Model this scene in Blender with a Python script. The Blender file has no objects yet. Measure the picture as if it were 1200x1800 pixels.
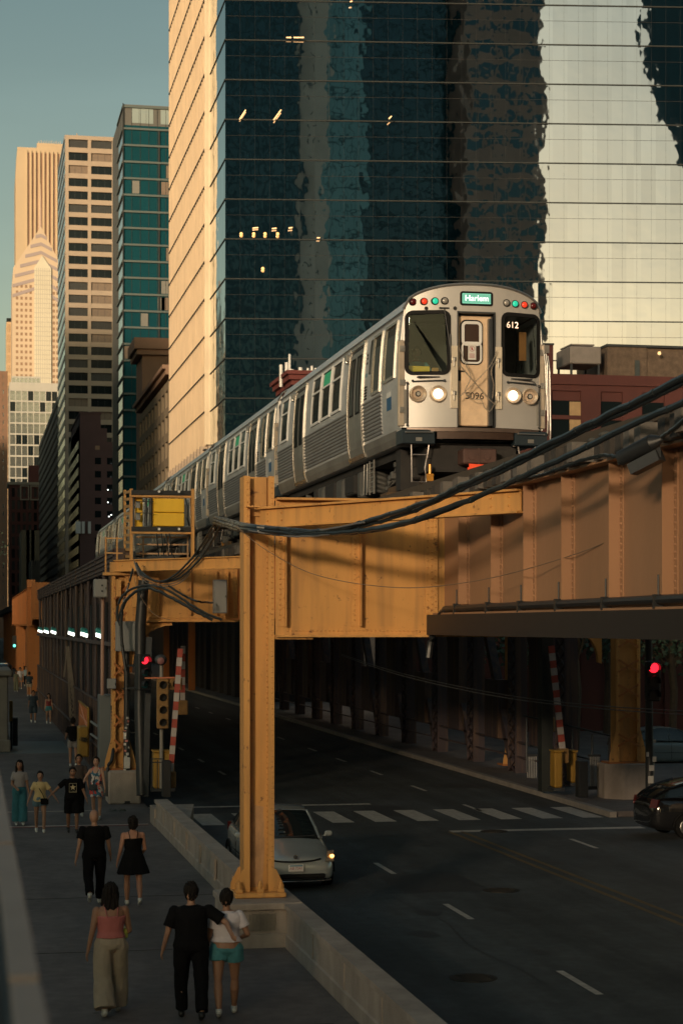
import bpy, bmesh, math, random
from mathutils import Vector, Matrix, noise as mnoise
random.seed(7)
SC = bpy.context.scene
COL = SC.collection

# ------------------------------------------------------------------ camera
F = 3320.0; H = 5.15; TH = math.atan(650/3320); S, C = math.sin(TH), math.cos(TH)
cd = bpy.data.cameras.new("camera"); cam = bpy.data.objects.new("camera", cd); COL.objects.link(cam)
cam.location = (0, 0, H); cam.rotation_euler = (math.pi/2, 0, -TH)
cd.sensor_fit = 'VERTICAL'; cd.sensor_height = 36; cd.sensor_width = 24
cd.lens = F/1800*36; cd.shift_y = 200/1800; cd.clip_start = .5; cd.clip_end = 6000
cd.dof.use_dof = True; cd.dof.focus_distance = 37; cd.dof.aperture_fstop = 3.6
SC.camera = cam
SC.render.resolution_x = 682; SC.render.resolution_y = 1024

# ------------------------------------------------------------------ light
SUN_EL = math.radians(8.5)
SUN_AZ = math.atan2(-.52, -.854)          # street frame: from the left, behind the camera
sunv = Vector((math.sin(SUN_AZ)*math.cos(SUN_EL), math.cos(SUN_AZ)*math.cos(SUN_EL), math.sin(SUN_EL)))
w = bpy.data.worlds.new("World"); SC.world = w; w.use_nodes = True
nt = w.node_tree; bg = nt.nodes['Background']
sky = nt.nodes.new('ShaderNodeTexSky'); sky.sky_type = 'NISHITA'; sky.sun_disc = False
sky.sun_elevation = SUN_EL; sky.sun_rotation = SUN_AZ
sky.altitude = 180; sky.air_density = 1.3; sky.dust_density = 4.0; sky.ozone_density = 1.6
tint = nt.nodes.new('ShaderNodeMix'); tint.data_type = 'RGBA'; tint.blend_type = 'MULTIPLY'; tint.inputs[0].default_value = 1
tint.inputs[7].default_value = (.92, 1.0, .92, 1)
hs = nt.nodes.new('ShaderNodeHueSaturation'); hs.inputs['Saturation'].default_value = .80; nt.links.new(sky.outputs[0], hs.inputs['Color']); nt.links.new(hs.outputs[0], tint.inputs[6]); 
tcw = nt.nodes.new('ShaderNodeTexCoord'); sxw = nt.nodes.new('ShaderNodeSeparateXYZ'); nt.links.new(tcw.outputs['Generated'], sxw.inputs[0])
mrw = nt.nodes.new('ShaderNodeMapRange'); mrw.inputs[1].default_value = .08; mrw.inputs[2].default_value = .36; nt.links.new(sxw.outputs[2], mrw.inputs[0])
hz = nt.nodes.new('ShaderNodeMix'); hz.data_type = 'RGBA'; hz.inputs[6].default_value = (1.62, 1.42, 1.28, 1); hz.inputs[7].default_value = (.86, .92, .89, 1); nt.links.new(mrw.outputs[0], hz.inputs[0])
cn = nt.nodes.new('ShaderNodeTexNoise'); cn.inputs['Scale'].default_value = 2.2; cn.inputs['Detail'].default_value = 5; cmp_ = nt.nodes.new('ShaderNodeMapping'); cmp_.inputs['Scale'].default_value = (1, 1, 5); nt.links.new(tcw.outputs['Generated'], cmp_.inputs[0]); nt.links.new(cmp_.outputs[0], cn.inputs[0])
cr = nt.nodes.new('ShaderNodeMapRange'); cr.inputs[1].default_value = .42; cr.inputs[2].default_value = .72; cr.inputs[3].default_value = .96; cr.inputs[4].default_value = 1.14; nt.links.new(cn.outputs[0], cr.inputs[0])
m2 = nt.nodes.new('ShaderNodeMix'); m2.data_type = 'RGBA'; m2.blend_type = 'MULTIPLY'; m2.inputs[0].default_value = 1; nt.links.new(tint.outputs[2], m2.inputs[6]); nt.links.new(hz.outputs[2], m2.inputs[7])
m3 = nt.nodes.new('ShaderNodeVectorMath'); m3.operation = 'SCALE'; nt.links.new(m2.outputs[2], m3.inputs[0]); nt.links.new(cr.outputs[0], m3.inputs['Scale']); nt.links.new(m3.outputs[0], bg.inputs[0])
bg.inputs[1].default_value = .070
sl = bpy.data.lights.new("sun", 'SUN'); sl.energy = 2.0; sl.angle = math.radians(7); sl.color = (1, .75, .50)
so = bpy.data.objects.new("sun", sl); COL.objects.link(so)
so.rotation_euler = sunv.to_track_quat('Z', 'Y').to_euler(); so.location = sunv*200
SC.view_settings.view_transform = 'Standard'; SC.view_settings.look = 'None'
SC.view_settings.exposure = 0.8; SC.view_settings.gamma = 1.0
SC.cycles.max_bounces = 8; SC.cycles.glossy_bounces = 4; SC.cycles.transparent_max_bounces = 8
SC.cycles.sample_clamp_indirect = 6; SC.cycles.use_denoising = True

# ------------------------------------------------------------------ pixel geometry
def P(px, py, D):
    u = (px-600)/F; L = u*D
    return Vector((L*C+D*S, -L*S+D*C, H+(1100-py)/F*D))
def G(px, py, z=0):
    D = F*(H-z)/(py-1100); return P(px, py, D)
def YX(px, x):                      # y on the plane x=const seen at column px
    D = F*x/((px+50)*C); return (D-x*S)/C
def XD(px, D): return (px+50)*D*C/F
def Yof(x, D): return (D-x*S)/C

# ------------------------------------------------------------------ materials
MATS = {}
def mat(name, col, rough=.6, metal=0, var=.18, scale=3.0, bump=0., bscale=30., spec=.5, emit=None, estr=0, streak=0, alpha=None, coat=0):
    if name in MATS: return MATS[name]
    m = bpy.data.materials.new(name); m.use_nodes = True; MATS[name] = m
    n = m.node_tree; b = n.nodes['Principled BSDF']
    b.inputs['Roughness'].default_value = rough; b.inputs['Metallic'].default_value = metal
    b.inputs['Specular IOR Level'].default_value = spec
    if coat: b.inputs['Coat Weight'].default_value = coat; b.inputs['Coat Roughness'].default_value = .05
    tc = n.nodes.new('ShaderNodeTexCoord')
    c = (*col, 1)
    if var > 0:
        no = n.nodes.new('ShaderNodeTexNoise'); no.inputs['Scale'].default_value = scale; no.inputs['Detail'].default_value = 6
        no.inputs['Roughness'].default_value = .65
        mp = n.nodes.new('ShaderNodeMapping'); n.links.new(tc.outputs['Object'], mp.inputs[0]); n.links.new(mp.outputs[0], no.inputs[0])
        if streak: mp.inputs['Scale'].default_value = (1, 1, 1/streak)
        r = n.nodes.new('ShaderNodeValToRGB')
        r.color_ramp.elements[0].position = .3; r.color_ramp.elements[1].position = .7
        r.color_ramp.elements[0].color = (*[x*(1-var) for x in col], 1); r.color_ramp.elements[1].color = (*[min(1, x*(1+var)) for x in col], 1)
        n.links.new(no.outputs[0], r.inputs[0]); n.links.new(r.outputs[0], b.inputs['Base Color'])
        rr = n.nodes.new('ShaderNodeMapRange'); rr.inputs[3].default_value = max(0, rough-.1*min(1, var*4)); rr.inputs[4].default_value = min(1, rough+.12*min(1, var*4))
        n.links.new(no.outputs[0], rr.inputs[0]); n.links.new(rr.outputs[0], b.inputs['Roughness'])
    else: b.inputs['Base Color'].default_value = c
    if bump:
        n2 = n.nodes.new('ShaderNodeTexNoise'); n2.inputs['Scale'].default_value = bscale; n2.inputs['Detail'].default_value = 4
        n.links.new(tc.outputs['Object'], n2.inputs[0])
        bp = n.nodes.new('ShaderNodeBump'); bp.inputs['Strength'].default_value = bump; bp.inputs['Distance'].default_value = .02
        n.links.new(n2.outputs[0], bp.inputs['Height']); n.links.new(bp.outputs[0], b.inputs['Normal'])
    if emit: b.inputs['Emission Color'].default_value = (*emit, 1); b.inputs['Emission Strength'].default_value = estr
    if alpha is not None: b.inputs['Alpha'].default_value = alpha
    return m

def rough_paint(name, col, chip=(.20, .09, .04), rough=.5):
    """painted steel with fine rust chips and vertical dirt streaks"""
    if name in MATS: return MATS[name]
    m = mat(name, col, rough, 0, .13, .7, .12, 14, streak=5)
    n = m.node_tree; b = n.nodes['Principled BSDF']
    src = b.inputs['Base Color'].links[0].from_socket
    tc = n.nodes['Texture Coordinate']
    no = n.nodes.new('ShaderNodeTexNoise'); no.inputs['Scale'].default_value = 5.5; no.inputs['Detail'].default_value = 9; no.inputs['Roughness'].default_value = .72
    n.links.new(tc.outputs['Object'], no.inputs[0])
    r = n.nodes.new('ShaderNodeValToRGB'); r.color_ramp.elements[0].position = .60; r.color_ramp.elements[1].position = .66
    n.links.new(no.outputs[0], r.inputs[0])
    st = n.nodes.new('ShaderNodeTexNoise'); st.inputs['Scale'].default_value = 3; st.inputs['Detail'].default_value = 5
    mp = n.nodes.new('ShaderNodeMapping'); mp.inputs['Scale'].default_value = (1.6, 1.6, .12); n.links.new(tc.outputs['Object'], mp.inputs[0]); n.links.new(mp.outputs[0], st.inputs[0])
    sr = n.nodes.new('ShaderNodeMapRange'); sr.inputs[1].default_value = .48; sr.inputs[2].default_value = .75; sr.inputs[3].default_value = 0; sr.inputs[4].default_value = .55
    n.links.new(st.outputs[0], sr.inputs[0])
    mx1 = n.nodes.new('ShaderNodeMix'); mx1.data_type = 'RGBA'; n.links.new(sr.outputs[0], mx1.inputs[0]); n.links.new(src, mx1.inputs[6]); mx1.inputs[7].default_value = (.26, .15, .07, 1)
    mx = n.nodes.new('ShaderNodeMix'); mx.data_type = 'RGBA'; n.links.new(r.outputs[0], mx.inputs[0]); n.links.new(mx1.outputs[2], mx.inputs[6]); mx.inputs[7].default_value = (*chip, 1)
    n.links.new(mx.outputs[2], b.inputs['Base Color'])
    return m

# ------------------------------------------------------------------ mesh helper
class MB:
    def __init__(s): s.v = []; s.f = []; s.m = []
    def add(s, vs, fs, mi=0):
        k = len(s.v); s.v += [tuple(v) for v in vs]; s.f += [tuple(i+k for i in f) for f in fs]; s.m += [mi]*len(fs); return s
    def box(s, x0, y0, z0, x1, y1, z1, mi=0):
        x0, x1 = min(x0, x1), max(x0, x1); y0, y1 = min(y0, y1), max(y0, y1); z0, z1 = min(z0, z1), max(z0, z1)
        return s.add([(x0,y0,z0),(x1,y0,z0),(x1,y1,z0),(x0,y1,z0),(x0,y0,z1),(x1,y0,z1),(x1,y1,z1),(x0,y1,z1)],
                     [(0,3,2,1),(4,5,6,7),(0,1,5,4),(1,2,6,5),(2,3,7,6),(3,0,4,7)], mi)
    def bbox(s, x0, y0, z0, x1, y1, z1, r=.02, mi=0):   # box with chamfered edges
        x0, x1 = min(x0, x1), max(x0, x1); y0, y1 = min(y0, y1), max(y0, y1); z0, z1 = min(z0, z1), max(z0, z1)
        r = min(r, (x1-x0)*.45, (y1-y0)*.45, (z1-z0)*.45)
        X = [x0, x1]; Y = [y0, y1]; Z = [z0, z1]; vs = []; idx = {}
        for i in (0, 1):
            for j in (0, 1):
                for k in (0, 1):
                    sx, sy, sz = (r if i == 0 else -r), (r if j == 0 else -r), (r if k == 0 else -r)
                    for ax in range(3):
                        p = [X[i]+(sx if ax != 0 else 0), Y[j]+(sy if ax != 1 else 0), Z[k]+(sz if ax != 2 else 0)]
                        idx[(i, j, k, ax)] = len(vs); vs.append(p)
        fs = []
        q = [(0,0),(1,0),(1,1),(0,1)]
        for i in (0, 1):
            f = [idx[(i, a, b, 0)] for a, b in q]; fs.append(f if i else f[::-1])
            f = [idx[(a, i, b, 1)] for a, b in q]; fs.append(f[::-1] if i else f)
            f = [idx[(a, b, i, 2)] for a, b in q]; fs.append(f if i else f[::-1])
        for a in (0, 1):
            for b in (0, 1):
                fs.append([idx[(0,a,b,1)], idx[(1,a,b,1)], idx[(1,a,b,2)], idx[(0,a,b,2)]])
                fs.append([idx[(a,0,b,0)], idx[(a,1,b,0)], idx[(a,1,b,2)], idx[(a,0,b,2)]])
                fs.append([idx[(a,b,0,0)], idx[(a,b,1,0)], idx[(a,b,1,1)], idx[(a,b,0,1)]])
                for c2 in (0, 1): pass
        for i in (0, 1):
            for j in (0, 1):
                for k in (0, 1): fs.append([idx[(i,j,k,0)], idx[(i,j,k,1)], idx[(i,j,k,2)]])
        return s.add(vs, fs, mi)
    def bar(s, a, b, w, h=None, up=(0,0,1), mi=0):      # rectangular bar a->b
        a, b = Vector(a), Vector(b); h = h or w; d = (b-a)
        if d.length < 1e-6: return s
        d.normalize(); u = Vector(up)
        if abs(d.dot(u)) > .98: u = Vector((1,0,0)) if abs(d.x) < .9 else Vector((0,1,0))
        r = d.cross(u).normalized(); u = r.cross(d)
        vs = []
        for p in (a, b):
            for sx, sz in ((-1,-1),(1,-1),(1,1),(-1,1)): vs.append(p+r*(w/2*sx)+u*(h/2*sz))
        return s.add(vs, [(3,2,1,0),(4,5,6,7),(0,1,5,4),(1,2,6,5),(2,3,7,6),(3,0,4,7)], mi)
    def cyl(s, a, b, r0, r1=None, n=10, mi=0, cap=True):
        a, b = Vector(a), Vector(b); r1 = r0 if r1 is None else r1; d = (b-a)
        if d.length < 1e-7: return s
        d.normalize(); u = Vector((0,0,1)) if abs(d.z) < .95 else Vector((1,0,0))
        r = d.cross(u).normalized(); u = r.cross(d); vs = []
        for p, rr in ((a, r0), (b, r1)):
            for i in range(n):
                t = 2*math.pi*i/n; vs.append(p+r*(rr*math.cos(t))+u*(rr*math.sin(t)))
        fs = [(i, (i+1) % n, n+(i+1) % n, n+i) for i in range(n)]
        if cap: fs += [tuple(range(n))[::-1], tuple(range(n, 2*n))]
        return s.add(vs, fs, mi)
    def tube(s, pts, r, n=8, mi=0):
        pts = [Vector(p) for p in pts]; vs = []; N = len(pts); up = Vector((0,0,1))
        for i, p in enumerate(pts):
            d = (pts[min(i+1, N-1)]-pts[max(i-1, 0)]).normalized()
            u = up if abs(d.dot(up)) < .95 else Vector((1,0,0))
            a = d.cross(u).normalized(); b = a.cross(d)
            for k in range(n):
                t = 2*math.pi*k/n; vs.append(p+a*(r*math.cos(t))+b*(r*math.sin(t)))
        fs = [(i*n+k, i*n+(k+1) % n, (i+1)*n+(k+1) % n, (i+1)*n+k) for i in range(N-1) for k in range(n)]
        fs += [tuple(range(n))[::-1], tuple(range((N-1)*n, N*n))]
        return s.add(vs, fs, mi)
    def sph(s, c, r, n=10, mi=0, sc=(1,1,1)):
        c = Vector(c); vs = []; fs = []; m = max(4, n//2+1)
        for j in range(1, m):
            ph = math.pi*j/m
            for i in range(n):
                t = 2*math.pi*i/n
                vs.append((c.x+r*sc[0]*math.sin(ph)*math.cos(t), c.y+r*sc[1]*math.sin(ph)*math.sin(t), c.z+r*sc[2]*math.cos(ph)))
        a = len(vs); vs.append((c.x, c.y, c.z+r*sc[2])); vs.append((c.x, c.y, c.z-r*sc[2]))
        for j in range(m-2):
            for i in range(n): fs.append((j*n+i, (j+1)*n+i, (j+1)*n+(i+1) % n, j*n+(i+1) % n))
        for i in range(n): fs.append((a, i, (i+1) % n)); fs.append((a+1, (m-2)*n+(i+1) % n, (m-2)*n+i))
        return s.add(vs, fs, mi)
    def loft(s, rings, mi=0, cap=True):                 # rings: lists of points, same count
        n = len(rings[0]); vs = [p for r in rings for p in r]
        fs = [(i*n+k, i*n+(k+1) % n, (i+1)*n+(k+1) % n, (i+1)*n+k) for i in range(len(rings)-1) for k in range(n)]
        if cap: fs += [tuple(range(n))[::-1], tuple(range((len(rings)-1)*n, len(rings)*n))]
        return s.add(vs, fs, mi)
    def prism(s, poly, a, b, axis='x', mi=0):           # polygon extruded along an axis from a to b
        def m3(p, t):
            return (t, p[0], p[1]) if axis == 'x' else ((p[0], t, p[1]) if axis == 'y' else (p[0], p[1], t))
        return s.loft([[m3(p, a) for p in poly], [m3(p, b) for p in poly]], mi)
    def rivets(s, a, b, n, r, nrm, mi=0):               # rivet heads along a line
        a, b = Vector(a), Vector(b); nv = Vector(nrm).normalized()
        for i in range(n):
            p = a.lerp(b, i/(max(1, n-1))); s.cyl(p, p+nv*r*1.1, r*1.3, r*.8, 6, mi)
        return s
    def build(s, name, mats, parent=None, smooth=False, fix=True, world=True):
        me = bpy.data.meshes.new(name); off = Vector((0,0,0))
        q = parent
        while q is not None and world: off = off+q.location; q = q.parent
        me.from_pydata([(v[0]-off.x, v[1]-off.y, v[2]-off.z) for v in s.v], [], s.f)
        if not isinstance(mats, (list, tuple)): mats = [mats]
        for m in mats: me.materials.append(m)
        me.polygons.foreach_set('material_index', s.m)
        if fix:
            bm = bmesh.new(); bm.from_mesh(me); bmesh.ops.recalc_face_normals(bm, faces=bm.faces); bm.to_mesh(me); bm.free()
        if smooth:
            me.polygons.foreach_set('use_smooth', [True]*len(me.polygons))
            try: me.set_sharp_from_angle(angle=math.radians(40))
            except Exception: pass
        me.update()
        o = bpy.data.objects.new(name, me); COL.objects.link(o); o.parent = parent
        return o

def tag(o, label=None, cat=None, group=None, kind=None):
    if label: o['label'] = label
    if cat: o['category'] = cat
    if group: o['group'] = group
    if kind: o['kind'] = kind
    return o
def thing(name, label, cat, loc=(0,0,0), group=None, rz=0):
    o = bpy.data.objects.new(name, None); COL.objects.link(o); o.location = loc; o.rotation_euler.z = rz
    o.empty_display_size = .2
    return tag(o, label, cat, group)
def struct(mb, name, m, **k): return tag(mb.build(name, m, **k), kind='structure')
def dup(o, parent=None):
    c = o.copy(); COL.objects.link(c); c.parent = parent
    for ch in list(o.children): dup(ch, c)
    return c
def inst(name, me, parent, loc, label=None):
    o = bpy.data.objects.new(name, me); COL.objects.link(o); o.parent = parent; o.location = loc
    if label: o['label'] = label
    return o
WORK = bpy.data.scenes.new('workbench')
def evaluate(o):                                         # mesh of an object with its modifiers, worked out in an empty scene
    WORK.collection.objects.link(o); vl = WORK.view_layers[0]; vl.update(); dg = vl.depsgraph; dg.update()
    me = bpy.data.meshes.new_from_object(o.evaluated_get(dg)); bpy.data.objects.remove(o); return me
def text(name, body, size, m, loc, rot, parent=None, extrude=.004, align='CENTER'):
    cu = bpy.data.curves.new(name, 'FONT'); cu.body = body; cu.size = size; cu.extrude = extrude
    cu.align_x = align; cu.align_y = 'CENTER'; cu.materials.append(m)
    t = bpy.data.objects.new(name, cu); me = evaluate(t); me.name = name; me.materials.clear(); me.materials.append(m)
    o = bpy.data.objects.new(name, me); COL.objects.link(o); o.parent = parent; o.location = loc; o.rotation_euler = rot
    return o
def bez(pts, n=8):                                       # catmull-rom through points
    pts = [Vector(p) for p in pts]; out = []
    for i in range(len(pts)-1):
        p0 = pts[max(0, i-1)]; p1 = pts[i]; p2 = pts[i+1]; p3 = pts[min(len(pts)-1, i+2)]
        for k in range(n):
            t = k/n; out.append(.5*((2*p1)+(p2-p0)*t+(2*p0-5*p1+4*p2-p3)*t*t+(3*p1-p0-3*p2+p3)*t**3))
    out.append(pts[-1]); return out
def rrect(cx, cz, w, h, r, n=4):
    out = []
    for ax, az, t0 in ((1,1,0),(-1,1,90),(-1,-1,180),(1,-1,270)):
        for i in range(n+1):
            t = math.radians(t0+90*i/n); out.append((cx+ax*(w/2-r)+r*math.cos(t), cz+az*(h/2-r)+r*math.sin(t)))
    return out
# ------------------------------------------------------------------ base materials
ORG = rough_paint('orange_paint', (.64, .33, .10))
ORG2 = rough_paint('shade_toned_orange_paint', (.40, .14, .035), rough=.6)  # darker copy of the orange, its tone standing in for shade
BRZ = rough_paint('brown_bridge_paint', (.062, .046, .052), (.06, .03, .02), .65)
asph = mat('asphalt', (.053, .061, .067), .80, 0, .32, .5, .5, 90)
def overlay(m_, scale3, lo, hi, ns=1.0, p0=.4, p1=.65):    # large scale wear multiplied over a base colour
    n = m_.node_tree; b = n.nodes['Principled BSDF']; src = b.inputs['Base Color'].links[0].from_socket; tc = n.nodes['Texture Coordinate']
    mp = n.nodes.new('ShaderNodeMapping'); mp.inputs['Scale'].default_value = scale3; no = n.nodes.new('ShaderNodeTexNoise'); no.inputs['Scale'].default_value = ns; no.inputs['Detail'].default_value = 7; no.inputs['Roughness'].default_value = .6
    n.links.new(tc.outputs['Object'], mp.inputs[0]); n.links.new(mp.outputs[0], no.inputs[0]); r = n.nodes.new('ShaderNodeMapRange'); r.inputs[1].default_value = p0; r.inputs[2].default_value = p1; r.inputs[3].default_value = lo; r.inputs[4].default_value = hi; n.links.new(no.outputs[0], r.inputs[0])
    v = n.nodes.new('ShaderNodeVectorMath'); v.operation = 'SCALE'; n.links.new(src, v.inputs[0]); n.links.new(r.outputs[0], v.inputs['Scale']); n.links.new(v.outputs[0], b.inputs['Base Color'])
overlay(asph, (1.1, .05, 1), .72, 1.25); overlay(asph, (3, 3, 3), .85, 1.1, 1.5)
conc = mat('pavement_concrete', (.14, .122, .118), .85, 0, .16, .5, .35, 60)
conc2 = mat('barrier_concrete', (.34, .29, .25), .85, 0, .26, 1.6, .5, 40, streak=2)
stone = mat('grey_stone', (.16, .15, .135), .8, 0, .25, 1.2, .4, 20)
overlay(conc, (.5, .25, 1), .75, 1.15); overlay(conc, (2.5, 2.5, 1), .82, 1.08, 1.4)
white_line = mat('road_paint_white', (.42, .40, .37), .7, 0, .3, 6, .2, 60)
yellow_line = mat('road_paint_yellow', (.13, .085, .03), .75, 0, .35, 5, .2, 60)
blk = mat('black_metal', (.018, .02, .022), .45, 0, .2, 4)
dkg = mat('dark_grey_metal', (.05, .055, .06), .5, .3, .2, 4)
gry = mat('grey_cabinet_paint', (.24, .25, .25), .5, 0, .14, 2, streak=3)
wht = mat('white_enamel', (.72, .72, .70), .4, 0, .08, 4)
ylw = mat('yellow_paint', (.95, .56, .04), .42, 0, .12, 2, .05, 10, streak=3)
redp = mat('red_paint', (.50, .05, .03), .5, 0, .2, 5)
rail_m = mat('rail_steel', (.16, .12, .10), .4, .7, .2, 4)
dglass = mat('dark_window_glass', (.012, .02, .022), .06, 0, 0, spec=.8)

# ------------------------------------------------------------------ ground, road, pavements
RZ = -.15
m = MB(); m.add([(-3000,-600,RZ-.01),(3000,-600,RZ-.01),(3000,5000,RZ-.01),(-3000,5000,RZ-.01)], [(0,1,2,3)])
struct(m, 'ground', mat('ground_city', (.07, .07, .068), .9, 0, .2, .05))
m = MB(); m.add([(4.9,-80,RZ),(17.5,-80,RZ),(17.5,900,RZ),(4.9,900,RZ)], [(0,1,2,3)])
m.add([(17.5,-80,RZ),(300,-80,RZ),(300,YX(1080,17.5)-1.2,RZ),(17.5,YX(1080,17.5)-1.2,RZ)], [(0,1,2,3)])
struct(m, 'road', asph)
m = MB(); m.box(-40, -80, RZ, 4.92, 900, 0)
struct(m, 'pavement_near', conc)
m = MB(); m.box(17.5, YX(1080, 17.5), RZ, 24.4, 900, 0); m.box(24.4, YX(1080, 17.5), RZ, 90, 130, 0)
struct(m, 'pavement_far', conc)
m = MB(); m.box(17.3, YX(1080, 17.5)-.15, RZ, 17.5, 900, .004)
struct(m, 'kerb', mat('kerb_stone', (.24, .22, .20), .8, 0, .2, 2))
# pavement joints and seams near the bridge end
m = MB()
def gq(mb, pts, z, mi=0): mb.add([(p.x, p.y, z) for p in pts], [tuple(range(len(pts)))], mi)
for y in (-6, 0, 6, 12, 18, 24, 30, 36): m.box(-6, y, .002, 4.6, y+.02, .006)
struct(m, 'pavement_joints', mat('joint_tar', (.04, .038, .035), .9, 0, .1))
m = MB()
yj = Yof(2, F*H/(1453-1100)); m.box(-6, yj, .001, 4.5, yj+.16, .010)
yj2 = Yof(2, F*H/(1427-1100)); m.box(-6, yj2, .001, 3.3, yj2+.10, .009)
struct(m, 'expansion_joint', mat('joint_metal', (.36, .31, .28), .5, .3, .3, 3))
m = MB(); m.box(-6, yj-.16, .001, 4.5, yj-.01, .007)
struct(m, 'rubber_joint_seal', mat('red_seal', (.16, .055, .05), .8, 0, .3, 3))
m = MB(); m.box(-6, Yof(2, 84), .001, 4.0, Yof(2, 76), .006)
struct(m, 'bridge_pavement_plate', mat('plate_dark', (.09, .11, .115), .6, .2, .2, 1))
# road paint
z = RZ+.004
def dash(mb, x, y0, y1, wd=.12): mb.add([(x-wd/2,y0,z),(x+wd/2,y0,z),(x+wd/2,y1,z),(x-wd/2,y1,z)], [(0,1,2,3)])
m = MB()
for px in (348, 371, 402, 440, 495, 550, 601, 663, 738, 833):
    D = 14.3*F/((px+50)*C); y = Yof(14.3, D); dash(m, 14.3, y-.8, y+1.2)
for py in (1237, 1262, 1285, 1311, 1331, 1352):
    D = F*H/(py-1100); y = Yof(8.85, D); dash(m, 8.85, y-.7, y+1.1)
for py in (1432, 1527, 1603, 1728):
    D = F*(H-RZ)/(py-1100); y = Yof(8.85, D); dash(m, 8.85, y-.9, y+1.0)
y = Yof(14.6, F*H/(1472-1100)); dash(m, 14.6, y-1, y+1)
dl = struct(m, 'lane_dashes', white_line)
def hl(mb, xa, xb, pya, pyb):
    pass
m = MB()
ya, yb = G(560, 1447, RZ).y, G(560, 1427, RZ).y
sk = .55
for k in range(12):
    x = 5.15+k*1.17
    if x > 17.0: break
    m.add([(x-.3,yb,z),(x+.30,yb,z),(x+.30,ya,z),(x-.3,ya,z)], [(0,1,2,3)])
struct(m, 'crosswalk_stripes', white_line)
m = MB()
yl = G(560, 1416, RZ).y; m.add([(5,yl,z),(XD(665, 55),yl,z),(XD(665, 55),yl+.35,z),(5,yl+.35,z)], [(0,1,2,3)])
yl = G(950, 1460, RZ).y; x0 = G(780, 1457, RZ).x; m.add([(x0,yl,z),(17.3,yl,z),(17.3,yl+.42,z),(x0,yl+.42,z)], [(0,1,2,3)])
struct(m, 'stop_lines', white_line)
m = MB()
a = G(800, 1462, RZ); b = G(1250, 1640, RZ)
for o_ in (-.16, .16):
    m.add([(a.x+o_-.06,a.y,z),(a.x+o_+.06,a.y,z),(b.x+o_+.06,b.y,z),(b.x+o_-.06,b.y,z)], [(0,1,2,3)])
struct(m, 'centre_line', yellow_line)
m = MB(); rr = random.Random(3)
for k in range(14):
    x = rr.uniform(5.4, 17); y = rr.uniform(14, 110); w_ = rr.uniform(.6, 1.8); l_ = rr.uniform(1, 5)
    m.add([(x,y,z-.002),(x+w_,y,z-.002),(x+w_,y+l_,z-.002),(x,y+l_,z-.002)], [(0,1,2,3)])
for k in range(7):
    x = 6+k*1.8+rr.uniform(-.5,.5); y = rr.uniform(10, 40); pts = [(x+.12*math.sin(i*1.3+k), y+i*1.1) for i in range(9)]
    for i in range(8):
        m.add([(pts[i][0]-.018,pts[i][1],z-.001),(pts[i][0]+.018,pts[i][1],z-.001),(pts[i+1][0]+.018,pts[i+1][1],z-.001),(pts[i+1][0]-.018,pts[i+1][1],z-.001)], [(0,1,2,3)])
for k in range(26):
    x = rr.uniform(5.3, 17); y = rr.uniform(12, 60); n_ = 10; r0 = rr.uniform(.08, .35)
    m.add([(x+r0*(1+.4*math.sin(3*i+k))*math.cos(.628*i), y+1.6*r0*math.sin(.628*i), z-.0005) for i in range(n_)], [tuple(range(n_))])
struct(m, 'asphalt_patches', mat('asphalt_patch', (.038, .040, .043), .7, 0, .2, .8, .4, 80))

for x, y in ((10.4, 36.5), (7.4, 27.5), (13.2, 47), (15.4, 33)):
    m = MB(); m.cyl((x,y,z-.003), (x,y,z+.006), .36, n=24); m.cyl((x,y,z+.006), (x,y,z+.010), .30, n=24)
    for k in range(5): m.box(x-.22, y-.2+k*.09, z+.010, x+.22, y-.17+k*.09, z+.014)
    tag(m.build('manhole_cover', mat('cast_iron', (.05,.045,.04), .55, .5, .3, 6), None), {10.4:'round iron manhole cover in the middle of the road right of the silver car',7.4:'round iron manhole cover nearest to the near concrete barrier',13.2:'round iron manhole cover just before the crosswalk',15.4:'round iron manhole cover at the right side of the road'}[x], 'manhole cover', 'manhole covers in the road')
m = MB(); rr = random.Random(31)
for k in range(150):
    x = rr.uniform(-3.5, 4.4); y = rr.uniform(20, 70); r0 = rr.uniform(.015, .05) if k < 149 else .05
    m.add([(x+r0*(1+.3*math.sin(2.7*i+k))*math.cos(.785*i), y+1.3*r0*math.sin(.785*i), .0012+k*.00001) for i in range(8)], [tuple(range(8))])
o_ = m.build('pavement_stains', mat('stain_dark', (.075,.068,.064), .9, 0, .3, 4), None); tag(o_, kind='structure')

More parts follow.
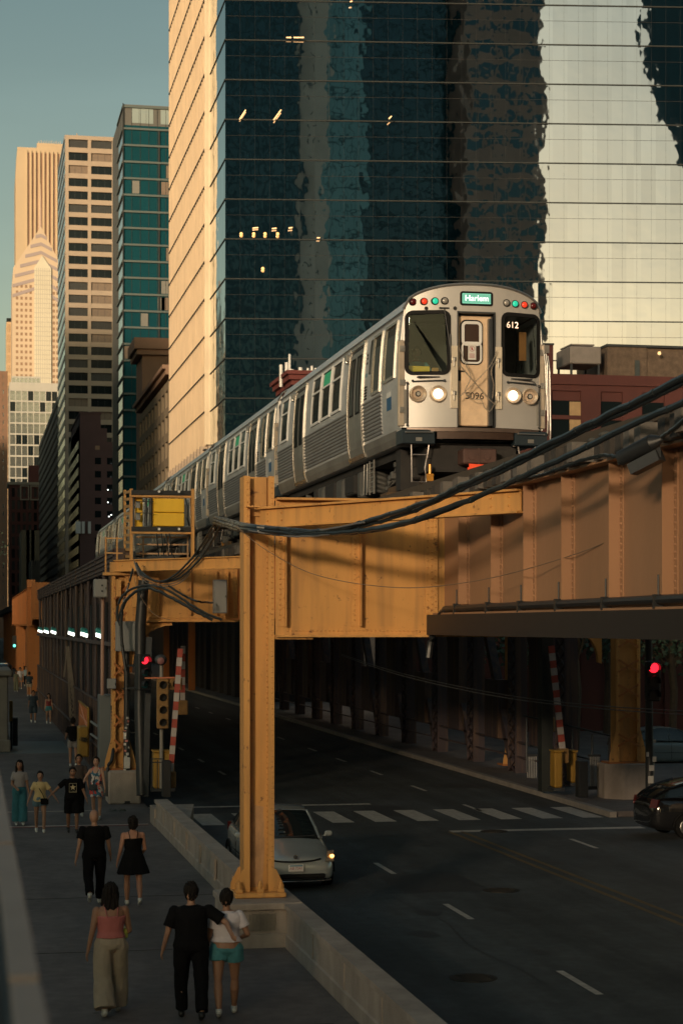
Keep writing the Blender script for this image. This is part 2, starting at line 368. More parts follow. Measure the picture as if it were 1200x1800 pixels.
# ------------------------------------------------------------------ facades
def fb(mb, O, a, u0, u1, d0, d1, z0, z1, mi=0):
    """box in a facade frame: u along the wall, d outwards"""
    n = Vector((a.y, -a.x)); vs = []
    for zz in (z0, z1):
        for u, d in ((u0,d0),(u1,d0),(u1,d1),(u0,d1)):
            p = O+a*u+n*d; vs.append((p.x, p.y, zz))
    mb.add(vs, [(0,3,2,1),(4,5,6,7),(0,1,5,4),(1,2,6,5),(2,3,7,6),(3,0,4,7)], mi)
PANE = {}
def windows(root, O, a, cols, rows, panes, depth, sill=None, rnd=None, cap=100, name='window', count=[0]):
    """each pane its own part (the first `cap` of the thing), the rest as one"""
    rnd = rnd or random.Random(5); n = Vector((a.y, -a.x)); rest = MB(); used = root.get('_w', 0); ang = math.atan2(a.y, a.x)
    restm = panes[0][0]
    for (z0, z1) in rows:
        for (u0, u1) in cols:
            r = rnd.random(); pm = panes[0][0]
            acc = 0
            for mm, pr in panes:
                acc += pr
                if r <= acc: pm = mm; break
            if used < cap:
                key = (round(u1-u0, 2), round(z1-z0, 2), pm.name)
                if key not in PANE:
                    q = MB(); W_, H_ = u1-u0, z1-z0
                    q.box(0, -.03, 0, W_, 0, H_)
                    nm = max(1, int(round(W_/1.6)))
                    for i in range(1, nm): q.box(W_*i/nm-.03, -.06, 0, W_*i/nm+.03, -.031, H_, 1)
                    o = q.build(name, [pm, dkg], None, world=False); PANE[key] = o.data; bpy.data.objects.remove(o)
                p = O+a*u0+n*(depth)
                o = inst(name, PANE[key], root, (p.x-root.location.x, p.y-root.location.y, z0-root.location.z)); o.rotation_euler.z = ang
                used += 1
            else: fb(rest, O, a, u0, u1, depth, depth+.03, z0, z1)
    root['_w'] = used
    if rest.v:
        o = rest.build(name, restm, root); o['kind'] = 'stuff'
def facade(root, O, a, W, z0, z1, wall, panes, ncol, nrow, pier, band, depth=.4, edge=None, top=None, name='facade', rnd=None, cap=100, fins=None):
    """a recessed window grid: piers and floor bands stand proud of the core wall"""
    m = MB(); edge = pier if edge is None else edge; top = band if top is None else top
    cw = (W-2*edge-(ncol-1)*pier)/ncol; rh = (z1-z0-top-nrow*band)/nrow
    cols = [(edge+i*(cw+pier), edge+i*(cw+pier)+cw) for i in range(ncol)]
    rows = [(z0+band+j*(rh+band), z0+band+j*(rh+band)+rh) for j in range(nrow)][::-1]
    ed = [(0, edge)]+[(c[1], c[1]+pier) for c in cols[:-1]]+[(W-edge, W)]
    for u0, u1 in ed: fb(m, O, a, u0, u1, 0, depth, z0, z1)
    bz = [(z0+j*(rh+band), z0+j*(rh+band)+band) for j in range(nrow)]+[(z1-top, z1)]
    for b0, b1 in bz: fb(m, O, a, edge*.5, W-edge*.5, 0, depth-.02, b0, b1)
    m.build(name, wall, root)
    windows(root, O, a, cols, rows, panes, .02, rnd=rnd, cap=cap)
    return cols, rows
XV = Vector((1, 0)); YV = Vector((0, -1))               # front face runs +x ; street face runs towards the viewer, outward = -x
def body(root, x0, y0, x1, y1, z0, z1, m_, name='wall'):
    q = MB(); q.box(x0, y0, z0, x1, y1, z1); return q.build(name, m_, root)

# glass curtain wall: each pane slightly out of true so reflections break and waver
def curtain(name, tintc, pw, ph, tilt=.006, wob=.012, metal=1.0, rough=.015, dark=(.02,.05,.055), refl=.5):
    m = bpy.data.materials.new(name); m.use_nodes = True; n = m.node_tree; b = n.nodes['Principled BSDF']
    b.inputs['Metallic'].default_value = metal; b.inputs['Roughness'].default_value = rough
    b.inputs['Base Color'].default_value = (*tintc, 1)
    L = n.links.new; N = n.nodes.new
    tc = N('ShaderNodeTexCoord'); mp = N('ShaderNodeVectorMath'); mp.operation = 'DIVIDE'; mp.inputs[1].default_value = (pw, pw, ph); L(tc.outputs['Object'], mp.inputs[0])
    fl = N('ShaderNodeVectorMath'); fl.operation = 'FLOOR'; L(mp.outputs[0], fl.inputs[0])
    wn = N('ShaderNodeTexWhiteNoise'); wn.noise_dimensions = '3D'; L(fl.outputs[0], wn.inputs[0])
    sb = N('ShaderNodeVectorMath'); sb.operation = 'SUBTRACT'; sb.inputs[1].default_value = (.5,.5,.5); L(wn.outputs['Color'], sb.inputs[0])
    sc_ = N('ShaderNodeVectorMath'); sc_.operation = 'SCALE'; sc_.inputs['Scale'].default_value = tilt; L(sb.outputs[0], sc_.inputs[0])
    n1 = N('ShaderNodeTexNoise'); n1.inputs['Scale'].default_value = .55; n1.inputs['Detail'].default_value = 1.5; L(tc.outputs['Object'], n1.inputs[0])
    bp = N('ShaderNodeBump'); bp.inputs['Strength'].default_value = 1; bp.inputs['Distance'].default_value = wob; L(n1.outputs[0], bp.inputs['Height'])
    ad = N('ShaderNodeVectorMath'); L(bp.outputs[0], ad.inputs[0]); L(sc_.outputs[0], ad.inputs[1])
    nm = N('ShaderNodeVectorMath'); nm.operation = 'NORMALIZE'; L(ad.outputs[0], nm.inputs[0]); L(nm.outputs[0], b.inputs['Normal'])
    # slight difference of tint pane to pane
    mr = N('ShaderNodeMapRange'); mr.inputs[3].default_value = .92; mr.inputs[4].default_value = 1.06; L(wn.outputs['Value'], mr.inputs[0])
    mu = N('ShaderNodeVectorMath'); mu.operation = 'SCALE'; mu.inputs[0].default_value = tintc; L(mr.outputs[0], mu.inputs['Scale']); L(mu.outputs[0], b.inputs['Base Color'])
    return m
teal_glass = curtain('teal_curtain_glass', (.80, .76, .77), 1.45, 3.9, .0028, .0065)
teal2 = curtain('blue_green_glass', (.02, .12, .155), 1.4, 2.7, .02, .02, .45, .08)
pale_glass = curtain('pale_curtain_glass', (.46, .48, .46), 2.0, 3.3, .02, .01, .85, .12)
fin_m = mat('facade_fin', (.045, .05, .05), .7, 0, .1, spec=.1)
w_dark = mat('pane_dark', (.008, .013, .015), .12, 0, 0, spec=.3)
w_blind = mat('pane_blind', (.20, .15, .11), .5, 0, .15, 1.5)
w_mid = mat('pane_mid', (.05, .05, .048), .2, 0, .2, 2)
lampglow = mat('warm_lamp', (.9, .6, .3), .5, 0, 0, emit=(1, .62, .28), estr=.6)
lampwhite = mat('white_lamp', (.9, .9, .85), .5, 0, 0, emit=(.95, 1, .92), estr=2.6)

# ---- main glass tower
Lc = (396-600)/F*185; c0 = P(396, 1100, 185); O = Vector((c0.x, c0.y))
al = math.radians(2.8); t_c = Vector((math.cos(al), math.sin(al)))       # camera frame
a_f = Vector((t_c.x*C+t_c.y*S, -t_c.x*S+t_c.y*C)); n_f = Vector((a_f.y, -a_f.x))
root = thing('glass_tower', 'huge dark teal mirror glass tower behind the train, with a golden ribbed side', 'skyscraper', (O.x, O.y, 0))
ZT = 112; W1 = 62
m = MB()
far = Vector((O.x, YX(306, O.x)))
p3 = O+a_f*W1
def q4(A, B, z0, z1): return [(A.x,A.y,z0),(B.x,B.y,z0),(B.x,B.y,z1),(A.x,A.y,z1)]
m.add(q4(O, p3, 9, ZT), [(0,1,2,3)]); gl = m.build('front_glass', teal_glass, root, fix=False)
m = MB(); yg = YX(370, O.x)
m.add(q4(Vector((O.x, yg)), O, 9, ZT), [(0,1,2,3)]); m.build('corner_glass', curtain('corner_glass', (.45,.50,.50), 1.45, 3.9, .02, .02), root, fix=False)
m = MB(); bk = Vector((p3.x, far.y+4))
m.add([(far.x+.3,far.y,0),(O.x+.3,O.y+.4,0),(p3.x,p3.y+.4,0),(bk.x,bk.y,0),(far.x+.3,far.y,ZT-.02),(O.x+.3,O.y+.4,ZT-.02),(p3.x,p3.y+.4,ZT-.02),(bk.x,bk.y,ZT-.02)],
      [(4,5,6,7),(3,2,6,7),(0,3,7,4),(0,1,5,4),(1,2,6,5)]); m.build('core', mat('tower_core', (.03,.04,.042), .6, 0, .2), root)
# golden ribbed flank
gold = mat('gold_flank_panel', (.62, .50, .36), .42, .25, .10, .6, streak=3)
m = MB(); yy = yg; W_g = far.y-yg
fb(m, far, YV, 0, W_g, 0, .35, 24, ZT-.1)
nr = 26
for i in range(nr+1): fb(m, far, YV, W_g*i/nr-.07, W_g*i/nr+.07, .35, .62, 24, ZT-.1)
m.build('ribbed_flank', gold, root)
k = 0; zf = 5.15+(1100-70)/F*185
zs = [zf-3.9*j for j in range(-1, 15)]+[zf+3.9*j for j in range(2, 12)]
for zz in zs:
    if zz < 10 or zz > ZT: continue
    m = MB(); fb(m, O, a_f, -.1, W1, .0, .10, zz-.05, zz+.05)
    fb(m, Vector((O.x, yg)), YV, 0, yg-O.y+.09, 0, .07, zz-.05, zz+.05)
    fb(m, far, YV, 0, W_g, .36, .66, zz-.09, zz+.02)
    m.build('floor_fin', fin_m, root)
m = MB()
for zz in zs:
    if zz < 12 or zz > ZT: continue
    fb(m, O, a_f, .1, W1, .0, .02, zz-1.56, zz-1.535)
u = 1.45
while u < W1: fb(m, O, a_f, u-.005, u+.005, 0, .01, 10, ZT); u += 1.45
m.build('mullion_grid', mat('mullion', (.05,.05,.05), .9, 0, 0, spec=0), root)
# pedestal floors under the gold flank
m = MB(); fb(m, far, YV, 0, W_g, 0, .2, 8, 23.9)
for i in range(12): fb(m, far, YV, W_g*(i+.5)/12-.35, W_g*(i+.5)/12+.35, .2, .9, 8, 23.9)
m.build('colonnade', mat('pale_column_stone', (.45,.36,.28), .7, 0, .1), root)
m = MB(); fb(m, O, a_f, 0, W1, 0, .3, 0, 9); fb(m, Vector((O.x, far.y)), YV, 0, far.y-O.y, 0, .15, 0, 8); m.build('base_wall', mat('tower_base', (.08,.07,.07), .6, 0, .2), root)
# lamps glowing behind the glass
def lamp_at(pxa, pya, pxb, pyb, r, D=184.7):
    q = MB(); A = P(pxa, pya, D); B = P(pxb, pyb, D); q.bar(A, B, r, r); q.build('ceiling_lamp', lampglow, root)
for a_, b_, c_, d_ in ((421,210,432,193),(481,211,494,193),(683,209,688,204),(503,66,512,66),(516,66,534,66),(444,401,454,400),(478,402,486,401),(507,401,514,400),(615,3,619,2),(557,418,562,418)):
    lamp_at(a_, b_, c_, d_, .10)
for a_, b_ in ((424,411),(446,411),(466,411),(488,411),(462,472)):
    q = MB(); q.sph(P(a_, b_, 184.6), .16, 8); q.build('pendant_lamp', mat('pendant_glow', (.9,.5,.2), .5, 0, 0, emit=(1,.5,.15), estr=.9), root)

# ---- teal residential tower
x0, D0 = 24.45, 310; y0 = Yof(x0, D0)
root = thing('teal_tower', 'slim blue green glass tower between the tan grid tower and the golden ribbed flank', 'skyscraper', (x0, y0, 0))
zt = 5.15+918/F*D0
body(root, x0+.02, y0+.02, x0+26, y0+24, 0, zt-.1, mat('tower_slab', (.12,.12,.11), .6, 0, .1), 'core')
m = MB(); m.add([(x0,y0,3),(x0+24,y0,3),(x0+24,y0,zt-3.5),(x0,y0,zt-3.5)], [(0,1,2,3)]); m.build('front_glass', teal2, root, fix=False)
m = MB(); m.add([(x0,YX(209,x0),3),(x0,y0,3),(x0,y0,zt-4),(x0,YX(209,x0),zt-4)], [(0,1,2,3)]); m.build('side_glass', pale_glass, root, fix=False)
zz = zt-.5; k = 0
slabm = mat('slab_edge', (.10,.13,.125), .6, 0, .1)
while zz > 5:
    m = MB(); m.box(x0-.1, y0-.3, zz-.16, x0+24, y0+.0, zz+.16); m.box(x0-.18, y0, zz-.16, x0, y0+12, zz+.16)
    m.build('floor_slab', slabm, root); zz -= 2.72 if k else 3.6; k += 1
m = MB()
for px in (281,): xx = XD(px, D0); m.box(xx-.12, y0-.26, 4, xx+.12, y0-.01, zt-4)
for i in range(1, 18): m.box(x0+i*1.4-.03, y0-.08, 4, x0+i*1.4+.03, y0-.01, zt-.6)
m.box(x0-.12, y0-.34, 3, x0+.06, y0-.301, zt)
m.build('mullions', fin_m, root)
rr = random.Random(4); m = MB()
for i in range(3): xx = XD(232+i*13, D0); m.box(xx, y0-.05, zt-3.1, xx+1.15, y0-.012, zt-.7)
m.box(XD(284, D0), y0-.05, zt-3.1, XD(304, D0), y0-.012, zt-.7)
m.build('screen_panel', mat('screen_glass', (.42,.50,.48), .2, .3, 0), root)
for k in range(16):
    j = rr.randint(3, 24); zz = zt-4.1-2.72*j; xx = rr.choice([XD(284, D0), XD(293, D0), x0+rr.randint(0,4)*1.4])
    q = MB(); q.box(xx+.1, y0-.055, zz+.3, xx+1.25, y0-.013, zz+2.4); q.build('lit_blind', w_blind if rr.random() < .5 else mat('blind_pale', (.20,.20,.18), .6, 0, .1), root)

# ---- tan grid tower
tan = mat('tan_precast', (.42, .335, .255), .75, 0, .08, .3, .1, 3)
x0, D0 = 24.4, 500; y0 = Yof(x0, D0); zt = 5.15+862/F*D0
root = thing('grid_tower', 'tall tan tower with a grid of wide dark windows, lit warm at its top', 'skyscraper', (x0, y0, 0))
body(root, x0, y0, x0+22, YX(103, x0), 0, zt-.2, mat('tan_core', (.20,.16,.12), .8, 0, .1), 'core')
m_ = MB(); pitch = 22.75/F*D0; colpx = [(121,155),(161,198),(204,238)]
cols = [(XD(a_, D0)-x0, XD(b_, D0)-x0) for a_, b_ in colpx]; rows = []
for j in range(36):
    z1 = 5.15+(1100-245)/F*D0-pitch*j
    if z1 < 8: break
    rows.append((z1-2.15, z1))
O2 = Vector((x0, y0)); n_ = 0
edges = [0]+[c for cc in cols for c in cc]+[22]
for i in range(0, len(edges), 2): fb(m_, O2, XV, edges[i], edges[i+1], 0, .6, 0, zt)
prev = zt
for (a_, b_) in rows: fb(m_, O2, XV, .3, 21.7, 0, .58, b_, prev); prev = a_
fb(m_, O2, XV, .3, 21.7, 0, .58, 0, prev)
m_.build('precast_grid', tan, root)
windows(root, O2, XV, cols, rows, [(w_dark, .66), (w_blind, .22), (w_mid, .12)], .02, rnd=random.Random(2))
m_ = MB(); ylen = YX(103, x0)-y0; m2 = MB()
for (a_, b_) in rows: fb(m_, Vector((x0, y0+ylen)), YV, 0, ylen, 0, .25, b_, b_+1.1)
m_.build('side_bands', mat('side_band', (.30,.29,.29), .35, .3, .1), root)
m_ = MB(); fb(m_, Vector((x0, y0+ylen)), YV, 0, ylen, .0, .1, 0, zt-1); m_.build('side_glass', pale_glass, root)
q = MB(); q.cyl((XD(138, D0), y0+6, zt-.3), (XD(138, D0), y0+6, zt+2.2), .25, .15); q.build('roof_mast', tan, root)

# ---- long grey slab along the street behind the grid tower
x0 = 24.4; ya, yb = YX(103.5, x0), YX(70, x0)
root = thing('slab_building', 'long dark grey office slab with fine horizontal bands running along the street', 'office building', (x0, ya, 0))
zt = 5.15+402/F*539
gband = mat('grey_band', (.15, .135, .125), .6, 0, .15, .2)
body(root, x0, ya, x0+20, yb, 0, zt, w_mid, 'core')
nb = 24
for j in range(nb+1):
    m = MB(); zz = zt-j*(zt-2)/nb; fb(m, Vector((x0, yb)), YV, 0, yb-ya, 0, .3, zz-1.7, zz); m.build('floor_band', gband, root)
m = MB()
for i in range(30): u = (yb-ya)*i/30; fb(m, Vector((x0, yb)), YV, u, u+.5, 0, .2, 1, zt-1.8)
m.build('mullions', gband, root)

# ---- stepped purple brown building
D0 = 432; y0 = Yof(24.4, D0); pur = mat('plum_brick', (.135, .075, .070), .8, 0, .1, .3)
root = thing('stepped_building', 'plum brown building with a stepped roofline below the grid tower', 'office building', (24.4, y0, 0))
def zz_(py, D): return 5.15+(1100-py)/F*D
xs = [XD(p, D0) for p in (141, 178, 189, 215)]
m = MB(); m.box(xs[0], y0, 0, xs[1], y0+40, zz_(727, D0)); m.box(xs[1], y0+.004, 0, xs[2], y0+40, zz_(752, D0)); m.box(xs[2], y0+.008, 0, xs[3]+8, y0+40, zz_(776, D0))
m.box(xs[0]-.15, y0-.15, zz_(727, D0)-.01, xs[1]+.15, y0+40, zz_(724, D0))
m.build('wall', pur, root)
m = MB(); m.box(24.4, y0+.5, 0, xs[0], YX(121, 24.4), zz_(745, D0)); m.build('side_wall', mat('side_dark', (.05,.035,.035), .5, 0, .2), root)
O2 = Vector((24.4, YX(121, 24.4)))
cols = [(1+i*4.2, 1+i*4.2+2.6) for i in range(11)]; rows = [(zz_(770, D0)-3.05*j-1.7, zz_(770, D0)-3.05*j) for j in range(12)]
windows(root, Vector((xs[0], y0)), XV, [(XD(167.5,D0)-xs[0], XD(178.5,D0)-xs[0]), (XD(189,D0)-xs[0], XD(207,D0)-xs[0])], [(zz_(804, D0)-3.05*j-1.5, zz_(804, D0)-3.05*j) for j in range(10)], [(w_dark, 1.0)], .012, rnd=random.Random(1))
windows(root, O2, YV, cols, rows, [(w_dark, .7), (w_mid, .3)], .02, rnd=random.Random(8), cap=90)
q = MB(); q.box(XD(168,D0), y0-.05, zz_(790,D0), XD(176,D0), y0-.01, zz_(783,D0)); q.build('vent_grille', mat('vent_tan', (.4,.25,.15), .7), root)
for px, py in ((201,809),(201,833),(201,857),(190,861),(201,881),(190,883),(196,905),(192,908)):
    q = MB(); q.sph(P(px, py, D0-3), .13, 6); q.build('ceiling_lamp', lampwhite, root)
for px in (136, 140, 147, 158):
    q = MB(); q.bbox(XD(px,D0)-.4, y0-.9, zz_(938,D0), XD(px,D0)+.25, y0-.3, zz_(917,D0), .05); q.build('antenna_panel', wht, root)

# ---- brown corniced building with a slanting row of windows
brn = mat('brown_stone', (.27, .17, .115), .8, 0, .1, .3); brd = mat('brown_dark_stone', (.16,.10,.07), .8, 0, .15, .3)
ya, yb = Yof(24.4, 233), YX(250, 24.4)
root = thing('corniced_building', 'brown stone building with heavy cornice in front of the blue green tower', 'building', (24.4, ya, 0))
zt = 5.15+455/F*235
body(root, 24.4, ya, 50, yb, 0, zt-1.2, brd)
m = MB(); m.box(23.5, ya, zt-1.2, 50, yb+.6, zt-.5); m.box(23.1, ya, zt-.5, 50, yb+1, zt); m.build('cornice', brn, root)
yc, yd = yb+.01, YX(240, 24.4)
zt2 = 5.15+500/F*278
body(root, 24.4, yc, 50, yd, 0, zt2-2.4, brn, 'stair_tower')
m = MB(); m.box(23.6, yc-.6, zt2-2.4, 51, yd+.8, zt2-1.6); m.box(23.2, yc-1, zt2-1.6, 51, yd+1.2, zt2); m.build('cornice', brn, root)
O2 = Vector((24.4, yb))
facade(root, O2, YV, yb-ya, 6, zt-1.8, mat('facade_stone', (.24,.19,.13), .8, 0, .12, .4), [(w_dark, .75), (w_mid, .25)], 9, 9, 1.5, 1.1, .5, name='pier_grid')

# ---- diamond topped tower
D0 = 1100; xa = XD(22, D0); y0 = Yof(xa, D0); peach = mat('peach_stone', (.60, .475, .345), .7, 0, .05, .05)
root = thing('diamond_top_tower', 'pale peach tower whose diamond shaped stepped top ends in a spire', 'skyscraper', (xa, y0, 0))
def X_(px): return XD(px, D0)
def Zc(py): return 5.15+(1100-py)/F*D0
wd = X_(108)-X_(22)
m = MB(); m.prism([(X_(22), 0), (X_(112), 0), (X_(112), Zc(470)), (X_(73), Zc(396)), (X_(24), Zc(470)), (X_(22), Zc(500))], y0, y0+30, 'y'); m.build('wall', peach, root)
m = MB(); m.cyl((X_(73), y0+8, Zc(400)), (X_(73), y0+8, Zc(315)), 1.2, .1, 6); m.build('spire', mat('spire_metal', (.5,.36,.28), .5), root)
grs = mat('top_stripe', (.36,.30,.30), .6, 0, .05)
for j in range(7):                                   # chevron stripes on the gable
    m = MB(); zz = 412+j*15
    hw = max(0, (zz-396)/74*45)
    m.add([(X_(73), y0-.25, Zc(zz-3)), (X_(73), y0-.25, Zc(zz+3)), (X_(max(22.5, 73-hw)), y0-.25, Zc(zz+hw*.28+3)), (X_(max(22.5, 73-hw)), y0-.25, Zc(zz+hw*.28-3)),
           (X_(min(112, 73+hw)), y0-.25, Zc(zz+hw*.5-3)), (X_(min(112, 73+hw)), y0-.25, Zc(zz+hw*.5+3))], [(0,1,2,3), (0,4,5,1)])
    o = m.build('chevron_band', grs, root); 
m = MB(); m.prism([(X_(61), 20), (X_(91), 20), (X_(91), Zc(470)), (X_(75), Zc(448)), (X_(61), Zc(470))], y0-1.2, y0-.3, 'y')
m.build('glass_bay', mat('pale_bay', (.66,.62,.50), .35, .1, .05, .1), root)
m = MB()
for i in range(1, 8): xx = X_(61+i*30/8); m.box(xx-.12, y0-1.3, 20, xx+.12, y0-1.21, Zc(470))
for j in range(24): m.box(X_(61), y0-1.29, Zc(475+j*8.2)-.12, X_(91), y0-1.212, Zc(475+j*8.2)+.12)
m.build('bay_grid', mat('bay_line', (.45,.42,.36), .6), root)
w_tan = mat('pane_tan', (.30, .19, .12), .3, 0, .1)
cols = [(X_(p)-xa, X_(p+4.2)-xa) for p in (28.5, 36.5, 44.5, 52.5, 93.5, 100)]
rows = [(Zc(500+j*10.5)-1.7, Zc(500+j*10.5)) for j in range(21)]
windows(root, Vector((xa, y0)), XV, cols, rows, [(w_tan, 1.0)], .02, cap=96)

# ---- ribbed golden tower behind
D0 = 1350; xa = XD(27, D0); y0 = Yof(xa, D0)
gs = mat('golden_stone', (.54, .42, .28), .7, 0, .05, .05)
root = thing('ribbed_tower', 'tall golden tower with slim vertical ribs behind the diamond topped one', 'skyscraper', (xa, y0, 0))
m = MB(); m.prism([(XD(28, D0), 0), (XD(130, D0), 0), (XD(130, D0), 5.15+842/F*D0), (XD(31, D0), 5.15+842/F*D0), (XD(28, D0), 5.15+790/F*D0)], y0, y0+40, 'y')
m.box(XD(66, D0), y0+2, 5.15+842/F*D0-.1, XD(112, D0), y0+30, 5.15+852/F*D0)
m.build('wall', gs, root)
for i in range(9):
    m = MB(); px = 49+i*7.6; m.box(XD(px, D0), y0-.06, 5, XD(px+3.6, D0), y0-.02, 5.15+833/F*D0); m.build('window_strip', mat('strip_brown', (.26,.15,.10), .4, 0, .25, .12), root)
for i in range(9):
    m = MB(); px = 49+i*7.6; m.box(XD(px-1.4, D0), y0-1.2, 5, XD(px-.2, D0), y0-.005, 5.15+836/F*D0); m.build('rib', gs, root)
m = MB()
for i in range(14): xx = XD(68+i*3, D0); m.box(xx, y0+3, 5.15+852/F*D0, xx+.3, y0+3.3, 5.15+(856+(i*7) % 3)/F*D0)
m.build('roof_railing', gs, root)

# ---- far small towers at the left edge
def block(name, label, px0, px1, pytop, D, wallm, nc, nr_, pier, band, panes, depth=.5, dep=25, cat='building', edge=None, cap=100, top=None):
    xa = XD(px0, D); xb = XD(px1, D); y0 = Yof(xa, D); zt = 5.15+(1100-pytop)/F*D
    root = thing(name, label, cat, (xa, y0, 0))
    body(root, xa, y0, xb, y0+dep, 0, zt-.1, wallm)
    facade(root, Vector((xa, y0)), XV, xb-xa, 2, zt, wallm, panes, nc, nr_, pier, band, depth, edge=edge, rnd=random.Random(hash(label) % 99 if False else len(label)), cap=cap, top=top)
    return root, xa, y0, xb, zt
block('glass_office', 'pale glass office block in front of the diamond topped tower', 17, 103, 672, 900, mat('pale_frame', (.46,.45,.41), .6, 0, .05, .1), 8, 22, .35, .7, [(pale_glass, .75), (w_dark, .25)], .3, cap=100, top=4)
r_, xa, y0, xb, zt = block('glass_penthouse', 'boxy glass rooftop floor above the pale glass office block', 21, 72, 661, 905, mat('pale_frame', (.46,.45,.41)), 7, 1, .3, .8, [(pale_glass, 1)], .3)
block('slim_tower', 'slim dark tower at the very left edge with small square windows', -10, 14, 652, 800, mat('tan_slim', (.22,.13,.085), .8, 0, .1, .1), 2, 34, 1.6, 1.5, [(w_blind, .5), (pale_glass, .5)], .4)
block('narrow_tower', 'narrow golden tower with a dark cap left of the diamond topped one', 12, 24, 566, 1150, mat('gold_narrow', (.60,.42,.25), .7, 0, .05, .1), 3, 30, .8, 1.4, [(w_tan, 1)], .5)
r_, xa, y0, xb, zt = block('ornate_brick_building', 'ornate red brick building with pale arched window surrounds', 17, 70, 852, 700, mat('ornate_brick', (.15,.05,.038), .8, 0, .15, .2), 5, 12, .9, 1.2, [(w_dark, .6), (w_mid, .4)], .5)
trim = mat('pale_trim', (.42,.35,.26), .8)
for px in (38, 56):
    q = MB(); X0, X1 = XD(px, 700), XD(px+12, 700)
    for a_, b_, c_, d_ in ((X0-.4, 855, X0, 877), (X1, 855, X1+.4, 877), (X0-.4, 877, X1+.4, 879), (X0-.4, 853, X1+.4, 855)): q.box(a_, y0-.9, 5.15+(1100-d_)/F*700, c_, y0-.52, 5.15+(1100-b_)/F*700)
    q.build('window_surround', trim, r_)
q = MB(); q.box(xa-.6, y0-1, zt, xb+.6, y0+20, zt+1.0); q.build('cornice', trim, r_)
q = MB(); q.box(XD(52, 700), y0+2, zt+1, XD(71, 700), y0+15, zt+7.5); q.build('brick_penthouse', mat('ornate_brick', (.24,.075,.055)), r_)
block('cream_building', 'small cream building with a plain top beside the grey slab', 38, 70, 932, 600, mat('cream_wall', (.40,.32,.21), .8, 0, .1, .2), 2, 4, 2.6, 2.6, [(w_dark, 1)], .3)
block('low_grey_building', 'low grey building at the foot of the long grey slab', 55, 71, 985, 560, mat('grey_wall', (.20,.18,.15), .8, 0, .1, .2), 3, 5, .8, .9, [(w_dark, 1)], .3)
D0 = 1150; xa = XD(12, D0)
# dark cap
q = MB(); y0 = Yof(xa, D0); q.box(xa, y0, 5.15+534/F*D0, XD(24, D0), y0+20, 5.15+541/F*D0)
cp = [o for o in bpy.data.objects if o.name.startswith('narrow_tower')][0]; q.build('cap', w_dark, cp)

# ---- red penthouse with antennas over the train roof
D0 = 149; y0 = Yof(24.4, D0); zt = 5.15+450/F*D0
root = thing('brick_corner_building', 'dark red brick corner building with white rooftop antennas behind the train roof', 'building', (24.4, y0, 0))
rb = mat('dark_red_brick', (.17, .045, .04), .8, 0, .2, .8, .2, 8)
m = MB(); m.box(25.2, y0+.8, 0, 29.5, YX(478, 24.4), zt-1.1); m.build('wall', rb, root)
m = MB(); X1 = 30; Y0_, Y1_ = y0, YX(474, 24.4)
for j, (o_, za, zb) in enumerate(((.7, -1.6, -1.1), (.45, -1.1, -.7), (.2, -.7, -.3), (0, -.3, 0))): m.box(24.4+o_, Y0_+o_, zt+za, X1-o_, Y1_-o_, zt+zb)
m.build('cornice', rb, root)
for px, pt, pb, wd in ((494,632,665,.28),(504,628,655,.32),(509,613,650,.2),(512,640,655,.4),(528,637,655,.35),(541,638,655,.2),(548,634,655,.22),(555,638,652,.25),(594,612,660,.25)):
    xx = XD(px, D0+3); q = MB(); q.cyl((xx, Yof(xx, D0+3), 5.15+(1100-pb)/F*D0-.3), (xx, Yof(xx, D0+3), 5.15+(1100-pt)/F*D0), wd/2, n=8); q.build('antenna', wht, root)

# ---- red brick building at the right
D0 = 92; x0 = 24.4; y0 = Yof(27, D0); zt = 5.15+443/F*D0
rbk = mat('shade_toned_red_brick', (.085, .024, .020), .75, 0, .2, .6, .3, 12, streak=2)  # brick colour lowered to stand in for shade the sun lamp misses
root = thing('red_brick_building', 'low shade-toned red brick building with wide dark windows right of the train', 'building', (x0, y0, 0))
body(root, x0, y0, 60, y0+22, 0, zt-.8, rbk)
m = MB(); m.box(x0-.15, y0-.2, zt-.5, 60, y0+22, zt); m.box(x0-.08, y0-.1, zt-.8, 60, y0+22, zt-.5); m.box(x0, y0-.12, zt-2.2, 60, y0-.002, zt-2.0)
for px in (950, 1042, 1120, 1200): xx = XD(px, D0); m.box(xx-.5, y0-.18, 0, xx+.5, y0-.003, zt-.81)
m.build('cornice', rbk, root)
cols = [(XD(a_, D0)-x0, XD(b_, D0)-x0) for a_, b_ in ((958,1030),(1062,1106),(1134,1186))]
windows(root, Vector((x0, y0)), XV, cols, [(zz_(782, D0), zz_(703, D0)), (5.5, 8.0)], [(w_dark, 1)], .01)
q = MB(); q.box(XD(1003, D0), y0-.09, zz_(760, D0), XD(1028, D0), y0-.05, zz_(705, D0)); q.build('blind', mat('tan_blind', (.40,.27,.14), .7), root)
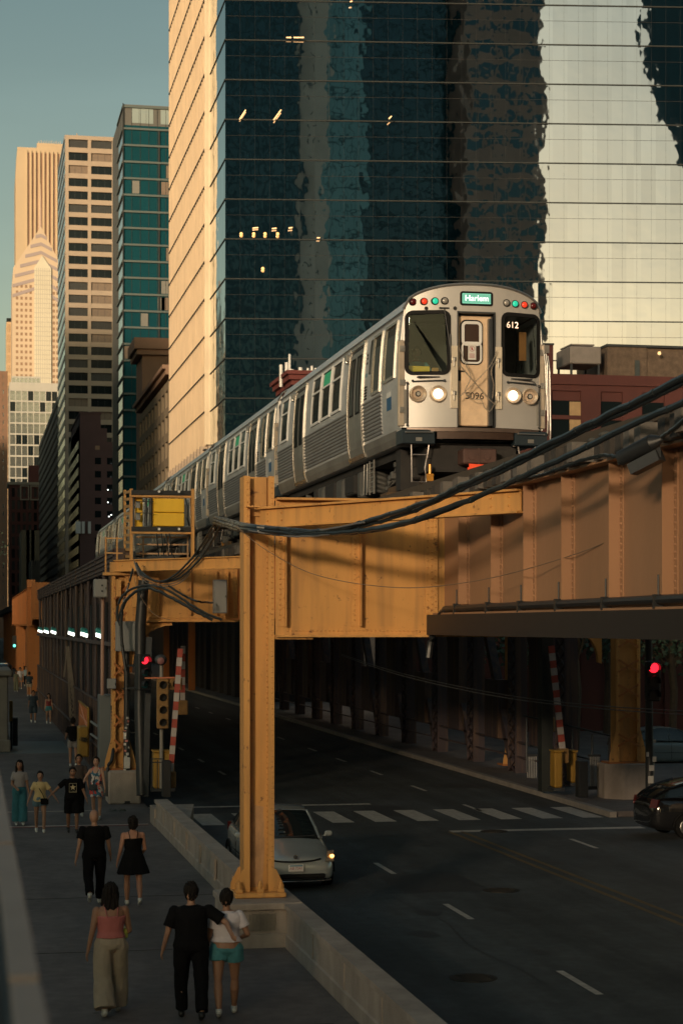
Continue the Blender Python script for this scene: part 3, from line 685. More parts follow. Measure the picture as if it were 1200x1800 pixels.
# rooftop things
rt = thing('rooftop_cooling_unit', 'grey rooftop cooling unit on legs above the red brick building', 'cooling unit', (XD(1030, 96), Yof(30, 96), zt))
m = MB(); X0, X1 = XD(999, 96), XD(1057, 96); Y0_ = Yof(31, 96)
m.bbox(X0, Y0_, zz_(640, 96), X1, Y0_+2.4, zz_(609, 96), .05); m.box(X0+.1, Y0_+.2, zz_(606, 96)-.02, X1-.3, Y0_+2, zz_(606, 96)+.05)
m.build('housing', mat('unit_grey', (.25,.22,.20), .6, .2, .15), rt)
m = MB()
for xx in (X0+.05, X1-.15):
    for yy in (Y0_+.1, Y0_+2.2): m.box(xx, yy, zt, xx+.1, yy+.1, zz_(640, 96))
m.build('legs', dkg, rt)
br = mat('old_rooftop_brick', (.12, .085, .06), .85, 0, .35, 3, .4, 12)
rt = thing('rooftop_brick_block', 'weathered brown brick rooftop block at the right edge of the photo', 'rooftop block', (XD(1062, 97), Yof(34, 97), zt))
m = MB(); Y0_ = Yof(34, 97); m.box(XD(1062, 97), Y0_, zt, XD(1136, 97), Y0_+5, zz_(611, 97)); m.box(XD(1136, 97)+.005, Y0_+.1, zt, XD(1290, 97), Y0_+5, zz_(612, 97))
m.build('wall', br, rt); m = MB(); m.box(XD(1060, 97), Y0_-.08, zz_(611, 97), XD(1290, 97), Y0_+5, zz_(611, 97)+.12); m.build('coping', dkg, rt)
q = MB(); q.box(XD(1113,97), Y0_-.06, zt+.2, XD(1122,97), Y0_-.01, zz_(634,97)); q.build('door', mat('door_dk', (.05,.06,.06), .5), rt)
q = MB(); q.sph(P(1158, 621, 96.6), .1, 6); q.build('lamp', lampglow, rt)
rt = thing('brick_chimney', 'plain red brick chimney close to the right side of the train', 'chimney', (XD(955, 95), Yof(29, 95), zt))
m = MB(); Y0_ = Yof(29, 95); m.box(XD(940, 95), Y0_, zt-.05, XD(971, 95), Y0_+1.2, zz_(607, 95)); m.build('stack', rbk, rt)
q = MB(); q.box(XD(939,95), Y0_-.06, zz_(607,95), XD(972,95), Y0_+1.26, zz_(604,95)); q.build('cap', dkg, rt)

# ------------------------------------------------------------------ the city on the left bank and behind the viewer (unseen: sun blockers added for shade, towers mirrored in the glass)
def plain(name, label, x0, y0, x1, y1, zt, wm, gm, faces, ncol=10, nrow=20, pier=1.2, band=1.3):
    root = thing(name, label, 'building', (x0, y0, 0)); body(root, x0, y0, x1, y1, 0, zt, wm)
    for fc in faces:
        if fc == 'E': O_, a_, W_ = Vector((x1, y0)), Vector((0, 1)), y1-y0
        elif fc == 'N': O_, a_, W_ = Vector((x1, y1)), Vector((-1, 0)), x1-x0
        mcell = MB(); mw = MB()
        cw = (W_-pier)/ncol; rh = (zt-4)/nrow
        for i in range(ncol):
            for j in range(nrow): fb(mw, O_, a_, pier+i*cw, i*cw+cw, 0, .05, 4+j*rh, 4+(j+1)*rh-band)
        o = mw.build('window_grid', gm, root); o['kind'] = 'stuff'
    return root
def CF(L, D): return (L*C+D*S, -L*S+D*C)
dk1 = mat('dark_teal_wall', (.035,.055,.06), .5, .2, .2, .1); dk2 = mat('brown_city_wall', (.20,.13,.09), .8, 0, .2, .1)
dk3 = mat('pale_city_wall', (.34,.32,.26), .8, 0, .1, .1); gl2 = mat('city_glass', (.02,.05,.055), .08, .4, 0)
gl3 = mat('city_glass_blue', (.12,.30,.33), .3, .2, 0)
def behind(name, label, L0, L1, B, dep, zt, wm, gm, nc, nr, pier=.9, band=1.1):
    a = CF(L1, -B); b = CF(L0, -B)
    O_ = Vector(a); a_ = (Vector(b)-O_); W_ = a_.length; a_.normalize()
    root = thing(name, label, 'building', (O_.x, O_.y, 0))
    m = MB(); fb(m, O_, a_, 0, W_, -dep, 0, 0, zt); m.build('wall', wm, root)
    mw = MB(); cw = (W_-pier)/nc; rh = (zt-4)/nr
    for i in range(nc):
        for j in range(nr): fb(mw, O_, a_, pier+i*cw, i*cw+cw, 0, .06, 4+j*rh+band, 4+(j+1)*rh)
    o = mw.build('window_grid', gm, root); o['kind'] = 'stuff'
    return root
dk0 = mat('night_teal_wall', (.006,.060,.078), .5, .2, .2, .1); glk = mat('night_glass', (.006,.06,.078), .1, .3, 0)
behind('office_block', 'dark office tower behind the viewer', -7.0, 28.6, 250, 30, 235, dk0, glk, 14, 44)
behind('pale_slab_tower', 'pale concrete tower behind the viewer', 28.7, 38.5, 256, 25, 222, mat('pale_tower_wall', (.55,.55,.47), .8, 0, .1, .1), gl2, 1, 44, 4.6, 3.4)
behind('blue_glass_tower', 'blue glass tower behind the viewer', 38.6, 52, 262, 25, 250, dk0, gl3, 5, 30, .3, .6)
behind('dark_glass_tower', 'black glass tower behind the viewer', 47, 85, 275, 25, 250, dk0, glk, 12, 50, .5, .8)
behind('brown_brick_tower', 'brown brick tower behind the viewer', 83.8, 110, 250, 25, 238, mat('brown_tower_wall', (.32,.25,.20), .8, 0, .15, .1), glk, 5, 30, 1.2, 3.6)
behind('low_sun_blocker', 'wide low unseen block added behind the viewer to block the sun', -76, -12.2, 150, 35, 33.5, dk2, gl2, 16, 9)  # unseen block added to keep low sun off the street
behind('mid_sun_blocker', 'unseen block added behind the viewer at the left to block the sun', -91, -76.2, 150, 35, 38, dk2, gl2, 6, 9)  # added out of view, height set by the shade on the portal
behind('tall_left_sun_blocker', 'taller unseen sun blocker added behind the viewer at the left', -190, -91.2, 150, 35, 69, dk2, gl2, 20, 14)  # added out of view to shade the bridge and far viaduct
root = thing('tapered_tower', 'tower with a tapered base behind the viewer', 'building', (*CF(140, -250), 0))
m = MB(); poly = [(144, 193), (159, 156), (179, 90), (209, 90), (209, 260), (144, 260)]
m.loft([[(*CF(L, -250), z_) for L, z_ in poly], [(*CF(L+16, -285), z_) for L, z_ in poly]])
m.build('wall', dk0, root)
m = MB(); m.loft([[(*CF(L, -252), z_) for L, z_ in ((180, 0), (200, 0), (200, 91), (180, 91))], [(*CF(L, -283), z_) for L, z_ in ((180, 0), (200, 0), (200, 91), (180, 91))]]); m.build('core', dk0, root)
plain('left_bank_sun_blocker', 'unseen sun blocker added on the left side of the street', -60, 176, -17, 300, 62, dk1, gl2, 'E', 30, 14)  # unseen, added to cast shade across the street
plain('left_bank_tower_sun_blocker', 'unseen sun blocker tower added on the left side of the street', -60, 302, -18, 394, 104, dk1, gl2, 'E', 24, 26)  # unseen tower, sized by the shade it throws
plain('left_bank_high_sun_blocker', 'unseen high sun blocker added on the left side of the street', -60, 395, -18, 470, 84, dk1, gl2, 'E', 20, 32)  # unseen, its height set for the shade line on the grid tower
plain('left_far_sun_blocker', 'unseen long sun blocker added far along the left side of the street', -60, 472, -18, 760, 92, dk2, gl2, 'E', 50, 20)  # unseen, added to shade the low buildings far along
plain('left_near_sun_blocker', 'unseen low sun blocker added on the near left side', -70, -60, -26, 40, 12, dk1, gl2, 'E', 24, 6)  # unseen sun blocker, kept low so sun still reaches the column
plain('right_near_block', 'brick block on the near right side', 30, -45, 66, 20, 34, dk2, gl2, '', 24, 8)
# ================================================================== elevated railway
def ibeam(mb, a, b, z0, z1, fl=.14, t=.03, mi=0):       # I-beam in plan from a to b
    A0, B0 = Vector((a[0], a[1], 0)), Vector((b[0], b[1], 0)); zc = (z0+z1)/2; up = (0,0,1)
    mb.bar(A0+Vector((0,0,zc)), B0+Vector((0,0,zc)), .025, z1-z0-2*t, mi=mi)
    for zz in (z0+t/2, z1-t/2): mb.bar(A0+Vector((0,0,zz)), B0+Vector((0,0,zz)), fl*2, t, mi=mi)
# ---- first bent : column on the barrier
cx0, cx1, cy0 = XD(428, 30.9), XD(483, 30.9), Yof(4.6, 30.9); cxm = (cx0+cx1)/2
root = thing('steel_column', 'orange riveted steel column standing on the barrier beside the silver car', 'column', (cxm, cy0+.2, .72), 'orange columns carrying the railway')
m = MB(); zt = 7.60
for x_, sg in ((cx0, 1), (cx1, -1)):
    m.box(x_, cy0, .76, x_+sg*.022, cy0+.46, zt)
    m.box(x_+sg*.022, cy0, .76, x_+sg*.10, cy0+.02, zt); m.box(x_+sg*.022, cy0+.44, .76, x_+sg*.10, cy0+.46, zt)
m.box(cx0+.022, cy0+.2, .76, cx1-.022, cy0+.225, zt-.002)
m.box(cx0+.101, cy0+.16, 6.95, cx1-.101, cy0+.19, zt-.004)
m.rivets((cx1-.035, cy0, 1.2), (cx1-.035, cy0, 7.5), 74, .013, (0,-1,0)); m.rivets((cx1-.085, cy0+.19, 1.2), (cx1-.085, cy0+.19, 7.0), 66, .014, (0,-1,0))
m.rivets((cx0+.06, cy0, 6.3), (cx0+.06, cy0, 7.5), 12, .014, (0,-1,0))
m.build('shaft', ORG, root)
m = MB(); m.bbox(cx0-.17, cy0-.20, .722, cx1+.17, cy0+.62, .80, .015); m.build('base_plate', ORG, root)
for x_, sg in ((cx0, -1), (cx1, 1)):
    for yy in (cy0-.001, cy0+.42):
        m = MB(); m.loft([[(x_, yy, .80), (x_+sg*.16, yy, .80), (x_+sg*.16, yy, .90), (x_+sg*.03, yy, 1.16), (x_, yy, 1.16)], [(x_, yy+.02, .80), (x_+sg*.16, yy+.02, .80), (x_+sg*.16, yy+.02, .90), (x_+sg*.03, yy+.02, 1.16), (x_, yy+.02, 1.16)]])
        m.build('gusset', ORG, root)
for x_ in (cx0-.09, cxm, cx1+.09):
    for yy in (cy0-.11, cy0+.54):
        m = MB(); m.bbox(x_-.055, yy-.05, .80, x_+.055, yy+.05, .86, .008); m.cyl((x_,yy,.86), (x_,yy,.92), .045, n=6); m.cyl((x_,yy,.92), (x_,yy,.965), .034, n=6); m.cyl((x_,yy,.96), (x_,yy,.99), .02, n=8); m.build('anchor_bolt', ORG, root)
m = MB(); rr = random.Random(2); L_ = [(cx0+.12+.02*rr.random(), .85+k*.11) for k in range(14)]; R_ = [(cx1-.13-.03*rr.random(), .85+k*.11) for k in range(13)]
pts = L_+[(cx0+.17, 2.42), (cx0+.20, 2.20)]+R_[::-1]
m.loft([[(x_, cy0+.1975, z_) for x_, z_ in pts], [(x_, cy0+.1992, z_) for x_, z_ in pts]]); m.build('scraped_paint', mat('scraped_primer', (.50,.29,.14), .65, 0, .35, 4, .2, 20, streak=2), root)

# ---- plate girders
def web_girder_x(root, x0, x1, y, z0, z1, pm, name='girder_web', fl=.2):
    m = MB(); m.box(x0, y, z0, x1, y+.03, z1); m.box(x0, y-fl, z1-.001, x1, y+fl, z1+.035); m.box(x0, y-fl, z0-.035, x1, y+fl, z0+.001)
    m.box(x0, y-.02, z1-.14, x1, y-.001, z1-.002); m.box(x0, y-.02, z0+.002, x1, y-.001, z0+.14)
    return m
gy = Yof(6, 31.05)
gird = thing('cross_girder', 'orange plate girder spanning from the near column towards the right', 'girder', (cx1, gy, 4.96), 'plate girders of the railway')
m = web_girder_x(gird, cx1+.001, 20, gy, 5.0, 7.2, ORG); m.rivets((cx1+.2, gy-.021, 5.07), (7.5, gy-.021, 5.07), 36, .014, (0,-1,0)); m.build('girder_web', ORG, gird)
for px in (489, 625, 700+9999):
    if px > 2000: continue
    xx = XD(px, 31)
    m = MB(); m.box(xx-.06, gy-.04, 5.14, xx+.09, gy-.0205, 7.06); m.box(xx+.075, gy-.16, 5.14, xx+.09, gy-.04, 7.06)
    m.rivets((xx+.0, gy-.04, 5.25), (xx+.0, gy-.04, 7.0), 22, .016, (0,-1,0))
    if px == 489: m.rivets((xx+.06, gy-.04, 5.3), (xx+.06, gy-.04, 7.0), 12, .016, (0,-1,0))
    m.build('stiffener', ORG, gird)
xx = XD(772, 31); m = MB(); m.box(xx-.16, gy-.045, 5.14, xx+.05, gy-.0205, 7.06)
for o_ in (-.12, -.05, .01): m.rivets((xx+o_, gy-.045, 5.25+o_), (xx+o_, gy-.045, 7.0), 18, .016, (0,-1,0))
m.build('splice_plate', ORG, gird)
m = MB(); m.box(cx1+.002, gy-.1, 4.93, cx1+.6, gy+.1, 4.964); m.build('bearing_shim', ORG, gird)

yB = YX(918, 7.62)
db = thing('diagonal_beam', 'orange I-beam running from the near column top to the long girder', 'beam', (cxm, cy0, 6.75), 'diagonal braces of the railway')
m = MB(); ibeam(m, (cxm+.02, cy0-.02), (7.60, yB), 6.74, 7.08, .10); 
dv = Vector((7.6-cxm, yB-cy0, 0)).normalized(); nv = Vector((dv.y, -dv.x, 0))
for t_ in (.04, .10, .9, .96): p = Vector((cxm, cy0, 0)).lerp(Vector((7.6, yB, 0)), t_); m.rivets(p+Vector((0,0,6.86))+nv*.014, p+Vector((0,0,6.98))+nv*.014, 2, .016, tuple(nv))
m.build('beam', ORG, db)
m = MB(); p = Vector((cxm+.03, cy0-.12, 0)); m.box(cxm-.22, cy0-.16, 7.08, cxm+.30, cy0-.0, 7.10); m.rivets((cxm-.18, cy0-.1, 7.10), (cxm+.26, cy0-.1, 7.10), 9, .016, (0,0,1)); m.build('cap_plate', ORG, db)

def long_girder(name, label, x, y0, y1, z0, z1, pm, ys, side=-1, group='plate girders of the railway', riv=True):
    root = thing(name, label, 'girder', (x, y0, z0), group)
    m = MB(); m.box(x, y0, z0, x+.03, y1, z1)
    m.box(x-.2, y0, z1, x+.2, y1, z1+.03); m.box(x-.2, y0, z0-.03, x+.2, y1, z0)
    m.build('girder_web', pm, root)
    for yy in ys:
        m = MB(); m.box(x-.155, yy, z0+.13, x-.001, yy+.018, z1-.02); m.box(x-.018, yy-.10, z0+.13, x-.001, yy-.001, z1-.02)
        if riv: m.rivets((x-.018, yy-.05, z0+.2), (x-.018, yy-.05, z1-.1), 19, .016, (-1,0,0))
        m.build('stiffener', pm, root)
    return root
gz0, gz1 = 5.36, 7.12
ys = [YX(p, 7.65) for p in (822, 880, 938, 1006, 1091, 1186)]; dy = (ys[0]-ys[-1])/5
ys += [ys[-1]-dy*k for k in (1, 2, 3, 4)]
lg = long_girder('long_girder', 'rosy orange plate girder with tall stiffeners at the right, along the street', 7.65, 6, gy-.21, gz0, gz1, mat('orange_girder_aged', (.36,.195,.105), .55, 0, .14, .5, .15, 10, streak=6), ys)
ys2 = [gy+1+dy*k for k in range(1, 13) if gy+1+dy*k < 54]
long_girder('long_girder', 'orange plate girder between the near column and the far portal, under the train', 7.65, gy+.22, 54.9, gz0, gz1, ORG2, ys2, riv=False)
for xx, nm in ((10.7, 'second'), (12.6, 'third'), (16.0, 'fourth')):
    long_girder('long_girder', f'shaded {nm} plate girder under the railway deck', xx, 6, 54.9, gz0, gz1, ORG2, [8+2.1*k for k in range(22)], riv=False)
# conduit with clips along the bottom edge of the near girder
m = MB(); pts = bez([(7.50, 6, 5.47), (7.50, 20, 5.44), (7.50, ys[0], 5.42), (7.50, gy-.9, 5.40), (7.46, gy-.5, 5.25), (7.40, gy-.3, 4.9), (7.36, gy-.3, 4.62)], 6)
m.tube(pts, .055, 8); cdt = thing('conduit', 'black pipe clipped along the bottom of the rosy girder at the right', 'pipe', (7.5, 6, 5.4)); m.build('pipe', blk, cdt, True)
k = 0
m = MB(); m.box(7.34, 6, 5.0, 7.60, gy-.25, 5.33); tag(m.build('under_girder_shade', mat('under_girder_brown', (.022,.017,.015), .6, 0, .2), None), 'dark box added for the shade under the rosy girder', 'shade box')  # dark box added to draw the shaded band under the girder
for yy in ys[:8]:
    m = MB(); m.box(7.44, yy+.1, 5.34, 7.56, yy+.16, 5.50); m.cyl((7.5, yy+.13, 5.5), (7.5, yy+.13, 5.72), .012, n=6); m.build('pipe_clip', blk, cdt)

# ---- tracks
tie_m = mat('timber_tie', (.055,.048,.042), .85, 0, .4, 2.5, .6, 18); tie2 = mat('timber_tie_pale', (.15,.135,.12), .85, 0, .3, 3, .5, 18)
TZ = 7.15
def track(label, xa, xb, rails, grp):
    root = thing('railway_track', label, 'railway track', (xa, 6, TZ), grp)
    tm = MB().box(0, 0, 0, xb-xa, .22, .26).build('tie', tie_m, None, world=False); tme = tm.data; bpy.data.objects.remove(tm)
    tm = MB().box(-.12, 0, .01, xb-xa, .20, .25).build('tie', tie2, None, world=False); tme2 = tm.data; bpy.data.objects.remove(tm)
    rr = random.Random(6); y = 12.; n = 0; rest = MB()
    while y < 125:
        if n < 96: inst('tie', tme2 if rr.random() < .45 else tme, root, (rr.uniform(-.05, .08), y-6, 0))
        else: rest.box(xa, y, TZ, xb, y+.22, TZ+.26)
        y += .46; n += 1
    o = rest.build('ties_beyond', tie_m, root); o['kind'] = 'stuff'
    for xr in rails:
        m = MB(); m.box(xr-.06, 6, TZ+.26, xr+.06, 125, TZ+.28); m.box(xr-.01, 6, TZ+.28, xr+.01, 125, TZ+.38); m.box(xr-.035, 6, TZ+.38, xr+.035, 125, TZ+.43); m.build('rail', rail_m, root)
    for xg in (rails[0]-.45, rails[1]+.45):
        m = MB(); m.box(xg-.09, 6, TZ+.261, xg+.09, 125, TZ+.40); m.build('guard_timber', tie_m, root)
    m = MB(); xt = rails[0]-.72; m.box(xt-.04, 6, TZ+.42, xt+.04, 125, TZ+.54)
    for k in range(50): m.box(xt-.05, 7+k*2.4, TZ+.26, xt+.05, 7.12+k*2.4, TZ+.42)
    m.build('third_rail', mat('third_rail', (.10,.07,.05), .5, .4, .2), root)
    return root
track('dark timber railway track the train is running on', 7.32, 11.4, (8.68, 10.12), 'railway tracks')
track('empty second railway track behind the train', 12.2, 16.5, (13.5, 14.94), 'railway tracks')
rr = random.Random(9); m = MB()
for k in range(600):
    y = rr.uniform(14, 60); x = rr.uniform(7.5, 11.2); s_ = rr.uniform(.03, .08)
    m.sph((x, y, TZ+.27+s_*.5), s_, 5, 0, (1.4, 1, .7))
o = m.build('loose_ballast', mat('ballast_dark', (.07,.07,.065), .9, 0, .4, 6), None); tag(o, 'dark loose stones and litter between the railway ties', 'ballast', kind='stuff')
# walkway boards beside the track
m = MB()
for k in range(3): m.box(11.45+k*.22, 6, TZ+.2, 11.65+k*.22, 125, TZ+.25)
tag(m.build('walkway_boards', tie_m, None), 'narrow board walkway between the two railway tracks', 'walkway')

# ---- second bent: portal at the bridge end
D2 = 55.0; x2a, x2b = XD(197, D2), XD(226, D2); y2 = Yof(4.4, D2)
def portal_column(xa, xb, y, label, z0=1.0, z1=7.0):
    root = thing('steel_column', label, 'column', ((xa+xb)/2, y, z0), 'orange columns carrying the railway')
    m = MB(); d = .5
    m.box(xa, y, z0, xa+.03, y+d, z1); m.box(xb-.03, y, z0, xb, y+d, z1)
    for xc in (xa, xb-.10): m.box(xc+.001, y-.02, z0, xc+.10, y-.001, z1)
    m.box(xa+.031, y+.2, z0, xb-.031, y+.23, z1)
    for xc in (xa+.03, xb-.05): m.rivets((xc+.01, y-.02, z0+.2), (xc+.01, y-.02, z1-.1), 58, .016, (0,-1,0))
    m.rivets((xa, y+.05, z0+.2), (xa, y+.05, z1-.1), 58, .016, (-1,0,0))
    m.build('shaft', ORG, root)
    for k in range(8):
        zz = z0+.5+k*.74; q = MB(); q.bar((xa+.06, y-.03, zz), (xb-.06, y-.03, zz+.36), .06, .012, (0,-1,0)); q.bar((xb-.06, y-.045, zz), (xa+.06, y-.045, zz+.36), .06, .012, (0,-1,0)); q.build('lacing_bar', ORG2, root)
    for sg in (-1, 1):
        q = MB(); xe = xa if sg < 0 else xb; q.loft([[(xe, y-.03, z0), (xe+sg*.22, y-.03, z0), (xe+sg*.2, y-.03, z0+.25), (xe, y-.03, z0+1.0)], [(xe, y, z0), (xe+sg*.22, y, z0), (xe+sg*.2, y, z0+.25), (xe, y, z0+1.0)]]); q.build('base_gusset', ORG, root)
    q = MB(); q.box(xa-.26, y-.1, z0-.03, xb+.26, y+.6, z0+.03); q.build('base_plate', ORG2, root)
    return root
portal_column(x2a, x2b, y2, 'orange laced steel column at the bridge end beside the black lamp post', .98)
x3a, x3b = XD(1082, D2+1.5), XD(1127, D2+1.5); y3 = Yof(18.9, D2+1.5)
portal_column(x3a, x3b, y3, 'orange laced steel column on an octagonal base at the right, beside the red signal', 1.05, 6.9)
xq = XD(903, 68); portal_column(xq-.2, xq+.2, Yof(xq, 68), 'slim orange post behind the striped barrier arms at the right', .15, 6.6)
def block_base(name, label, x0, x1, y0, y1, z, ch=.05, poly=None):
    m = MB()
    if poly: m.prism(poly, .0, z, 'z')
    else: m.bbox(x0, y0, -.02, x1, y1, z, ch)
    return tag(m.build(name, conc2, None), label, 'pedestal', 'concrete column pedestals')
block_base('concrete_pedestal', 'square concrete pedestal behind the black lamp post', XD(190, 54.6), XD(248, 54.6), y2-.45, y2+.75, .96)
cxo = (x3a+x3b)/2; po = [(cxo+.85*math.cos(math.radians(22.5+45*i)), y3+.2+.85*math.sin(math.radians(22.5+45*i))) for i in range(8)]
block_base('concrete_pedestal', 'octagonal concrete pedestal at the right under the orange column', 0, 0, 0, 0, 1.03, poly=po)
gy2 = Yof(6, 55.3)
g2 = thing('portal_girder', 'orange portal girder crossing the street at the bridge end', 'girder', (x2b, gy2, 5.2), 'plate girders of the railway')
m = web_girder_x(g2, x2b+.001, x3a, gy2, 5.3, 6.9, ORG, fl=.18)
m.rivets((x2b+.2, gy2-.021, 5.37), (8.5, gy2-.021, 5.37), 60, .016, (0,-1,0)); m.rivets((x2b+.2, gy2-.021, 6.83), (8.5, gy2-.021, 6.83), 60, .016, (0,-1,0)); m.build('girder_web', ORG, g2)
for px in (235, 276, 333, 380, 400, 417, 520, 640, 760, 880, 1000):
    xx = XD(px, 55.3); m = MB(); m.box(xx-.05, gy2-.04, 5.45, xx+.05, gy2-.0205, 6.75); m.box(xx+.035, gy2-.14, 5.45, xx+.05, gy2-.04, 6.75); m.rivets((xx-.01, gy2-.04, 5.5), (xx-.01, gy2-.04, 6.7), 14, .015, (0,-1,0)); m.build('stiffener', ORG, g2)
def knee(xw, sg, y, root, R=1.15, zt=5.26):
    pts = [(xw, zt), (xw+sg*(R+.15), zt)]
    for i in range(9):
        t = math.radians(90-90*i/8); pts.append((xw+sg*(R+.05)-sg*R*(1-math.sin(math.pi/2-t))*1.0 if False else xw+sg*(.06+R*math.sin(t)), zt-.10-R*(1-math.sin(math.pi/2-t)) if False else zt-.10-R*(1-math.cos(math.pi/2-t) if False else 0)-0))
    # quarter ring: from under the girder to the column face
    pts = [(xw, zt-R-.12), (xw, zt), (xw+sg*(R+.12), zt)]
    for i in range(9):
        t = math.radians(90*i/8); pts.append((xw+sg*(R+.12-R*math.sin(t)), zt-.08-R*(1-math.cos(t))))
    m = MB(); m.prism(pts, y, y+.03, 'y')
    for i in range(8):
        t0, t1 = math.radians(90*i/8), math.radians(90*(i+1)/8)
        f = lambda t: (xw+sg*(R+.12-R*math.sin(t)), y+.015, zt-.08-R*(1-math.cos(t)))
        m.bar(f(t0), f(t1), .2, .03, (0,1,0) if False else (0,0,1))
    m.build('knee_bracket', ORG, root)
knee(x2b, 1, gy2, g2); knee(x3a, -1, gy2, g2)
db2 = thing('diagonal_beam', 'orange I-beam from the portal column top towards the train', 'beam', (x2b, y2, 6.75), 'diagonal braces of the railway')
m = MB(); ibeam(m, (x2a+.1, y2-.05), (7.6, y2-4.3), 6.72, 7.06, .10); m.build('beam', ORG, db2)
m = MB(); m.box(x2a-.25, y2-.12, 6.62, x2b+.3, y2+.4, 6.70); m.box(x2a-.05, y2-.14, 6.70, x2a+.3, y2+.3, 7.0)
for px, za, zb in ((208,6.0,6.5),(236,5.7,6.6),(246,5.2,6.6)): m.box(XD(px,D2)-.07, y2-.16, za, XD(px,D2)+.07, y2-.03, zb)
m.build('bracket_plates', ORG, db2)

# ================================================================== truss bridge
YA, YE = 57.5, 125.0
br_ = thing('truss_bridge', 'dark plum steel truss bridge carrying the railway over the road', 'bridge', (4.4, YA, 0))
def post(x, y, w_, m_, z0=0, z1=6.9, lace=True):
    m = MB()
    hd_ = .22 if lace else .06
    for sg in (-1, 1): m.box(x-hd_, y+sg*w_/2-.03, z0, x+hd_, y+sg*w_/2+.03, z1)
    m.box(x-.03, y-w_/2+.031, z0, x+.03, y+w_/2-.031, z1) if not lace else None
    if lace:
        n = int((z1-z0)/.42)
        for k in range(n):
            za, zb = z0+k*(z1-z0)/n, z0+(k+1)*(z1-z0)/n
            for xx in (x-.2, x+.2):
                m.bar((xx, y-w_/2+.04, za), (xx, y+w_/2-.04, zb), .05, .02); m.bar((xx, y+w_/2-.04, za), (xx, y-w_/2+.04, zb), .05, .02)
    return m.build('vertical_post', m_, br_)
m = MB(); m.box(4.25, YA, 6.86, 4.75, YE, 7.5)
for zz in (6.95, 7.1, 7.25, 7.4): m.box(4.20, YA, zz, 4.25, YE, zz+.05)
k = YA
while k < YE: m.box(4.215, k, 6.86, 4.25, k+.12, 7.5); k += 4.25
m.build('top_chord', BRZ, br_)
m = MB(); m.box(18.6, YA, 6.5, 19.1, YE, 7.4); m.build('top_chord', BRZ, br_)
m = MB(); m.box(4.75, YA, 6.72, 18.6, YE, 6.86)
k = YA
while k < YE: m.box(4.75, k, 6.0, 18.6, k+.25, 6.72); k += 5.6
for xx in (6.5, 8.7, 10.1, 11.6, 13.5, 15, 17): m.box(xx-.1, YA, 6.3, xx+.1, YE, 6.71)
m.build('upper_deck', BRZ, br_)
k = 0; y = YA+.6
while y < YE:
    post(4.5, y, .34, BRZ, lace=False); y += 4.25; k += 1
y = YA+1.5; k = 0
while y < YE:
    m = MB(); dk = BRZ
    for o_ in (0, .55): m.cyl((4.35, y+o_, 0), (4.35, y+o_, 6.9), .045, n=6)
    m.build('hanger', BRZ, br_)
    m = MB(); m.bar((4.42, y, 0), (4.42, y+3.2 if k % 2 else y-3.2, 6.9), .12, .2); m.build('diagonal', BRZ, br_)
    y += 4.25; k += 1
m = MB(); m.box(4.2, YA, 4.52, 4.3, YE, 4.64); m.box(4.2, YA, 1.0, 4.26, YE, 1.08); m.build('lamp_rail', BRZ, br_)
y = YA
pk = MB()
while y < YE: pk.box(4.23, y, .05, 4.26, y+.05, 2.6); y += .8
o = pk.build('picket_screen', BRZ, br_); o['kind'] = 'stuff'
m = MB(); m.box(4.22, YA, 2.56, 4.28, YE, 2.62); m.build('handrail', BRZ, br_)
y = YA+1
k = 0
while y < YE:
    post(18.85, y, .9, BRZ); 
    m = MB(); yy = y+2.8; m.bar((18.85, y+.3, .1), (18.85, min(YE, y+5.2), 6.7), .3, .35); m.build('diagonal', BRZ, br_)
    m = MB(); m.box(18.6, y+1.6, 1.1, 19.0, y+3.4, 3.2 if k % 2 else 6.4); m.build('web_plate', BRZ, br_)
    y += 5.6; k += 1
m = MB(); m.box(18.7, YA, 1.05, 18.78, YE, 1.12); m.box(18.7, YA, .55, 18.78, YE, .6); m.build('handrail', BRZ, br_)
# inner side of the near truss seen from the road
m = MB(); m.box(4.8, YA, 0, 4.95, YE, .35); m.build('wheel_guard', BRZ, br_)
y = YA+2
while y < YE:
    m = MB(); m.box(4.75, y, .3, 4.8, y+2.4, 6.0); m.build('web_plate', mat('web_gap_shade', (.012,.011,.012), .8, 0, .2), br_); y += 4.25  # near-black plates put the shade between the posts into their colour

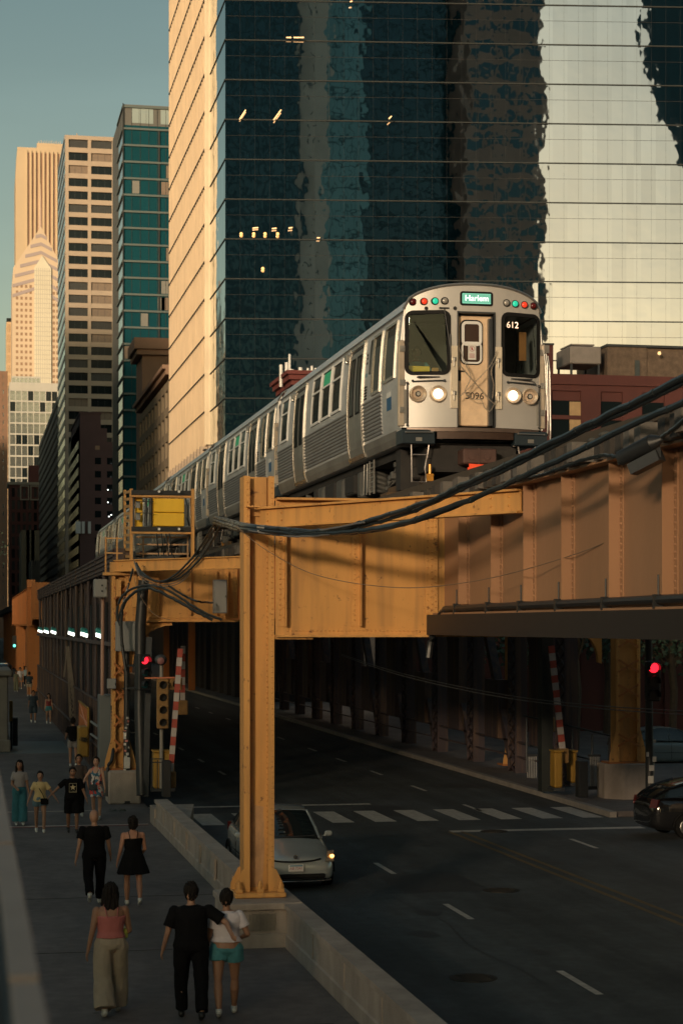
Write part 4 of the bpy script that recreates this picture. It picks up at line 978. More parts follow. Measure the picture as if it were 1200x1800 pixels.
# floodlights along the rail
fh = mat('floodlight_teal', (.05,.30,.27), .5, 0, .1)
lamp0 = None
for px, py in ((181,1112),(153,1109),(130,1107),(98,1104),(85,1104),(74,1103)):
    D = 4.15*F/((px+50)*C); y = Yof(4.15, D); s_ = .8+(.1 if px > 150 else 0)
    if lamp0 is None:
        lamp0 = thing('floodlight', '', 'floodlight', (4.05, y, 4.9), 'floodlights along the bridge rail')
        m = MB(); m.loft([[(-.13,-.1,.02),(.13,-.1,-.06),(.13,.14,.08),(-.13,.14,.14)], [(-.08,-.04,.14),(.13,-.04,.08),(.13,.12,.14),(-.08,.12,.20)]]); m.build('housing', fh, lamp0, world=False)
        m = MB(); m.loft([[(-.24,-.13,-.01),(.24,-.13,-.12),(.24,-.11,-.0),(-.24,-.11,.14)], [(-.24,-.25,-.12),(.24,-.25,-.24),(.24,-.13,-.122),(-.24,-.13,-.012)]])
        m = MB(); m.add([(-.15,-.26,-.08),(.11,-.26,-.17),(.14,-.11,-.05),(-.13,-.11,.03)], [(0,1,2,3)]); m.add([(-.15,-.24,-.09),(.11,-.24,-.18),(.14,-.09,-.06),(-.13,-.09,.02)], [(3,2,1,0)]); m.build('lens', mat('flood_lens', (.9,.9,.85), .5, 0, 0, emit=(.95,1,.92), estr=1.5), lamp0, world=False)
        m = MB(); m.bar((0,.05,-.05), (.1,.05,-.3), .05, .05); m.build('bracket', dkg, lamp0, world=False); lo = lamp0
    else: lo = dup(lamp0); lo.location = (4.05, y, 4.9)
    lo['label'] = {181:'nearest white floodlight on the bridge rail, beside the grey junction box',153:'second floodlight from the grey junction box on the bridge rail',130:'third floodlight from the grey junction box on the bridge rail',
                   98:'floodlight on the bridge rail just left of the unlit one',85:'second last floodlight on the bridge rail towards the far end',74:'farthest white floodlight at the far end of the bridge rail'}[px]
# leaning lattice gate
m = MB(); D = 80; A = P(119, 1136, D); B = P(135, 1262, D); Cc = P(115, 1200, D)
m.bar(A, B, .14, .14); m.bar(A, P(113, 1190, D), .06, .06)
for k in range(12):
    t = k/12; p = A.lerp(B, t+.08); q_ = A.lerp(P(124, 1262, D), t); m.bar(p, q_+Vector((-.02,0,.0)), .035, .035)
    m.bar(A.lerp(B, t), A.lerp(P(124,1262,D), min(1, t+.12)), .03, .03)
m.bar(A, P(124, 1262, D), .08, .08)
tag(m.build('lattice_gate', mat('lattice_tan', (.20,.16,.13), .7, 0, .2), None), 'leaning pale lattice truss arm in front of the bridge side', 'lattice arm')

vh = thing('viaduct_backdrop', 'dark backdrop added beyond the right end of the bridge to keep it dark', 'wall', (18.6, 126, 0))  # solid dark backdrop added to darken the view beyond the bridge
m = MB(); m.box(18.9, 126, 0, 24, 185, 7.2)
for k in range(14): m.box(18.6, 126.5+k*4.2, 0, 18.9, 127.6+k*4.2, 7)
m.build('wall', mat('backdrop_dark', (.03,.028,.03), .7, 0, .2), vh)
# ---- beyond the bridge: orange viaduct on the left
v = thing('far_viaduct', 'orange railway viaduct beyond the bridge at the left', 'viaduct', (4.4, 130, 0))
m = MB(); ya, yb_ = YX(56, 4.4), YX(25, 4.4); 
m.box(4.4, ya, 5.2, 4.44, yb_, 8.0); m.box(4.2, ya, 8.0, 4.6, yb_, 8.06); m.box(4.2, ya, 5.14, 4.6, yb_, 5.2); m.build('girder', ORG2, v)
k = ya+1
while k < yb_: m = MB(); m.box(4.2, k, 5.3, 4.39, k+.1, 7.9); m.build('stiffener', ORG2, v); k += 3.4
for px, w_ in ((55, .9), (36, .7)):
    yy = YX(px, 4.4); m = MB(); m.box(4.1, yy-w_/2, 0, 4.7, yy+w_/2, 5.1 if px == 36 else 8.6); m.rivets((4.15, yy-w_/2, .5), (4.15, yy-w_/2, 8), 30, .04, (0,-1,0)); m.build('column', ORG2, v)
yy = YX(62, 4.4); m = MB(); m.box(4.2, yy-.5, 5.6, 5.4, yy, 8.2); m.build('end_bracket', ORG2, v)
m = MB(); m.box(4.6, 126, 6.9, 17, 400, 7.6); m.build('deck', BRZ, v)
for k in range(8):
    for xx in (4.8, 17): m = MB(); m.box(xx, 150+k*20, 0, xx+.5, 150.5+k*20, 6.9); m.build('column', ORG2, v)

# ================================================================== barrier wall
b1 = thing('concrete_barrier', 'long near concrete barrier between pavement and road at the bottom right', 'barrier', (5, 20, 0), 'concrete barrier sections')
m = MB()
def bprof(x0, x1, zt=.7): return [(x0, 0), (x0, .20), (x0+.03, .22), (x0+.03, .60), (x0-.02, .62), (x0-.02, zt), (x1, zt), (x1, -.14), (x0, -.14)]
yf = Yof(4.95, 30.3)
m.prism(bprof(4.93, 5.22), 6, yf-.01, 'y'); m.build('wall', conc2, b1)
m = MB()
for k in range(1, 9): yy = yf-k*2.4; m.box(4.945, yy, .2, 4.965, yy+.14, .61)
m.build('panel_ribs', conc2, b1)
b2 = thing('concrete_barrier', 'far concrete barrier receding behind the orange column towards the signals', 'barrier', (4.6, 40, 0), 'concrete barrier sections')
m = MB(); ye = Yof(4.6, 48.4); yc = cy0+1.0
m.loft([[(x_+dx, y_, z_) for x_, z_ in bprof(4.66, 4.98)] for y_, dx in ((yc, .03), (ye, -.04))]); m.build('wall', conc2, b2)
m = MB()
for k in range(1, 7): yy = yc+k*2.5; m.box(4.64, yy, .2, 4.685, yy+.12, .61)
m.build('panel_ribs', conc2, b2)
m = MB(); m.prism([(4.94, ye-4.5), (5.3, ye-2.0), (5.75, ye+1.2), (4.6, ye+1.2), (4.6, ye+.01), (4.94, ye+.01)], -.14, .45, 'z'); m.build('flared_end', conc2, b2)
b3 = thing('concrete_barrier', 'concrete pedestal block with a ribbed panel under the orange column', 'barrier', (4.6, 30, 0), 'concrete barrier sections')
m = MB(); yfr = yf-.05
m.box(3.98, yfr, .0, 5.22, yc-.01, .22); m.box(4.02, yfr+.05, .22, 5.22, yc-.01, .60); m.bbox(3.98, yfr-.01, .60, 5.22, yc-.01, .715, .015); m.build('block', conc2, b3)
m = MB(); pw = (XD(486,30.2)-XD(436,30.2))
x_0 = XD(437, 30.2)
for k in range(20): m.box(x_0+k*.022, yfr+.03, .27, x_0+.011+k*.022, yfr+.049, .54)
m.build('ribbed_panel', mat('ribbed_conc', (.30,.26,.21), .85, 0, .2, 3), b3)

# handrail close to the lens, bottom left
rl = thing('handrail', 'blurred pale flat handrail very close to the viewer, bottom left', 'handrail', (.1, 3, 3.4))
for y0_, y1_ in ((2.0, 3.38), (3.46, 5.52), (5.60, 8.6)):
    q = MB(); q.bbox(.066, y0_, 4.50, .122, y1_, 4.52, .004); q.build('rail_top', mat('handrail_paint', (.20,.18,.165), .6, 0, .15, 3), rl)
q = MB(); q.box(.058, 2, 3.6, .075, 8.6, 4.46); q.build('side_panel', mat('panel_black_blue', (.01,.02,.028), .5), rl)
q = MB(); q.box(.076, 2, 4.44, .112, 8.7, 4.499); q.build('rail_core', blk, rl)
# ================================================================== the train
steel = mat('brushed_steel', (.52,.53,.54), .36, .35, .16, .9, .06, 40, streak=.3)
steel2 = mat('polished_steel', (.70,.66,.60), .20, .9, .12, 1.5, .04, 30)
steel_d = mat('dull_steel', (.36,.35,.33), .36, .75, .2, 1.2, .1, 30)
facep = mat('cab_grey_paint', (.46,.445,.42), .38, .1, .07, .9, .03, 12)
doorst = mat('cab_door_steel', (.88,.64,.43), .36, .3, .16, 3.5, .25, 9)
rubber = mat('rubber_gasket', (.012,.012,.012), .7, 0, 0, spec=.15)
under = mat('underframe_grime', (.028,.026,.025), .75, .1, .4, 4)
under2 = mat('underframe_grey', (.10,.10,.095), .6, .3, .3, 4)
glassT = bpy.data.materials.new('cab_window_glass'); glassT.use_nodes = True
_n = glassT.node_tree; _n.nodes.clear(); _o = _n.nodes.new('ShaderNodeOutputMaterial'); _mx = _n.nodes.new('ShaderNodeMixShader'); _t = _n.nodes.new('ShaderNodeBsdfTransparent'); _g = _n.nodes.new('ShaderNodeBsdfGlossy')
_t.inputs[0].default_value = (.62,.68,.66,1); _g.inputs['Roughness'].default_value = .02; _g.inputs[0].default_value = (.8,.95,.95,1); _mx.inputs[0].default_value = .012
_n.links.new(_t.outputs[0], _mx.inputs[1]); _n.links.new(_g.outputs[0], _mx.inputs[2]); _n.links.new(_mx.outputs[0], _o.inputs[0])
sideglass = mat('side_window_glass', (.012,.018,.018), .06, 0, .0, spec=.45)
LB = .23
PROF = [(1.03,1.31),(1.12,1.35),(1.35,1.395),(1.75,1.42),(2.2,1.425),(2.7,1.405),(3.2,1.365),(3.6,1.31)]
def hx(z):
    for (a, b), (c, d) in zip(PROF, PROF[1:]):
        if z <= c: return b+(d-b)*(z-a)/(c-a)
    return PROF[-1][1]
def ztop(x): return 3.58+.46*math.sqrt(max(0, 1-(abs(x)/1.36)**2.3))
def fy(x): return -.32*(1-min(1, abs(x)/1.42)**2)
LEN = 14.62
def sidepanel(mb, sg, y0, y1, z0, z1, o0, o1, n=5, mi=0):
    rings = []
    for k in range(n+1):
        z = z0+(z1-z0)*k/n; xa, xb = sg*(hx(z)+o0), sg*(hx(z)+o1)
        rings.append([(xa, y0, z), (xb, y0, z), (xb, y1, z), (xa, y1, z)])
    mb.loft(rings, mi)
def sideframe(mb, sg, y0, y1, z0, z1, t, o0, o1, mi=0):
    sidepanel(mb, sg, y0, y0+t, z0, z1, o0, o1, 5, mi); sidepanel(mb, sg, y1-t, y1, z0, z1, o0, o1, 5, mi)
    sidepanel(mb, sg, y0+t, y1-t, z0, z0+t, o0, o1, 1, mi); sidepanel(mb, sg, y0+t, y1-t, z1-t, z1, o0, o1, 1, mi)
def fpt(x, z, o): return (x, fy(x)-o, z)
def fplate(mb, cx, cz, w_, h_, r, o0, o1, mi=0):           # rounded plate on the cab face
    a = rrect(cx, cz, w_, h_, r); mb.loft([[fpt(x, z, o0) for x, z in a], [fpt(x, z, o1) for x, z in a]], mi)
def fring(mb, cx, cz, w_, h_, r, t, o0, o1, mi=0):
    A = rrect(cx, cz, w_, h_, r, 5); B = rrect(cx, cz, w_-2*t, h_-2*t, max(.01, r-t), 5); n = len(A); vs = []
    for L_, o in ((A, o0), (A, o1), (B, o1), (B, o0)): vs += [fpt(x, z, o) for x, z in L_]
    fs = [(q*n+i, q*n+(i+1) % n, ((q+1) % 4)*n+(i+1) % n, ((q+1) % 4)*n+i) for q in range(4) for i in range(n)]
    mb.add(vs, fs, mi)
WIN = (.915, 2.925, .80, 1.19)                            # |x| centre, z centre, width, height
def make_car(label):
    R = thing('train_car', label, 'train car', (0,0,0), 'cars of the silver train')
    B = lambda mb, name, m_, par=R, smooth=False: mb.build(name, m_, par, smooth, world=False)
    # --- body shell : sides, roof, rear end, curved front face with window holes
    m = MB(); rings = []
    for y in (0.0, LEN):
        r = [(sg_*hx(z), y, z) for sg_, zs in ((-1, [p[0] for p in PROF]),) for z in zs]
        r += [(-1.31+2.62*k/16, y, ztop(-1.31+2.62*k/16)) for k in range(1, 16)]
        r += [(hx(z), y, z) for z in [p[0] for p in PROF][::-1]]
        rings.append(r)
    m.loft(rings, cap=False); n = len(rings[0]); m.add(rings[1], [tuple(range(n))]); m.add([(-1.3,.05,1.1),(1.3,.05,1.1),(1.3,LEN,1.1),(-1.3,LEN,1.1)], [(0,1,2,3)])
    B(m, 'body', steel, smooth=True)
    m = MB(); xs = [-1.42+2.84*k/48 for k in range(49)]
    def strip(xa, xb, za, zb, zc=None, zd=None):
        m.add([fpt(xa, za, 0), fpt(xb, za, 0), fpt(xb, zb if zc is None else zc, 0), fpt(xa, zb, 0)], [(0,1,2,3)])
    hw0, hw1 = WIN[0]-WIN[2]/2+.03, WIN[0]+WIN[2]/2-.03
    wz0, wz1 = WIN[1]-WIN[3]/2+.03, WIN[1]+WIN[3]/2-.03
    brk = sorted(set([round(x, 3) for x in [-1.415+.06*k for k in range(48)]+[1.415, -.37, .37, hw0, hw1, -hw0, -hw1]]))
    for xa, xb in zip(brk, brk[1:]):
        xm = (xa+xb)/2; ta, tb = min(ztop(xa), 9), ztop(xb)
        # clip to body outline at the flanks
        def lim(x, z): return math.copysign(min(abs(x), hx(z)), x)
        def quad(z0, z1a, z1b):
            seg = 6; 
            for k in range(seg):
                f0, f1 = k/seg, (k+1)/seg
                pts = [(xa, z0+(z1a-z0)*f0), (xb, z0+(z1b-z0)*f0), (xb, z0+(z1b-z0)*f1), (xa, z0+(z1a-z0)*f1)]
                m.add([(lim(x, z), fy(lim(x, z)), z) for x, z in pts], [(0,1,2,3)])
        if abs(xm) < .37: quad(3.51, ta, tb)
        elif hw0 < abs(xm) < hw1: quad(1.32, wz0, wz0); quad(wz1, ta, tb)
        else: quad(1.32, ta, tb)
    B(m, 'cab_face', facep)
    # roof edge rounding + canopy of the face
    m = MB(); pts = [(x, fy(x)-.004, ztop(x)) for x in [-1.36+2.72*k/24 for k in range(25)]]; m.tube(pts, .028, 6)
    for sg in (-1, 1): m.tube([(sg*hx(z), 0.0, z) for z in (1.32,1.6,2,2.4,2.8,3.2,3.6)], .03, 6)
    B(m, 'face_edge', steel_d, smooth=True)
    m = MB()
    for sg in (-1, 1): m.tube([(sg*1.325, .05, 3.56), (sg*1.325, LEN, 3.56)], .03, 6)
    B(m, 'gutter', steel2)
    # interior lining so the windows look into a dark cab
    m = MB(); m.add([(-1.3,1.5,1.1),(1.3,1.5,1.1),(1.3,1.5,3.55),(-1.3,1.5,3.55)], [(0,1,2,3)]); m.box(-1.2, .05, 1.12, 1.2, .5, 2.12); m.box(.1, .6, 1.1, .16, 1.5, 3.5); B(m, 'cab_interior', mat('cab_lining', (.035,.04,.04), .8, 0, .2))
    # --- front windows
    for sg in (-1, 1):
        m = MB(); fring(m, sg*WIN[0], WIN[1], WIN[2]+.04, WIN[3]+.04, .15, .07, -.012, .018); f = B(m, 'front_window', rubber)
        q = MB(); a = rrect(sg*WIN[0], WIN[1], WIN[2]-.08, WIN[3]-.08, .09); q.add([fpt(x, z, .002) for x, z in a], [tuple(range(len(a)))]); B(q, 'pane', glassT, f)
    # --- centre door
    d = MB(); d.bbox(-.345, -.17, 1.36, .345, -.13, 3.46, .02); dr = B(d, 'cab_door', doorst)
    m = MB()
    for xx in (-.375, .355): m.box(xx, -.322, 1.33, xx+.02, -.12, 3.50)
    m.box(-.375, -.322, 3.49, .375, -.12, 3.52); m.box(.25, -.29, 1.36, .30, -.17, 3.4); m.box(.31, -.27, 1.36, .33, -.17, 3.44)
    B(m, 'door_frame', dkg)
    def dplate(mb, cx, cz, w_, h_, r, y0, y1): a = rrect(cx, cz, w_, h_, r); mb.loft([[(x, y0, z) for x, z in a], [(x, y1, z) for x, z in a]])
    def dring(mb, cx, cz, w_, h_, r, t, y0, y1):
        A = rrect(cx, cz, w_, h_, r, 5); Bq = rrect(cx, cz, w_-2*t, h_-2*t, max(.01, r-t), 5); n = len(A); vs = []
        for L_, y in ((A, y0), (A, y1), (Bq, y1), (Bq, y0)): vs += [(x, y, z) for x, z in L_]
        mb.add(vs, [(q*n+i, q*n+(i+1) % n, ((q+1) % 4)*n+(i+1) % n, ((q+1) % 4)*n+i) for q in range(4) for i in range(n)])
    cxd, czd = -.06, 2.955
    q = MB(); dplate(q, cxd, czd, .45, .86, .12, -.172, -.180); B(q, 'door_window', rubber, dr)
    q = MB(); dplate(q, cxd, czd+.17, .32, .42, .07, -.180, -.186); dplate(q, cxd, czd-.24, .32, .34, .07, -.180, -.186); B(q, 'pane', mat('door_pane', (.05,.028,.02), .08, .1, 0), dr)
    q = MB(); dring(q, cxd, czd+.165, .40, .47, .10, .055, -.18, -.20); dring(q, cxd, czd-.20, .40, .42, .10, .035, -.18, -.197); B(q, 'window_frame', wht, dr)
    q = MB(); q.box(cxd-.075, -.21, czd-.335, cxd+.08, -.2, czd-.045); B(q, 'notice', mat('notice_paper', (.62,.60,.56), .7, 0, .05), dr)
    q = MB(); 
    for k in range(16): t0, t1 = 2*math.pi*k/16, 2*math.pi*(k+1)/16; q.bar((cxd+.05*math.cos(t0), -.212, czd-.125+.05*math.sin(t0)), (cxd+.05*math.cos(t1), -.212, czd-.125+.05*math.sin(t1)), .012, .004)
    q.bar((cxd-.035, -.212, czd-.09), (cxd+.035, -.212, czd-.16), .012, .004); q.box(cxd-.012, -.213, czd-.15, cxd+.012, -.211, czd-.1)
    for k in range(4): q.box(cxd-.055, -.212, czd-.23-k*.022, cxd+.055, -.2105, czd-.222-k*.022)
    B(q, 'prohibition_mark', mat('sign_red', (.35,.04,.04), .6, 0, 0), dr)
    q = MB(); q.box(-.33, -.185, 2.22, -.27, -.171, 2.42); q.cyl((-.32,-.2,2.40), (-.2,-.2,2.40), .012); B(q, 'handle', blk, dr)
    t_ = text('car_number', '5096', .185, mat('number_black', (.02,.02,.02), .5, 0, 0), (-.0, -.181, 1.93), (math.pi/2, 0, 0), dr)
    # --- bright grab plates with hooks
    for sg in (-1, 1):
        m = MB(); xx = sg*.435; m.box(xx-.065, fy(xx)-.035, 1.68, xx+.065, fy(xx)+.02, 2.86); gp = B(m, 'grab_plate', mat('bright_plate', (.92,.80,.64), .30, .5, .10, 3))
        for zz in (2.62, 1.98):
            q = MB(); q.box(xx-.04, fy(xx)-.07, zz-.05, xx+.03, fy(xx)-.036, zz+.02); q.cyl((xx-.02, fy(xx)-.08, zz), (xx-.02, fy(xx)-.08, zz-.16), .010); B(q, 'hook', steel_d, gp)
    # --- chains across the door
    ch = MB()
    def chain(pts, step=.034):
        pts = bez(pts, 10); acc = 0; k = 0; last = pts[0]
        for a_, b_ in zip(pts, pts[1:]):
            L_ = (b_-a_).length; t = 0
            while acc+L_-t >= step:
                t += step-acc; acc = 0; p = a_.lerp(b_, min(1, t/L_)); d_ = (b_-a_).normalized()
                s_ = Vector((d_.z, 0, -d_.x)) if k % 2 else Vector((0, 1, 0)); k += 1
                for sg in (-1, 1): ch.bar(p-d_*.02+s_*sg*.008, p+d_*.02+s_*sg*.008, .007, .007)
            acc += L_-t
    y_ = -.40
    def CP(px, py): return Vector(((px-834)/89.5, y_, (850.2-py)/91.5+LB))
    chain([CP(800,640), CP(812,655), CP(835,680), CP(852,700), CP(866,712)]); chain([CP(868,616), CP(858,640), CP(842,660), CP(818,684), CP(801,700)])
    chain([CP(801,612), CP(812,640), CP(822,664), CP(812,690), CP(826,702), CP(840,704), CP(846,716), CP(856,722), CP(868,700)]); chain([CP(868,630), CP(858,652), CP(862,676), CP(860,700)])
    B(ch, 'safety_chain', mat('chain_steel', (.45,.40,.34), .4, .8, .1), R)
    # --- lights
    for sg in (-1, 1):
        for xx, kind in ((.735, 'head'), (1.10, 'tail')):
            x_ = sg*xx; zz = 1.72+LB; yv = fy(x_)
            m = MB(); N_ = 20; vs = []; prof = [(.158,-.05),(.158,.065),(.145,.075),(.110,.045),(.092,.030)]
            for r_, o_ in prof: vs += [(x_+r_*math.cos(2*math.pi*i/N_), yv-o_, zz+r_*math.sin(2*math.pi*i/N_)) for i in range(N_)]
            m.add(vs, [(k*N_+i, k*N_+(i+1) % N_, (k+1)*N_+(i+1) % N_, (k+1)*N_+i) for k in range(4) for i in range(N_)])
            hl_ = B(m, 'headlight' if kind == 'head' else 'tail_light', mat('lamp_bezel', (.80,.64,.48), .32, .6, .1), smooth=True)
            q = MB(); q.cyl((x_, yv+.01, zz), (x_, yv-.036, zz), .095, n=20)
            if kind == 'head': B(q, 'lens', mat('headlight_glow', (1,.9,.75), .4, 0, 0, emit=(1,.82,.58), estr=1.6), hl_)
            else:
                B(q, 'lens', mat('unlit_lens', (.62,.48,.36), .3, .3, .1), hl_); q = MB(); q.cyl((x_, yv-.036, zz), (x_, yv-.05, zz), .056, .048, n=16); B(q, 'bulb_cover', blk, hl_); q = MB(); q.cyl((x_, yv-.05, zz), (x_, yv-.056, zz), .036, n=12); B(q, 'bulb', mat('bulb_grey', (.4,.38,.34), .3), hl_)
    for sg in (-1, 1):
        for xx, mk in ((1.185, mat('marker_dark_red', (.10,.008,.008), .25, 0, 0)), (.985, mat('marker_red', (.55,.04,.02), .25, 0, 0, emit=(1,.06,.02), estr=.35)),
                       (.785, mat('marker_green', (.02,.4,.3), .25, 0, 0, emit=(.03,.75,.42), estr=.35)), (.605, mat('marker_clear', (.35,.33,.30), .2, .2, .1))):
            x_ = sg*xx; zz = 3.485+LB-.02*abs(xx)+.01; yv = fy(x_); m = MB()
            m.cyl((x_, yv+.02, zz), (x_, yv-.022, zz), .078, .07, n=16); ml = B(m, 'marker_light', rubber)
            q = MB(); q.sph((x_, yv-.022, zz), .056, 12, 0, (1, .45, 1)); B(q, 'lens', mk, ml, True)
    m = MB(); fplate(m, 0, 3.535+LB, .64, .27, .05, -.01, .02); ds = B(m, 'destination_sign', rubber)
    q = MB(); fplate(q, 0, 3.535+LB, .56, .19, .01, .02, .024); B(q, 'display', mat('sign_green', (.05,.2,.12), .5, 0, 0, emit=(.18,.50,.34), estr=.8), ds)
    q = MB()
    for k in range(34): xx = -.27+k*.0164; q.box(xx, fy(0)-.0262, 3.45+LB, xx+.005, fy(0)-.0245, 3.62+LB)
    B(q, 'display_lines', mat('sign_lines', (.01,.03,.02), .5), ds)
    text('destination_text', 'Harlem', .155, mat('sign_white', (.9,.9,.9), .5, 0, 0, emit=(.9,1,.95), estr=1.0), (.0, fy(0)-.028, 3.535+LB), (math.pi/2, 0, 0), ds, .003)
    text('run_number', '612', .17, mat('run_glow', (.9,.5,.3), .5, 0, 0, emit=(1,.62,.42), estr=1.3), (.74, fy(.74)+.02, 3.07+LB), (math.pi/2, 0, .15), R, .003)
    m = MB(); m.box(.98, .15, 2.45+LB, 1.12, .18, 3.0+LB); B(m, 'partition_edge', mat('warm_wood', (.34,.15,.05), .5))
    # wiper, small rails below the windows, sockets
    m = MB(); m.cyl((-.62, fy(-.62)-.03, 3.33+LB), (-.52, fy(-.5)-.05, 2.6+LB), .012); m.cyl((-.52, fy(-.5)-.045, 2.85+LB), (-.50, fy(-.5)-.045, 2.3+LB), .015); m.box(-.72, fy(-.7)-.04, 3.33+LB, -.52, fy(-.55), 3.36+LB)
    for xx in (-.95, -.42): m.cyl((xx, fy(xx), 3.345+LB), (xx, fy(xx)-.03, 3.345+LB), .035, n=8)
    B(m, 'wiper', blk)
    for sg in (-1, 1):
        m = MB(); pts = [(sg*xx, fy(xx)-.05, 1.96+LB+.02*(1.2-xx)) for xx in (.62, .8, 1.0, 1.2)]; m.tube(pts, .012, 6)
        for xx in (.62, 1.2): m.sph((sg*xx, fy(xx)-.045, 1.97+LB), .025, 8)
        m.box(sg*.7, fy(.7)-.02, 2.03+LB, sg*1.12, fy(1.12)+.05, 2.05+LB); B(m, 'hand_rail', dkg)
        # corner bracket strip + recess with rod
        m = MB(); xx = sg*1.385; m.bbox(xx-.075, -.05, 1.34, xx+.06, .04, 2.98, .02); cb = B(m, 'corner_post', mat('warm_grey_steel', (.52,.44,.35), .4, .45, .12))
        for zz in (2.82, 2.18, 1.66): q = MB(); q.box(xx-.05, -.075, zz-.06, xx+.05, -.051, zz+.05); q.cyl((xx, -.09, zz), (xx, -.075, zz), .02, n=8); B(q, 'hinge', steel_d, cb)
        m = MB(); xr = sg*1.20
        m.box(xr-.07, fy(xr)-.015, 1.38, xr+.07, fy(xr)+.005, 2.05) if False else None
        m.box(sg*1.30-.055, fy(1.3)-.016, 1.40, sg*1.30+.05, fy(1.3)+.004, 2.04); B(m, 'recess_panel', mat('recess_grey', (.25,.24,.22), .5, .2, .1))
        m = MB(); m.cyl((sg*1.3, fy(1.3)-.05, 1.36), (sg*1.3, fy(1.3)-.05, 2.16), .014, n=6); m.sph((sg*1.3, fy(1.3)-.05, 2.16), .03, 8); m.sph((sg*1.3, fy(1.3)-.05, 1.36), .025, 8); B(m, 'side_grab_bar', blk)
    m = MB()
    for xx, za, zb in ((1.47, 1.2, 2.9), (1.52, 1.0, 2.75), (1.44, 1.7, 2.85)): m.tube([(xx, -.1, za), (xx, -.14, za+.3), (xx-.01, -.12, zb-.3), (xx-.03, -.06, zb)], .018, 6)
    m.box(1.40, -.12, 2.8, 1.5, -.02, 2.95); B(m, 'gate_arm', steel_d)
    # --- front sill
    m = MB()
    for xa in [-1.3+.1*k for k in range(26)]: m.add([(xa, fy(xa)-.02, 1.24), (xa+.1, fy(xa+.1)-.02, 1.24), (xa+.1, fy(xa+.1)-.02, 1.31), (xa, fy(xa)-.02, 1.31), (xa, .1, 1.24), (xa+.1, .1, 1.24), (xa+.1, .1, 1.315), (xa, .1, 1.315)], [(0,1,2,3),(4,5,1,0),(3,2,6,7)])
    B(m, 'front_sill', mat('sill_steel', (.16,.12,.10), .4, .5, .2))
    m = MB()
    for xa in [-.75+.1*k for k in range(15)]: m.add([(xa, fy(xa), 1.10), (xa+.1, fy(xa+.1), 1.10), (xa+.1, fy(xa+.1), 1.235), (xa, fy(xa), 1.235)], [(0,1,2,3)])
    B(m, 'anticlimber', mat('anticlimber_brown', (.06,.035,.025), .5, .3, .2))
    blue = mat('corner_box_blue', (.018,.03,.04), .4, .1, .1)
    for sg in (-1, 1):
        m = MB(); m.bbox(sg*1.43, -.22, 1.0, sg*.78, .3, 1.27, .015); cb = B(m, 'corner_step_box', blue)
        q = MB(); q.cyl((sg*1.36, -.26, 1.21), (sg*.84, -.26, 1.22), .012, n=6); q.sph((sg*1.36, -.25, 1.21), .02, 6); q.sph((sg*.84, -.25, 1.22), .02, 6); q.box(sg*1.1-.06, -.226, 1.05, sg*1.1+.06, -.221, 1.12); B(q, 'grab_bar', steel_d, cb)
        m = MB(); xa, xb = sg*1.22, sg*.86
        m.tube([(xa+.07, -.1, 1.0), (xa, -.12, .99), (xa, -.15, .28), (xa+sg*-.28, -.15, .28), (xb+sg*.10, -.14, .55), (xb+sg*.02, -.12, .99), (xb-sg*.08, -.1, 1.0)], .016, 6)
        m.cyl((xa, -.14, .80), (xb+sg*.06, -.14, .80), .013, n=6); B(m, 'foot_stirrup', mat('stirrup_steel', (.42,.38,.36), .4, .7, .1))
    # --- coupler pocket
    m = MB(); m.box(-.9, .1, .5, .9, 1.0, 1.05); m.box(-1.2, .9, .2, 1.2, 1.3, 1.0); B(m, 'headstock', under)
    m = MB(); m.bbox(-.26, -.34, .62, .40, .2, .92, .03); m.cyl((-.1,-.36,.77), (-.1,-.34,.77), .07, n=10); m.cyl((.2,-.36,.77), (.2,-.34,.77), .07, n=10); m.box(.02, -.35, .62, .06, -.33, .93); B(m, 'coupler', mat('coupler_rust', (.10,.055,.045), .6, .3, .3))
    m = MB(); a = [(-.17,.44),(.22,.44),(.28,.50),(.25,.60),(-.17,.62)]; m.loft([[(x, -.42, z) for x, z in a], [(x, -.40, z) for x, z in a]]); m.box(-.2,-.43,.5,-.16,-.4,.55); nt_ = B(m, 'warning_tag', mat('tag_orange', (.85,.075,.02), .6, 0, .08, emit=(1,.1,.03), estr=.12))  # tag is brightened by slight emission, though it is no lamp
    for k in range(0): text('tag_text', ('CAUTION DO NOT','MOVE COUPLERS','WITHOUT POWER','LINE CLEAR')[k] if False else '--------------', .05, blk, (.04, -.422, .585-k*.038), (math.pi/2, 0, 0), nt_, .001)
    # --- side fittings
    for sg in (-1, 1):
        # doors
        for ya in (3.55, 10.55):
            m = MB(); sidepanel(m, sg, ya-.03, ya+1.38, 1.15, 3.42, .002, .008, 8); rec = B(m, 'door_opening', mat('door_shadow', (.02,.02,.02), .6))
            for k in (0, 1):
                y0 = ya+.02+k*.66; m = MB(); sidepanel(m, sg, y0, y0+.645, 1.18, 3.36, .008, .022, 8); dd = B(m, 'side_door', steel_d)
                q = MB(); sidepanel(q, sg, y0+.15, y0+.50, 2.05, 3.2, .022, .030, 6); B(q, 'door_window', sideglass, dd)
                q = MB(); sideframe(q, sg, y0+.12, y0+.53, 2.01, 3.24, .035, .022, .036); B(q, 'window_gasket', rubber, dd)
            m = MB(); sidepanel(m, sg, ya-.10, ya-.03, 1.1, 3.5, .0, .045, 10); sidepanel(m, sg, ya+1.38, ya+1.45, 1.1, 3.5, .0, .045, 10); sidepanel(m, sg, ya-.10, ya+1.45, 3.44, 3.50, 0, .04, 1); B(m, 'door_frame', steel2)
            m = MB(); sidepanel(m, sg, ya-.15, ya+1.5, 1.06, 1.14, .0, .06, 1); B(m, 'door_sill', steel2)
